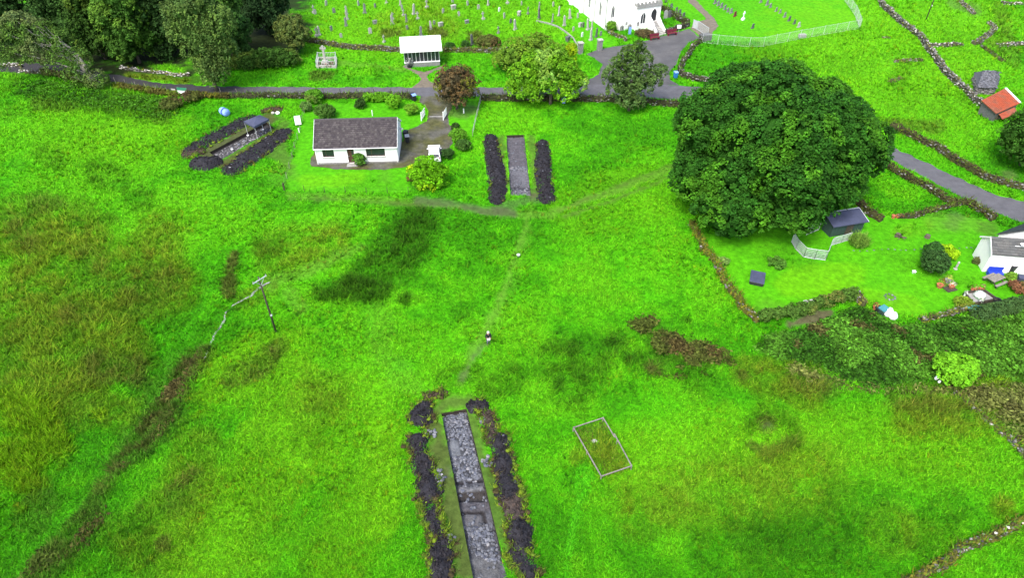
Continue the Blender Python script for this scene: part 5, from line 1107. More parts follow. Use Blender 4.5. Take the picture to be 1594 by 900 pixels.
# ------------------------------------------------------------------ red-roofed shed, ruined hut, garden shed
a, b2 = Pz(1528, 156, 2.1), Pz(1565, 137, 2.1); c = Pz(1588, 160, 1.5); d = Pz(1551, 176.5, 1.5)
rs = T('red_roofed_shed', 'small stone shed with a rusty orange-red tin roof at the end of the drystone wall', 'shed', (float((a.x + c.x) / 2), float((a.y + c.y) / 2), 0.0))
mb = MB(); mb.add([a, b2, c, d, a - Vector((0, 0, .1)), b2 - Vector((0, 0, .1)), c - Vector((0, 0, .1)), d - Vector((0, 0, .1))], [(3, 2, 1, 0), (4, 5, 6, 7), (0, 1, 5, 4), (1, 2, 6, 5), (2, 3, 7, 6), (3, 0, 4, 7)])
ro = mb.build('roof', M['rust'], rs, world=True)
mb = MB()
for k in range(0, 17): t = k / 16; mb.tube([a.lerp(b2, t) + Vector((0, 0, .02)), d.lerp(c, t) + Vector((0, 0, .02))], .035, 4, False)
mb.build('roof_rib', M['rust'], ro, world=True)
ctr = (a + b2 + c + d) / 4
def ins(p, k=.90): return ctr.lerp(p, k)
mb = MB(); q = [ins(p) for p in (a, b2, c, d)]
vs = [Vector((p.x, p.y, -.3)) for p in q] + [p - Vector((0, 0, .12)) for p in q]; mb.add(vs, [(0, 1, 5, 4), (1, 2, 6, 5), (2, 3, 7, 6), (3, 0, 4, 7)]); mb.build('wall', M['darkstone'], rs, world=True)
mb = MB(); mb.beam(b2 + Vector((0, 0, .06)), c + Vector((0, 0, .06)), .3, .08); mb.build('verge_board', M['whitepaint'], rs, world=True)
e0, e1 = d.lerp(c, .15) - Vector((0, 0, .35)), d.lerp(c, .8) - Vector((0, 0, .35)); mb = MB(); n_ = (d - a).normalized(); mb.add([e0, e1, e1 + n_ * .9 - Vector((0, 0, .2)), e0 + n_ * .9 - Vector((0, 0, .2))], [(0, 1, 2, 3)])
mb.add([p - Vector((0, 0, .05)) for p in (e0, e1, e1 + n_ * .9 - Vector((0, 0, .2)), e0 + n_ * .9 - Vector((0, 0, .2)))], [(3, 2, 1, 0)]); mb.build('lean_to_roof', M['rust'], rs, world=True)
hp = [P(1518, 145), P(1545, 146), P(1549, 124), P(1513, 124)]; hz = 1.2
rh = T('ruined_hut', 'low ruined hut with a dark grey stone slab roof beside the red-roofed shed', 'hut', hp[0])
cc = (hp[0] + hp[1] + hp[2] + hp[3]) / 4
mb = MB(); up = Vector((0, 0, hz)); mb.add(hp + [p + up for p in hp], [(0, 1, 5, 4), (1, 2, 6, 5), (2, 3, 7, 6), (3, 0, 4, 7), (4, 5, 6, 7)]); mb.build('wall', M['greystone'], rh, world=True)
r0, r1 = cc + (hp[0] - hp[1]) * .28 + Vector((0, .6, 2.4)), cc + (hp[1] - hp[0]) * .28 + Vector((0, .6, 2.4)); ev = [cc.lerp(p, 1.1) + up for p in hp]
mb = MB(); mb.add(ev + [r0, r1], [(0, 1, 5, 4), (1, 2, 5), (2, 3, 4, 5), (3, 0, 4), (0, 3, 2, 1)]); o = mb.build('roof', M['slate'], rh, world=True)
ca = o.data.color_attributes.new('Col', 'FLOAT_COLOR', 'POINT'); ca.data.foreach_set('color', np.tile([.085, .09, .10, 1], 6).astype(np.float32))
pts = []
for _ in range(420):
    t, u = random.random(), random.random(); q0 = ev[0].lerp(ev[1], t); q1 = r0.lerp(r1, min(1, max(0, (t - .2) / .6))); pts.append(q0.lerp(q1, u) + Vector((0, 0, .03)))
for _ in range(120):
    t, u = random.random(), random.random(); pts.append(ev[1].lerp(ev[2], t).lerp(r1, u) + Vector((0, 0, .03)))
N = len(pts); v, f, c_ = stones_np(np.array([tuple(p) for p in pts]), RNG.uniform(.13, .26, (N, 1)) * np.array([[1.2, 1, .35]]), tint((.10, .105, .12), N, .5, .02)); kind(npmesh('slab_stones', v, f, M['stone'], o, c_, world=True), 'stuff')
pts = []
for i in range(4):
    for _ in range(70): pts.append(hp[i].lerp(hp[(i + 1) % 4], random.random()) + Vector((0, 0, random.uniform(0, hz))))
N = len(pts); v, f, c_ = stones_np(np.array([tuple(p) for p in pts]), RNG.uniform(.14, .26, (N, 1)) * np.array([[1.1, 1, .7]]), tint((.16, .16, .155), N, .5, .05)); kind(npmesh('stonework', v, f, M['stone'], rh, c_, world=True), 'stuff')
# garden shed under the sycamore
g0, g1 = P(1291, 369), P(1340, 361); GL = (g1 - g0).length
gs = T('garden_shed', 'dark garden shed with a navy blue sloping roof under the sycamore', 'shed', g0, math.atan2(g1.y - g0.y, g1.x - g0.x))
mb = MB(); mb.b2(0, GL, 0, 1.6, -.2, 1.6); mb.prism_x([(0, 1.6), (1.6, 1.6), (1.6, 2.0)], .01, GL - .01); mb.build('wall', M['darkgreen'], gs)
mb = MB()
for k in range(10): mb.b2(.02 + GL * k / 10, GL * (k + 1) / 10 - .02, -.03, -.003, -.1, 1.54)
kind(mb.build('cladding', M['darkgreen'], gs), 'stuff')
mb = MB(); mb.add([(-.2, -.3, 1.56), (GL + .2, -.3, 1.56), (GL + .2, 1.8, 2.08), (-.2, 1.8, 2.08), (-.2, -.3, 1.66), (GL + .2, -.3, 1.66), (GL + .2, 1.8, 2.18), (-.2, 1.8, 2.18)], [(0, 3, 2, 1), (4, 5, 6, 7), (0, 1, 5, 4), (1, 2, 6, 5), (2, 3, 7, 6), (3, 0, 4, 7)]); ro = mb.build('roof', M['navy'], gs)
mb = MB(); mb.beam((-.2, 1.83, 2.14), (GL + .2, 1.83, 2.14), .12, .14); mb.beam((GL + .22, -.3, 1.62), (GL + .22, 1.8, 2.14), .07, .12); mb.build('verge_trim', M['palemetal'], ro)
MB().b2(GL * .45, GL * .45 + .9, -.06, -.032, .05, 1.55).build('door', M['darkwood'], gs)

# ------------------------------------------------------------------ fences
def fence(label, pl, h, step, rails, pk=0.0, name='wire_fence', pm='wood', rm='palemetal', pr=.045, rr=.01, cat='fence', group=None, pw=.022):
    x, y, tx, ty, L = resample(pl, step); z = H(x, y)
    root = T(name, label, cat, (float(x[0]), float(y[0]), float(z[0])), 0, group)
    for k in range(len(x)):
        mb = MB(); mb.tube([(x[k], y[k], z[k] - .2), (x[k] + random.uniform(-.03, .03), y[k] + random.uniform(-.03, .03), z[k] + h + .04)], pr, 5); mb.build('post', M[pm], root, world=True)
    for rz_ in rails:
        mb = MB(); mb.tube([(x[k], y[k], z[k] + rz_ * h) for k in range(len(x))], rr, 4); mb.build('rail', M[rm], root, world=True)
    if pk:
        fx_, fy_, _, _, _ = resample(pl, pk); fz = H(fx_, fy_); mb = MB()
        for k in range(len(fx_)): mb.box((fx_[k], fy_[k], fz[k] + h / 2 + .05), (pw, pw, h - .1), math.atan2(ty[0], tx[0]))
        kind(mb.build('pickets', M[rm], root, world=True), 'stuff')
    return root
fence('pale metal railing fence round the new cemetery', [(1093, 66), (1130, 70), (1180, 74), (1230, 64), (1290, 53), (1338, 45), (1330, 22), (1312, -2), (1304, -14)], 1.75, 2.6, (.05, .95), .2, 'railing_fence', 'palemetal', 'palemetal', .03, .014, pw=.016)
fence('thin wire fence down the left side of the cottage garden', [(474, 176), (470, 195), (462, 222), (452, 258), (443, 296)], .95, 2.6, (.4, .7, .95), rr=.005, rm='wood', pr=.035)
fence('thin wire fence along the field side of the cottage front lawn', [(443, 296), (500, 300), (560, 301), (630, 301), (668, 296)], .9, 2.6, (.4, .7, .95), rr=.004, rm='darkwood', pm='darkwood', pr=.035)
fence('pale wire fence between the drive lawn and the middle trench', [(750, 152), (746, 168), (742, 185), (736, 212)], 1.05, 1.9, (.4, .7, .95), pm='wood', rr=.012)
fence('row of leaning posts and wire along the lane hedge at the left', [(166, 128), (195, 134), (225, 140), (262, 147)], 1.1, 2.0, (.5, .9), rr=.005, rm='darkwood', pm='wood', pr=.05)
fence('thin post and wire fence along the lane wall right of the drooping tree', [(345, 148), (400, 150), (450, 151), (500, 151)], 1.2, 2.4, (.95,), rr=.005, rm='darkwood', pm='wood')
fence('thin post and wire fence along the lane wall behind the cottage', [(505, 151), (560, 151), (635, 151)], 1.35, 2.2, (.95,), rr=.005, rm='darkwood', pm='darkwood')
fence('grey railing beside the path from the church gate', [(1040, 12), (1050, 19), (1062, 28)], .9, 2.2, (.95,), pm='grey', rm='grey')
# low kerb curving round the old graveyard
def kerb(label, pl, w, h, m='concrete'):
    x, y, tx, ty, L = resample(pl, .7); root = T('graveyard_kerb', label, 'kerb', (float(x[0]), float(y[0]), float(H(x[0], y[0]))))
    mb = MB()
    for k in range(len(x) - 1): mb.beam((x[k], y[k], float(H(x[k], y[k])) + h / 2), (x[k] + (x[k + 1] - x[k]) * .96, y[k] + (y[k + 1] - y[k]) * .96, float(H(x[k], y[k])) + h / 2), w, h)
    mb.build('kerbstones', M[m], root, world=True)['kind'] = 'stuff'
kerb('pale narrow kerb curving round the old graveyard to the gate pillars', [(835, 33), (853, 37), (868, 42), (880, 50), (892, 60), (899, 72)], .22, .25)
# wire pen in the right-hand garden
pen = [(1232, 377), (1238, 388), (1250.5, 401), (1267, 404), (1284.5, 406), (1292, 386)]
def panel(root, a, b, h, m='palemetal', n=14):
    f = MB(); za = Vector((0, 0, h)); f.tube([a, a + za], .03, 5); f.tube([b, b + za], .03, 5); f.tube([a + za, b + za], .03, 5); f.tube([a + za * .06, b + za * .06], .03, 5)
    o = f.build('fence_panel', M[m], root, world=True); g = MB()
    for k in range(1, n): p = a.lerp(b, k / n); g.beam(p + za * .06, p + za, .022, .022)
    for k in range(1, 6): g.beam(a + za * k / 6, b + za * k / 6, .018, .018)
    kind(g.build('mesh_wire', M[m], o, world=True), 'stuff')
pr_ = T('wire_pen', 'galvanised mesh pen on the lawn in front of the garden shed', 'pen', P(1262, 392))
pp = [P(a, b) for a, b in pen]
for a, b in zip(pp[:-1], pp[1:]): panel(pr_, a, b, 1.35)
panel(pr_, P(1255, 366), P(1274, 358), 1.2)
pr2 = T('mesh_fence', 'short mesh fence in front of the garden shed door', 'fence', P(1308, 378)); panel(pr2, P(1295, 382), P(1309, 378), 1.1); panel(pr2, P(1309, 378), P(1322, 374), 1.1)
# low rail enclosure in the field
rc = [(892, 673), (938, 658), (982, 732), (935, 748)]
en = T('timber_enclosure', 'low rectangular enclosure of pale timber rails with rough grass inside', 'enclosure', P(937, 702))
rp = [P(a, b) for a, b in rc]
for k in range(4):
    a, b = rp[k], rp[(k + 1) % 4]; MB().tube([a - Vector((0, 0, .2)), a + Vector((0, 0, .62))], .055, 6).build('post', M['wood'], en, world=True)
    m = a.lerp(b, .5)
    if k % 2: MB().tube([m - Vector((0, 0, .2)), m + Vector((0, 0, .58))], .05, 6).build('post', M['wood'], en, world=True)
    z = Vector((0, 0, .55)); n3 = Vector((0, 0, .22))
    if k == 1: MB().beam(a + z, a.lerp(b, .42) + z, .09, .06).build('rail', M['wood'], en, world=True); MB().beam(a.lerp(b, .36) + z + Vector((.1, .08, .02)), b + z, .09, .06).build('rail', M['wood'], en, world=True)
    else: MB().beam(a + z, b + z, .09, .06).build('rail', M['wood'], en, world=True)
x = RNG.random(2600); y = RNG.random(2600); a = np.array([tuple(p) for p in rp]); q = (a[0] * (1 - x)[:, None] + a[1] * x[:, None]) * (1 - y)[:, None] + (a[3] * (1 - x)[:, None] + a[2] * x[:, None]) * y[:, None]
q[:, 2] = H(q[:, 0], q[:, 1]) - .02; tn = fbm(q[:, 0] / .8, q[:, 1] / .8, 3, 2)[:, None]; cb = np.where(tn > .55, np.array([[.15, .24, .02]]), np.where(tn > .42, np.array([[.12, .11, .03]]), np.array([[.075, .20, .012]])))
v, f, c = blades_np(q, RNG.uniform(.1, .34, 2600), RNG.uniform(.05, .12, 2600), RNG.uniform(.3, 1.3, 2600), np.clip(cb * RNG.uniform(.6, 1.5, (2600, 1)), 0, 1))
kind(npmesh('rough_grass', v, f, M['grass'], None, c), 'stuff')
w_ = P(925, 689, .1); o = T('pale_stone', 'pale boulder lying inside the timber enclosure', 'stone', w_); MB().ico((0, 0, .02), (.26, .17, .14), 1, .3).ico((.2, -.05, 0), (.15, .13, .1), 1, .3).build('boulder', M['palestone'], o)

# ------------------------------------------------------------------ utility poles
def pole(label, px, py, h, tx, lean=(0, 0), arm=1.5, rot=0.0, arms=True):
    b = P(px, py); o = T('utility_pole', label, 'utility pole', b, rot, 'utility poles')
    MB().tube([(0, 0, -.3), (lean[0] * .5, lean[1] * .5, h * .5), (lean[0], lean[1], h)], [.105, .09, .07], 8).build('pole_shaft', M['darkwood'], o, smooth=True)
    if arms:
        a = MB(); a.beam((lean[0] - arm / 2, lean[1] - .12, h - .25), (lean[0] + arm / 2, lean[1] - .12, h - .25), .07, .08); a.build('crossarm', M['palemetal'], o)
        for k in (-.46, 0, .46): MB().lathe((lean[0] + arm * k, lean[1] - .12, h - .19), [(.02, 0), (.045, .05), (.03, .08), (.045, .11), (.02, .16)], 8).build('insulator', M['palestone'], o)
        a = MB(); a.beam((lean[0] - arm * .3, lean[1] - .12, h - .3), (lean[0], lean[1] - .1, h - .9), .04, .04); a.beam((lean[0] + arm * .3, lean[1] - .12, h - .3), (lean[0], lean[1] - .1, h - .9), .04, .04); a.build('arm_brace', M['palemetal'], o)
    MB().b2(-.09, .09, -.15, -.115, h * .32, h * .32 + .2).build('warning_plate', M['whitepaint'], o)
pole('tall dark wooden pole with a pale crossarm standing in the rough field at the left', 430, 518, 7.2, 0, rot=math.radians(52), arm=1.5)
pole('dark wooden pole in the upper right field cut off by the top edge', 1441, 31, 8.5, 0, rot=.4)

# ------------------------------------------------------------------ canopy over the left trench
tc = [Pz(379, 188.5, 2.0), Pz(404, 178.5, 2.0), Pz(418.5, 185, 2.0), Pz(395.5, 197, 2.0)]; cc = (tc[0] + tc[1] + tc[2] + tc[3]) / 4
cn = T('canopy', 'dark blue pop-up canopy standing over the head of the left trench', 'canopy', (cc.x, cc.y, float(H(cc.x, cc.y))))
mb = MB(); ap = cc + Vector((0, 0, .45)); vs = tc + [ap] + [p - Vector((0, 0, .28)) for p in tc]
mb.add(vs, [(0, 4, 1), (1, 4, 2), (2, 4, 3), (3, 4, 0), (0, 1, 6, 5), (1, 2, 7, 6), (2, 3, 8, 7), (3, 0, 5, 8)]); mb.build('fabric_top', M['navy'], cn, world=True)
for p in tc:
    q = cc.lerp(p, .95); MB().tube([Vector((q.x, q.y, float(H(q.x, q.y)) - .5)), q - Vector((0, 0, .05))], .03, 6).build('leg', M['palemetal'], cn, world=True)
mb = MB()
for i in range(4): mb.beam(cc.lerp(tc[i], .95) - Vector((0, 0, .15)), cc.lerp(tc[(i + 1) % 4], .95) - Vector((0, 0, .15)), .03, .03); mb.beam(cc.lerp(tc[i], .95) - Vector((0, 0, .1)), ap - Vector((0, 0, .06)), .03, .03)
mb.build('roof_frame', M['palemetal'], cn, world=True)
def bucket(label, p, m='whitepaint', r=.17, h=.32, group='buckets and tools at the trenches', name='bucket'):
    o = T(name, label, 'bucket', p, random.random(), group); MB().lathe((0, 0, 0), [(r * .78, 0), (r, h), (r * 1.06, h), (r * 1.06, h - .03), (r * .92, h - .03), (r * .72, .04)], 12).build('bucket_body', M[m], o, smooth=True)
    a = [(math.cos(t) * r, 0.05 + math.sin(t) * .02, h + math.sin(t) * r * .5) for t in np.linspace(0, math.pi, 7)]; MB().tube(a, .01, 4).build('bucket_handle', M['grey'], o)
bucket('white bucket standing at the foot of the canopy leg in the left trench', at_l(.86, .42, .0)); bucket('white bucket on the bare earth at the lower end of the left trench', at_l(.27, .62, .0))
bucket('white bucket near the middle of the left trench', at_l(.62, .2, .0)); bucket('white bucket on the grass at the bottom of the long lower spoil heap', P(358, 264)); 
o = T('white_bag', 'pair of pale green-white bags beside the turf pile behind the canopy', 'bag', P(433, 178)); MB().ico((0, 0, .2), (.34, .28, .24), 1, .2).build('bag_body', M['whitepaint'], o, smooth=True); MB().ico((-.75, .1, .16), (.3, .26, .2), 1, .25).build('bag_body', M['palestone'], o, smooth=True)
# pale blue bundle
b = P(351, 179); o = T('blue_drum', 'pale blue plastic bundle with a darker blue band lying on the grass above the canopy', 'bundle', b, math.radians(-38))
mb = MB(); mb.tube([(-.78, 0, .55), (-.7, 0, .55), (-.4, 0, .56), (-.1, 0, .55), (-.04, 0, .55)], [.3, .5, .58, .55, .5], 14).build('bundle_end', M['paleblue'], o, smooth=True)
MB().tube([(.06, 0, .55), (.12, 0, .55), (.42, 0, .56), (.7, 0, .54), (.78, 0, .54)], [.5, .55, .58, .48, .3], 14).build('bundle_end', M['paleblue'], o, smooth=True); MB().tube([(-.1, 0, .55), (.12, 0, .55)], .585, 14).build('band', M['deepblue'], o)
# sign boards by the cottage
b = P(465, 195); o = T('notice_board', 'white notice board on two short legs at the left of the cottage garden', 'board', b, .25)
MB().box((0, 0, .78), (.85, .06, 1.25), 0, -.45).build('board_face', M['whitepaint'], o)
for s in (-.28, .28): MB().tube([(s, .05, -.1), (s, .1, .75)], .035, 5).build('leg', M['wood'], o)
o = T('white_post', 'short white marker post below the notice board', 'post', P(466, 206)); MB().tube([(0, 0, -.1), (0, 0, .55)], .07, 8).ico((0, 0, .58), .11, 1).build('post_body', M['whitepaint'], o)
o = T('white_post', 'short white post on the lawn by the copper tree', 'post', P(722, 176)); MB().tube([(0, 0, -.1), (0, 0, .75)], .09, 8).build('post_body', M['whitepaint'], o)
o = T('white_post', 'thin white post on the cottage back lawn just above the roof ridge', 'post', P(580, 180)); MB().tube([(0, 0, -.1), (0, 0, .9)], .07, 8).build('post_body', M['whitepaint'], o)
o = T('grey_post', 'short pale post below the golden shrub at the garden corner', 'post', P(663, 291)); MB().box((0, 0, .45), (.2, .2, 1.1)).build('post_body', M['palestone'], o)
o = T('dark_post', 'short dark corner post at the lower left of the cottage garden', 'post', P(443, 297)); MB().box((0, 0, .5), (.16, .16, 1.2)).build('post_body', M['darkwood'], o)
# drive gates
for s, (px, py, rz_, lb) in enumerate([(659, 183, 1.38, 'left white gate leaf standing open at the top of the cottage drive'), (693, 182, 1.38, 'right white gate leaf standing open at the top of the cottage drive')]):
    o = T('drive_gate', lb, 'gate', P(px, py), rz_, 'gates of the cottage drive'); f = MB()
    for x in (-.85, .85): f.b2(x - .05, x + .05, -.03, .03, .08, 1.2)
    for z in (.14, .62, 1.14): f.b2(-.8, .8, -.025, .025, z - .045, z + .045)
    f.build('gate_frame', M['whitepaint'], o); f = MB()
    for k in range(9): f.b2(-.72 + k * .18 - .03, -.72 + k * .18 + .03, -.028, .028, .19, 1.08)
    f.build('gate_bar', M['whitepaint'], o); MB().tube([(-.95, 0, -.2), (-.95, 0, 1.35)], .08, 8).build('gate_post', M['whitepaint'], o)
o = T('threshold_bar', 'pale bar lying across the drive between the white gates', 'bar', P(680, 181.5)); MB().box((0, 0, .05), (2.2, .16, .1), .02).build('bar', M['concrete'], o)
# bins
def bin_(label, p, m, lid, rz_=0.0, group='wheeled bins'):
    o = T('wheelie_bin', label, 'bin', p, rz_, group); mb = MB()
    mb.add([(-.22, -.28, .08), (.22, -.28, .08), (.22, .22, .08), (-.22, .22, .08), (-.29, -.36, 1.0), (.29, -.36, 1.0), (.29, .34, 1.0), (-.29, .34, 1.0)], [(0, 3, 2, 1), (4, 5, 6, 7), (0, 1, 5, 4), (1, 2, 6, 5), (2, 3, 7, 6), (3, 0, 4, 7)]); mb.build('bin_body', M[m], o, bevel=.02)
    MB().prism_x([(-.4, 1.005), (.36, 1.005), (.36, 1.09), (.1, 1.14), (-.4, 1.05)], -.31, .31).build('lid', M[lid], o)
    for s in (-1, 1): MB().tube([(s * .2, .3, .1), (s * .27, .3, .1)], .1, 10).build('wheel', M['dark'], o)
    MB().tube([(-.25, .4, 1.02), (.25, .4, 1.02)], .025, 6).build('handle', M[m], o)
bin_('dark wheeled bin with a pale blue lid at the lane end of the cottage drive', P(645, 157), 'dark', 'paleblue', .5)
bin_('second dark bin leaning behind the one with the pale blue lid', P(642.5, 155), 'dark', 'dark', .3)
bin_('black wheeled bin against the right gable of the cottage', P(632, 214), 'dark', 'dark', -.3); bin_('dark grey wheeled bin beside the black one at the cottage gable', P(634.5, 221), 'dark', 'grey', .2)
bin_('bright blue wheeled bin on the grass corner by the church forecourt', P(1051, 121), 'blue', 'paleblue', .2)
bin_('pale blue wheeled bin under the bright yellow-green tree', P(877, 161), 'paleblue', 'paleblue', .1)
bin_('dark wheeled bin against the front wall of the white house', P(1570, 425), 'dark', 'dark', .3); bin_('dark blue-grey wheeled bin near the right edge beside the white house', P(1583, 443), 'navy', 'navy', -.3); bin_('black bin behind the darker bin at the white house wall', P(1566.5, 419), 'dark', 'grey', .5)
# green sign by the lane
b = P(287, 150); o = T('lane_sign', 'green and white board facing the lane on the left hedge', 'sign', b, -.18)
MB().b2(-.85, .85, -.02, .02, .5, .95).build('white_panel', M['whitepaint'], o); MB().b2(-.85, .85, -.02, .02, .953, 1.45).build('green_panel', M['green'], o)
for s in (-.7, .7): MB().tube([(s, .06, -.2), (s, .06, 1.5)], .04, 6).build('post', M['wood'], o)
MB().b2(-1.9, -1.2, -.02, .02, .9, 1.15).build('pale_board', M['palestone'], o)
# white object in the field
o = T('white_marker', 'small white bucket standing alone in the open field', 'bucket', P(807, 400)); MB().lathe((0, 0, 0), [(.14, 0), (.18, .34), (.2, .34), (.2, .38), (.02, .4)], 12).build('bucket_body', M['whitepaint'], o, smooth=True)

# ------------------------------------------------------------------ white car beside the cottage
b = P(676.5, 243); o = T('parked_car', 'small white hatchback parked on the drive behind the golden shrub', 'car', b, math.radians(6))
prof = [(-1.9, .35), (-1.95, .75), (-1.82, 1.0), (-1.62, 1.32), (-1.2, 1.47), (.1, 1.47), (.75, 1.0), (1.7, .86), (1.9, .62), (1.88, .32)]
def carslice(sx, inset): return [(sx * (.83 - (.16 * max(0, (z - .95) / .52) if z > .95 else 0) - inset), y, z) for y, z in prof]
mb = MB(); n = len(prof); vs = carslice(-1, 0) + carslice(-.4, 0) + carslice(.4, 0) + carslice(1, 0); fs = []
for k in range(3):
    for i in range(n - 1): fs.append((k * n + i, k * n + i + 1, (k + 1) * n + i + 1, (k + 1) * n + i))
fs += [tuple(range(n))[::-1], tuple(range(3 * n, 4 * n))]; fs += [(0, n, 2 * n, 3 * n, 4 * n - 1, 3 * n - 1, 2 * n - 1, n - 1)][:0]
mb.add(vs, fs); mb.build('body', M['car'], o, bevel=.04)
for s in (-1, 1):
    MB().add([(s * .835, -1.45, 1.02), (s * .835, .55, 1.0), (s * .70, .08, 1.38), (s * .70, -1.2, 1.38)], [(0, 1, 2, 3)] if s == 1 else [(3, 2, 1, 0)]).build('side_window', M['glass'], o)
    for y in (-1.25, 1.2): w = MB().tube([(s * .68, y, .3), (s * .86, y, .3)], .3, 14).build('wheel', M['dark'], o); MB().tube([(s * .86, y, .3), (s * .87, y, .3)], .17, 10).build('rim', M['palemetal'], w)
    MB().box((s * .62, 1.86, .66), (.28, .06, .14)).build('headlight', M['palemetal'], o); MB().box((s * .68, -1.9, .85), (.14, .08, .26)).build('tail_light', M['red'], o)
    MB().box((s * .9, .42, 1.02), (.16, .1, .12)).build('wing_mirror', M['car'], o)
MB().add([(-.6, .14, 1.45), (.6, .14, 1.45), (.74, .72, 1.03), (-.74, .72, 1.03)], [(0, 3, 2, 1)]).build('windscreen', M['glass'], o).location = (0, .012, .012)
MB().add([(-.66, -1.86, 1.0), (.66, -1.86, 1.0), (.58, -1.62, 1.33), (-.58, -1.62, 1.33)], [(0, 1, 2, 3)]).build('rear_window', M['glass'], o).location = (0, -.02, .012)

# ------------------------------------------------------------------ stone cross in its railed plot
b = P(508, 103.5); cr = T('stone_cross', 'pale stone wheel cross inside a square railed plot on the green', 'monument', P(507, 100))
MB().box((0, 0, .25), (1.2, 1.0, .5)).box((0, 0, .65), (.85, .7, .3)).build('cross_base', M['palestone'], cr)
mb = MB(); mb.add([(-.2, -.12, .8), (.2, -.12, .8), (.2, .12, .8), (-.2, .12, .8), (-.13, -.09, 3.3), (.13, -.09, 3.3), (.13, .09, 3.3), (-.13, .09, 3.3)], [(0, 3, 2, 1), (4, 5, 6, 7), (0, 1, 5, 4), (1, 2, 6, 5), (2, 3, 7, 6), (3, 0, 4, 7)]); mb.build('cross_shaft', M['palestone'], cr)
MB().b2(-.5, -.135, -.085, .085, 2.7, 2.95).b2(.135, .5, -.085, .085, 2.7, 2.95).build('cross_arm', M['palestone'], cr)
rg = [(math.cos(t) * .38, 0, 2.83 + math.sin(t) * .38) for t in np.linspace(0, 2 * math.pi, 17)]; MB().tube(rg, .05, 5).build('cross_ring', M['palestone'], cr)
cs = [P(493.5, 105), P(523, 105), P(523.5, 92), P(496, 92)]
pl = T('railed_plot', 'square stone-kerbed plot with low grey railings round the stone cross', 'railings', P(508, 99))
for i in range(4):
    a, c = cs[i], cs[(i + 1) % 4]; MB().beam(a + Vector((0, 0, .2)), c + Vector((0, 0, .2)), .3, .45).build('kerb', M['palestone'], pl, world=True)
    MB().tube([a, a + Vector((0, 0, 1.35))], .06, 6).build('corner_post', M['palemetal'], pl, world=True)
    g = MB(); g.beam(a + Vector((0, 0, 1.2)), c + Vector((0, 0, 1.2)), .06, .05)
    n = 11
    for k in range(1, n): p = a.lerp(c, k / n); g.beam(p + Vector((0, 0, .42)), p + Vector((0, 0, 1.2)), .03, .03)
    g.build('railing', M['palemetal'], pl, world=True)
o = T('flower_bed', 'dull red and brown planting inside the railed plot', 'flower bed', P(508, 100.5)); N = 260
q = np.column_stack([RNG.uniform(-1.3, 1.3, N), RNG.uniform(-1.4, .5, N), RNG.uniform(.2, .45, N)]); v, f, c = leaves_np(q, RNG.normal(size=(N, 3)) * .5 + np.array([[0, 0, 1]]), RNG.uniform(.1, .22, N), np.array([(.18, .10, .09), (.30, .26, .24), (.30, .05, .07), (.10, .14, .04)])[RNG.integers(0, 4, N)]); npmesh('planting', v, f, M['leaf'], o, c)
# tubs at the shelter corner
o = T('flower_tub', 'dark tub of white and grey flowers at the left corner of the shelter', 'planter', P(638, 104)); MB().lathe((0, 0, 0), [(.4, 0), (.5, .5), (.54, .5), (.46, .44)], 10).build('tub', M['dark'], o)
N = 260; d = RNG.normal(size=(N, 3)); d /= np.linalg.norm(d, axis=1, keepdims=True); q = d * np.array([[.75, .5, .7]]) * RNG.uniform(.5, 1, (N, 1)) + np.array([[0, 0, 1.0]]); v, f, c = leaves_np(q, d, RNG.uniform(.12, .22, N), np.array([(.6, .6, .58), (.10, .12, .12), (.04, .06, .04), (.3, .32, .3)])[RNG.integers(0, 4, N)]); npmesh('flowers', v, f, M['leaf'], o, c)

# ------------------------------------------------------------------ gravestones
def gs_mesh(style):
    mb = MB()
    if style == 'slab': mb.prism_y([(-.34, -.2), (.34, -.2), (.34, .95), (.2, 1.12), (0, 1.18), (-.2, 1.12), (-.34, .95)], -.07, .07)
    elif style == 'tall': mb.prism_y([(-.28, .25), (.28, .25), (.22, 2.0), (0, 2.25), (-.22, 2.0)], -.12, .12); mb.box((0, 0, .1), (.8, .5, .35))
    elif style == 'cross':
        mb.box((0, 0, .15), (.7, .5, .5)); mb.prism_y([(-.12, .38), (.12, .38), (.09, 1.25), (.38, 1.27), (.38, 1.45), (.09, 1.47), (.08, 1.8), (-.08, 1.8), (-.09, 1.47), (-.38, 1.45), (-.38, 1.27), (-.09, 1.25)], -.08, .08)
    elif style == 'block': mb.box((0, 0, .38), (1.0, .55, .9)); mb.box((0, 0, .88), (1.15, .68, .12))
    elif style == 'modern': mb.box((0, 0, .06), (.95, .35, .2)); mb.prism_y([(-.36, .14), (.36, .14), (.36, .82), (.18, .95), (-.18, .95), (-.36, .82)], -.06, .06)
    return mb
GM = {}
def gravestone(label, px, py, style, m, group, rz_=None, s=1.0):
    rz_ = random.uniform(-.35, .35) + .9 if rz_ is None else rz_
    key = (style, m)
    p = P(px, py)
    if key not in GM: o = gs_mesh(style).build('gravestone', M[m]); GM[key] = o.data
    else: o = bpy.data.objects.new('gravestone', GM[key]); COL.objects.link(o)
    o.location = p; o.rotation_euler = (random.uniform(-.08, .08), random.uniform(-.08, .08), rz_); k = s * .82 * random.uniform(.85, 1.15); o.scale = (k, k, k); tagged(o, label, 'gravestone', group)
G1 = 'gravestones of the old graveyard'
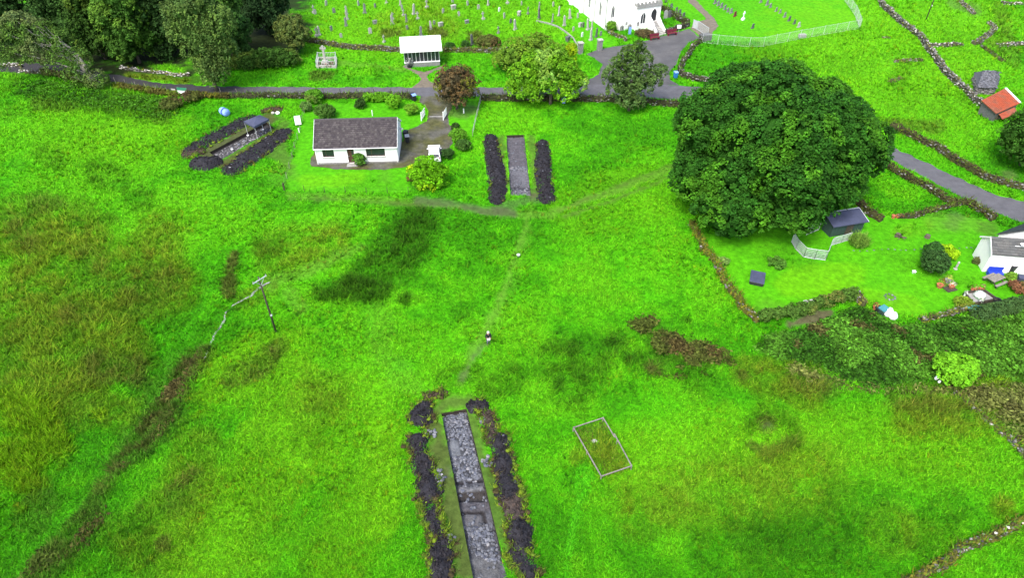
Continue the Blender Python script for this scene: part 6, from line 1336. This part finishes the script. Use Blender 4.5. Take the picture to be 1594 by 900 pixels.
for px, py, st, m, lb in [(735, 70, 'tall', 'darkstone', 'tall dark obelisk gravestone standing right of the shelter roof'), (706, 14, 'block', 'palestone', 'pale flat-topped tomb near the top edge right of the pole-like stones'), (584, 37, 'block', 'greystone', 'squat grey block tomb in the middle of the old graveyard'), (686, 41, 'block', 'palestone', 'pale table tomb above the right end of the shelter roof'),
                          (727, 36, 'block', 'greystone', 'rounded grey block tomb right of the table tomb'), (539, 40, 'tall', 'greystone', 'tall weathered grey stone left of the block tomb'), (611, 38, 'tall', 'palestone', 'leaning pale stone right of the block tomb'), (598, 66, 'cross', 'palestone', 'small pale stone cross close above the graveyard wall'),
                          (839, 29, 'tall', 'darkstone', 'dark pointed stone beside the curving kerb'), (808, 24, 'block', 'palestone', 'pale chest tomb with lichen left of the tall grey stone'), (839, 16, 'tall', 'greystone', 'tall grey stone above the dark pointed one'), (795, 36, 'slab', 'darkstone', 'small dark leaning stone below the pale chest tomb'),
                          (776, 52, 'cross', 'greystone', 'slender grey stone above the brownish bush'), (777, 18, 'slab', 'whitepaint', 'narrow white stone left of the pale chest tomb'), (903, 41, 'block', 'palestone', 'squarish pale stone beside the church wall'), (908, 42, 'slab', 'darkstone', 'dark stone right behind the squarish pale one'), (928, 57, 'tall', 'darkstone', 'dark upright stone below the church corner'), (935, 55, 'slab', 'greystone', 'grey stone beside the dark upright one below the church corner'), (906, 57, 'slab', 'whitepaint', 'thin white stone on the slope above the gate pillars'), (884, 64, 'block', 'darkstone', 'dark low tomb by the curving kerb above the lime sapling'),
                          (671, 46, 'tall', 'palestone', 'thin pale stone left of the table tomb'), (676, 38, 'slab', 'greystone', 'grey stone close left of the table tomb')]:
    gravestone(lb, px, py, st, m, G1)
ORD = ['leftmost', 'second', 'third', 'fourth', 'fifth', 'sixth', 'seventh', 'eighth', 'ninth', 'tenth', 'eleventh', 'twelfth']
small = []
for px, py in [(491, 22), (488, 20), (493, 56), (497, 54), (516, 47), (531, 58), (540, 22), (541, 30), (584, 11), (623, 8), (628, 24), (626, 14), (633, 34), (634, 46), (611, 30), (558, 8), (602, 5), (655, 56), (650, 30), (705, 4), (745, 14), (760, 8), (752, 30), (812, 8), (822, 22), (862, 10), (870, 24), (887, 28), (878, 40), (893, 48), (915, 46), (921, 44), (860, 34), (790, 6), (568, 20), (508, 8), (520, 20), (665, 12), (690, 20), (920, 62), (728, 8), (715, 24), (577, 52), (644, 22), (802, 46), (785, 28), (900, 27)]:
    small.append((px + random.uniform(-.5, .5), py, random.choice(['slab', 'slab', 'cross', 'tall']), random.choice(['palestone', 'palestone', 'palestone', 'greystone'])))
cnt = {}
for px, py, st, m in sorted(small):
    zone = 'behind the stone cross' if px < 560 else 'behind the white-roofed shelter' if px < 700 else 'between the shelter and curving kerb' if px < 840 else 'on the slope below the church'
    k = (zone, st, m); n = cnt.get(k, 0); cnt[k] = n + 1
    word = {'slab': 'headstone', 'cross': 'cross', 'tall': 'tapering stone'}[st]; tone = 'pale' if m == 'palestone' else 'grey'
    lb = f'leftmost small {tone} {word} {zone}' if n == 0 else f'{ORD[n]} small {tone} {word} from the left {zone}'
    gravestone(lb, px, py, st, m, 'small scattered gravestones of the old graveyard')
G2 = 'gravestone row beside the cemetery path'
NTH = ['first', 'second', 'third', 'fourth', 'fifth', 'sixth']
for k, (px, py) in enumerate([(1113, 5), (1118, 8), (1123, 11), (1128, 14), (1133, 18), (1138, 20)]): gravestone(f'low grey gravestone, {NTH[k]} from the top of the short row by the cemetery path', px, py, 'modern', 'greystone', G2, .75, 1.15)
gravestone('dark red-brown gravestone ending the short row near the cemetery path', 1144, 25, 'modern', 'red', G2, .75, 1.2); gravestone('white gravestone standing alone below the short row', 1156, 31, 'cross', 'whitepaint', G2, .75, 1.1); gravestone('small dark gravestone standing alone on the cemetery lawn', 1171, 44, 'modern', 'darkstone', G2, .75, 1.2)
G3 = 'long gravestone row across the new cemetery'
for k, (px, py) in enumerate([(1184, 3), (1194, 7), (1199, 11), (1208, 17), (1214, 20), (1221, 26)]): gravestone(f'grey gravestone, {NTH[k]} from the top of the long row across the new cemetery', px, py, 'modern', 'greystone', G3, .75, 1.15)
gravestone('black gravestone near the lower end of the long cemetery row', 1228, 32, 'modern', 'darkstone', G3, .75, 1.3); gravestone('dark gravestone second from the lower end of the long cemetery row', 1236, 37, 'modern', 'darkstone', G3, .75, 1.2); gravestone('pale gravestone ending the long cemetery row', 1243, 42, 'modern', 'palestone', G3, .75, 1.1)
G4 = 'gravestones behind the small church garden'
for k, (px, py) in enumerate([(1037, 3), (1045, 12), (1053, 17), (1058, 21), (1064, 25)]): gravestone(f'dark gravestone, {NTH[k]} from the top on the lawn strip above the church garden wall', px, py, 'modern', 'darkstone', G4, .75, 1.1)
gravestone('pale upright stone in the small church garden', 1036, 28, 'slab', 'palestone', G4, .6, 1.5); gravestone('dark upright stone in the small church garden', 1042, 27, 'slab', 'darkstone', G4, .6, 1.4)
o = T('grey_block', 'pale grey block against the outside of the cemetery fence', 'block', P(1248, 58)); MB().box((0, 0, .3), (1.3, .7, .6), .2).build('block_body', M['concrete'], o, bevel=.05)
# gate pillars of the graveyard and church gate
for px, py, lb in [(903, 83, 'left grey stone gate pillar of the old graveyard'), (933, 78, 'right grey stone gate pillar of the old graveyard')]:
    o = T('gate_pillar', lb, 'pillar', P(px, py), .3, 'graveyard gate pillars'); MB().box((0, 0, .8), (.75, .75, 2.0)).build('pillar_shaft', M['greystone'], o); MB().box((0, 0, 1.88), (.95, .95, .16)).build('pillar_cap', M['palestone'], o)
ga, gb = P(1085, 46), P(1101, 57); gt = T('church_gate', 'pale blue-grey railing gate between the forecourt and the new cemetery', 'gate', ga)
def rail_gate(a, b, h):
    f = MB(); up = Vector((0, 0, h)); f.beam(a + up * .08, b + up * .08, .06, .06); f.beam(a + up * .95, b + up * .95, .07, .07); f.beam(a, a + up, .08, .08); f.beam(b, b + up, .08, .08); o = f.build('gate_leaf', M['palemetal'], gt, world=True); g = MB(); n = 14
    for k in range(1, n): p = a.lerp(b, k / n); g.beam(p + up * .09, p + up * .94, .05, .05)
    g.build('gate_bars', M['palemetal'], o, world=True)
rail_gate(ga, gb, 1.7); rail_gate(P(1078, 43), P(1084, 45.5), 1.6)
o = T('gate_pier', 'dark stone pier at the end of the pale church gate', 'pillar', P(1097, 62)); MB().box((0, 0, .5), (2.0, 1.3, 1.2), .3).build('pier_body', M['darkstone'], o, bevel=.08)
for px, py, rz_, lb in [(1046, 54, .32, 'dark red bench against the wall right of the church steps'), (1019, 61, .35, 'dark red bench left of the church steps')]:
    o = T('bench', lb, 'bench', P(px, py), rz_, 'dark red benches on the forecourt')
    MB().box((0, 0, .46), (1.9, .5, .08)).build('seat', M['red'], o); MB().box((0, .27, .82), (1.9, .06, .5)).build('backrest', M['red'], o)
    for s in (-.8, .8): MB().b2(s - .05, s + .05, -.22, .24, -.05, .415).build('leg', M['red'], o)
o = T('white_box', 'small white box on a post beside the forecourt bench', 'box', P(1056, 50)); MB().box((0, 0, 1.1), (.7, .4, .55)).build('box_body', M['whitepaint'], o, bevel=.03); MB().tube([(0, 0, -.1), (0, 0, .8)], .05, 6).build('post', M['grey'], o)
b = P(1031, 54); o = T('forecourt_steps', 'short flight of pale steps from the forecourt to the church entrance', 'steps', b, .5)
for k in range(5): MB().b2(-.9, .9, .35 * k, .348 + .35 * k, -.1, .17 * (k + 1)).build('step', M['palestone'], o)
for s in (-1.0, 1.0): MB().beam((s, 0, .9), (s, 1.75, 1.7), .05, .05).beam((s, 0, 0), (s, 0, .9), .05, .05).build('handrail', M['dark'], o)
o = T('blue_sign', 'small pale blue board standing by the church wall', 'board', P(980, 53)); MB().box((0, 0, .75), (.5, .08, 1.3), .2).build('board_face', M['paleblue'], o)

# ------------------------------------------------------------------ things on the right-hand lawn
o = T('dark_box', 'dark low square cover on the shaded lawn by the mossy garden wall', 'cover', P(1178, 436), -.35)
MB().b2(-.72, .72, -.95, .95, -.05, .42).build('cover_body', M['dark'], o, bevel=.08); MB().b2(-.76, .76, -1.0, 1.0, .423, .5).build('lid', M['navy'], o, bevel=.03)
def pot(label, px, py, r, h, m, fc, n=60, group='garden pots', name='plant_pot'):
    o = T(name, label, 'plant pot', P(px, py), 0, group); MB().lathe((0, 0, 0), [(r * .7, 0), (r, h), (r * 1.1, h), (r * .95, h - .04)], 10).build('pot', M[m], o)
    d = RNG.normal(size=(n, 3)); d /= np.linalg.norm(d, axis=1, keepdims=True); q = d * r * 1.3 + np.array([[0, 0, h + r * .8]]); v, f, c = leaves_np(q, d, RNG.uniform(.08, .16, n), np.array(fc)[RNG.integers(0, len(fc), n)] * RNG.uniform(.7, 1.3, (n, 1))); npmesh('plant', v, f, M['leaf'], o, c)
pot('terracotta pot with a yellow-green plant, leftmost of the lawn pots', 1462, 447, .35, .4, 'terracotta', [(.25, .3, .02), (.3, .15, .03), (.12, .25, .02)])
pot('round yellow-leaved pot plant nearest the dark bush', 1474, 439, .3, .35, 'concrete', [(.35, .38, .06), (.25, .33, .05)]); pot('pale flowering pot on the flat slab in the lawn', 1480, 448, .3, .3, 'terracotta', [(.5, .42, .32), (.3, .3, .1), (.55, .5, .45)])
o = T('flat_slab', 'flat brownish stone slab under the pale flowering pot', 'slab', P(1479, 450)); MB().box((0, 0, .04), (1.2, .8, .1), .3).build('slab_body', M['darkwood'], o)
o = T('fire_ring', 'low grey ring of stones on the right-hand lawn', 'stone ring', P(1385, 463))
for k in range(9): stone(o, P(1385, 463, .05) + Vector((math.cos(k * .7) * .5, math.sin(k * .7) * .45, 0)), .35)
o = T('garden_ornament', 'slim white garden ornament on the lawn right of the dark bush', 'ornament', P(1487, 419)); MB().lathe((0, 0, 0), [(.2, 0), (.22, .1), (.1, .18), (.12, .5), (.08, .75), (.14, .9), (.1, 1.05), (.02, 1.1)], 10).build('statue', M['palestone'], o)
o = T('white_stool', 'small white stool on the right-hand lawn', 'stool', P(1422, 425)); MB().box((0, 0, .26), (.34, .3, .06)).build('seat', M['whitepaint'], o); MB().b2(-.13, -.09, -.11, .11, 0, .23).build('leg', M['whitepaint'], o); MB().b2(.09, .13, -.11, .11, 0, .23).build('leg', M['whitepaint'], o)
for k in range(14): 
    px = 1320 + k * 12 + random.uniform(-3, 3)
o = T('stepping_stones', 'pale line of stepping stones across the right-hand lawn', 'path stones', P(1400, 391))
for k in range(20):
    s_ = bpy.data.objects.new('stone', STONE_ME[k % 3]); COL.objects.link(s_); s_.parent = o; s_.location = P(1330 + k * 10.2 + random.uniform(-2, 2), 390 + 1.2 * math.sin(k) - k * .18, .0) - ORG[o.name]; s_.scale = (.26, .3, .15); s_.rotation_euler = (0, 0, random.random() * 6)
for px, py, lb in [(1397, 368, 'small orange-brown stump left of the branch pile on the lawn'), (1443, 370, 'grey-brown stump with a flat top in the lawn above the lime bush')]:
    o = T('tree_stump', lb, 'stump', P(px, py)); MB().lathe((0, 0, -.1), [(.4, 0), (.3, .2), (.27, .45), (.02, .47)], 9).build('stump_body', M['bark'], o)
o = T('branch_pile', 'small pile of dark sticks on the upper lawn', 'branches', P(1401, 371)); mb = MB()
for k in range(10): a = random.random() * 6.28; mb.tube([(math.cos(a) * .7, math.sin(a) * .5, .05), (0, 0, .25), (-math.cos(a) * .5, -math.sin(a) * .4, random.uniform(.1, .6))], .035, 4)
mb.build('sticks', M['bark'], o)
b = P(1400, 340); o = T('terracotta_pots', 'row of terracotta pots along the end of the low mossy wall', 'pots', b)
for k in range(4): MB().lathe((k * .55 - .8, k * .06, 0), [(.18, 0), (.24, .4), (.27, .4), (.2, .34)], 9).build('pot', M['terracotta'], o)
o = T('plastic_bench', 'bright blue plastic seat against the white house wall', 'bench', P(1547, 429), -.1); MB().b2(-.75, .75, -.3, .25, .3, .42).build('seat', M['deepblue'], o); MB().b2(-.75, .75, .253, .33, .3, .9).build('backrest', M['deepblue'], o)
for s in (-.7, .66): MB().b2(s - .04, s + .08, -.28, .24, -.05, .297).build('leg', M['deepblue'], o)
o = T('garden_table', 'weathered wooden picnic table in front of the blue seat', 'table', P(1546, 441), .45)
for k in range(5): MB().b2(-.9, .9, -.42 + k * .17, -.42 + k * .17 + .155, .68, .73).build('plank', M['wood'], o)
for s in (-1, 1): MB().b2(-.9, .9, s * .75 - .14, s * .75 + .14, .40, .45).build('bench_plank', M['wood'], o)
for s in (-.65, .65): MB().beam((s, -.8, 0), (s, -.1, .67), .08, .08).beam((s, .8, 0), (s, .1, .67), .08, .08).beam((s, -.8, .37), (s, .8, .37), .06, .06).build('leg', M['darkwood'], o)
# raised pond
pc = [P(1499, 459), P(1531, 457), P(1549, 470), P(1512, 477)]; o = T('raised_pond', 'square timber-sided raised pond with grey gravel near the hedge', 'pond', (pc[0] + pc[2]) / 2)
mb = MB(); up = Vector((0, 0, .38)); mb.add([p + Vector((0, 0, .25)) for p in pc], [(0, 3, 2, 1)]); mb.build('gravel_top', M['concrete'], o, world=True)
for k in range(4): MB().beam(pc[k] + Vector((0, 0, .2)), pc[(k + 1) % 4] + Vector((0, 0, .2)), .16, .55).build('timber_edge', M['darkwood'], o, world=True)
c0 = (pc[0] + pc[1] + pc[2] + pc[3]) / 4; o = T('white_plant', 'rounded white flowering plant growing in the raised pond', 'plant', c0 + Vector((0, .1, .25))); N = 420
d = RNG.normal(size=(N, 3)); d /= np.linalg.norm(d, axis=1, keepdims=True); d[:, 2] = np.abs(d[:, 2]); v, f, c = leaves_np(d * np.array([[.6, .6, .7]]) * RNG.uniform(.7, 1, (N, 1)), d, RNG.uniform(.1, .2, N), np.where((d[:, 2:3] > .25), np.array([[.66, .74, .66]]), np.array([[.20, .34, .22]]))); npmesh('blossom', v, f, M['leaf'], o, c)
for px, py, lb in [(1501, 462, 'white pot on the left corner of the raised pond'), (1524, 474, 'small white pot on the lower edge of the raised pond')]: pot(lb, px, py, .16, .5, 'whitepaint', [(.55, .6, .5), (.2, .3, .15)], 20, 'white pots on the pond edge')
pot('row of red-brown flowers along the back edge of the raised pond, left clump', 1514, 455, .3, .35, 'terracotta', [(.2, .05, .03), (.3, .2, .1), (.1, .2, .03)]); pot('red-brown flowers along the back edge of the raised pond, right clump', 1525, 454, .3, .35, 'terracotta', [(.2, .05, .03), (.35, .25, .15), (.1, .2, .03)])
bush('border_plant', 'yellow-green plants along the left side of the raised pond', 1498, 475, .8, .7, (.14, .25, .02), tone2=(.2, .2, .03), n=120); bush('border_plant', 'brown and green border plants at the right edge below the wheeled bin', 1582, 452, .9, .8, (.10, .16, .03), tone2=(.16, .08, .04), n=120); bush('border_plant', 'light green plants at the foot of the white house wall', 1573, 436, .6, .6, (.14, .30, .03), n=80); bush('border_plant', 'dark plants along the gable end of the white house', 1521, 410, .4, .5, (.05, .11, .02), tone2=(.08, .10, .03), n=80)
o = T('water_butt', 'round dark tub beside the raised pond', 'tub', P(1549, 473)); MB().lathe((0, 0, 0), [(.3, 0), (.34, .6), (.38, .6), (.3, .56), (.28, .3)], 12).build('tub_body', M['dark'], o)
o = T('green_tarpaulin', 'crumpled blue-green sheet lying on the wall below the raised pond', 'tarpaulin', P(1516, 484)); MB().ico((0, 0, .45), (.95, .4, .2), 2, .25).build('sheet', mat('blue_green_sheet', (.05, .22, .20), .6, .3, 3), o)
# tubs and sacks at the hedge gap
o = T('green_tub', 'dark blue-green plastic tub at the hedge gap beside two white sacks', 'tub', P(1372, 489), .5); MB().add([(-.35, -.3, 0), (.35, -.3, 0), (.35, .3, 0), (-.35, .3, 0), (-.45, -.38, .7), (.45, -.38, .7), (.45, .38, .7), (-.45, .38, .7)], [(0, 3, 2, 1), (0, 1, 5, 4), (1, 2, 6, 5), (2, 3, 7, 6), (3, 0, 4, 7), (4, 5, 6, 7)]).build('tub_body', M['darkgreen'], o, bevel=.04); MB().box((0, 0, .76), (.9, .76, .1)).build('lid', mat('teal_plastic', (.05, .22, .24), .5, .2, 3), o)
for px, py, r, lb in [(1381, 492, .5, 'larger white sack beside the dark blue-green tub'), (1388.5, 497, .42, 'smaller white sack, furthest from the tub at the hedge gap')]: o = T('white_sack', lb, 'sack', P(px, py), 0, 'white sacks at the hedge gap'); MB().ico((0, 0, r * .8), (r, r * .85, r), 2, .12).build('sack_body', M['whitepaint'], o, smooth=True); MB().tube([(0, 0, r * 1.6), (0.03, 0, r * 2.0)], [.12, .2], 7).build('sack_neck', M['whitepaint'], o)
pot('terracotta pot on the wall corner at the hedge gap', 1361, 483, .25, .4, 'terracotta', [(.3, .1, .04), (.2, .2, .05)]); o = T('black_tub', 'black tub squeezed behind the blue-green tub', 'tub', P(1366, 486)); MB().lathe((0, 0, 0), [(.3, 0), (.38, .6), (.42, .6), (.34, .56)], 12).build('tub_body', M['dark'], o)
for px, py, s_, lb in [(1455, 594, .5, 'larger white stone at the foot of the bright round bush'), (1459, 600, .35, 'smaller white stone below the bright round bush')]: o = T('white_stone', lb, 'stone', P(px, py, .45)); MB().ico((0, 0, 0), (.4 * s_, .3 * s_, .35 * s_ + .1), 1, .3).build('stone_body', M['whitepaint'], o)
o = T('white_sheet', 'pale plastic scrap on the garden hedge', 'scrap', P(1254, 481, 1.0)); MB().box((0, 0, .1), (1.0, .35, .06), .2).build('scrap_body', M['palestone'], o)

# ------------------------------------------------------------------ the walker in the field
pb = P(760.5, 537); pe = T('person', 'person in a dark jacket and pale hat walking on the worn track, holding something white', 'person', pb, math.radians(10))
def skin(name, verts, edges, radii, m, parent, lvl=1, root=0):
    me = bpy.data.meshes.new(name); me.from_pydata(verts, edges, []); me.materials.append(M[m]); o = link(name, me, parent)
    md = o.modifiers.new('skin', 'SKIN'); md.use_smooth_shade = True
    for i, r in enumerate(radii): sv = me.skin_vertices[0].data[i]; sv.radius = r if isinstance(r, tuple) else (r, r); sv.use_root = (i == root)
    sb = o.modifiers.new('subsurf', 'SUBSURF'); sb.levels = lvl; sb.render_levels = lvl
    return o
V = [(0, 0, .95), (0, 0, 1.12), (0, -.01, 1.32), (0, 0, 1.46), (0, -.02, 1.55), (0, -.03, 1.66), (0, -.03, 1.74)]; E = [(0, 1), (1, 2), (2, 3), (3, 4), (4, 5), (5, 6)]; R_ = [(.16, .12), (.155, .11), (.18, .12), (.10, .08), .058, (.078, .095), (.06, .07)]
def chain(start, pts, rad):
    p = start
    for q, r in zip(pts, rad): V.append(q); R_.append(r); E.append((p, len(V) - 1)); p = len(V) - 1
    return p
for s in (-1, 1):
    chain(0, [(s * .10, 0, .88), (s * .11, -.05 + .12 * s, .5), (s * .11, .10 * s + .06, .09), (s * .12, .10 * s - .10, .04)], [.095, .06, .045, .04])
    hnd = chain(2, [(s * .20, 0, 1.40), (s * .27, -.02, 1.13), (s * .17, -.22, 1.02), (s * .11, -.28, 1.02)], [.062, .046, .036, .036])
    for k in range(4): chain(hnd, [(s * (.085 - .01 * k), -.33, 1.045 - .02 * k), (s * (.05 - .008 * k), -.355 + .004 * k, 1.04 - .02 * k)], [.0095, .0085])
    chain(hnd, [(s * .10, -.30, 1.065), (s * .07, -.325, 1.075)], [.011, .010])
skin('person_body', V, E, R_, 'skin', pe, 2)
sv = [(0, 0, .86), (0, 0, 1.0), (0, 0, 1.15), (0, -.01, 1.32), (0, 0, 1.45)]; se = [(0, 1), (1, 2), (2, 3), (3, 4)]; sr = [(.185, .145), (.175, .135), (.17, .125), (.195, .135), (.10, .09)]
for s in (-1, 1):
    o0 = len(sv); sv += [(s * .2, 0, 1.40), (s * .27, -.02, 1.13), (s * .18, -.20, 1.02)]; se += [(3, o0), (o0, o0 + 1), (o0 + 1, o0 + 2)]; sr += [.085, .065, .05]
skin('jacket', sv, se, sr, 'jacket', pe, 2)
sv = [(0, 0, .95)]; se = []; sr = [(.175, .135)]
for s in (-1, 1): o0 = len(sv); sv += [(s * .10, 0, .86), (s * .11, -.05 + .12 * s, .5), (s * .11, .10 * s + .06, .12)]; se += [(0, o0), (o0, o0 + 1), (o0 + 1, o0 + 2)]; sr += [.115, .08, .065]
skin('trousers', sv, se, sr, 'jeans', pe, 2)
for s in (-1, 1): MB().ico((s * .12, .10 * s - .02, .05), (.06, .14, .06), 1).build('boot', M['dark'], pe, smooth=True)
MB().lathe((0, -.03, 1.68), [(.15, .02), (.155, .035), (.105, .05), (.10, .12), (.06, .15), (.01, .16)], 12).build('hat', M['palehair'], pe, smooth=True)
MB().ico((0, -.115, 1.645), (.014, .022, .02), 1).build('nose', M['skin'], pe); 
for s in (-1, 1): MB().ico((s * .032, -.112, 1.672), .011, 1).build('eye', M['dark'], pe); MB().ico((s * .082, -.02, 1.655), (.012, .024, .032), 1).build('ear', M['skin'], pe)
MB().b2(-.022, .022, -.122, -.112, 1.605, 1.613).build('mouth', M['red'], pe)
o = T('white_sheet', 'white sheet held in front of the walking person', 'paper', pb + Vector((0, 0, 1.06)), math.radians(10)); MB().box((0, -.34, 0), (.25, .012, .20), 0, -.9).build('sheet', M['paper'], o)
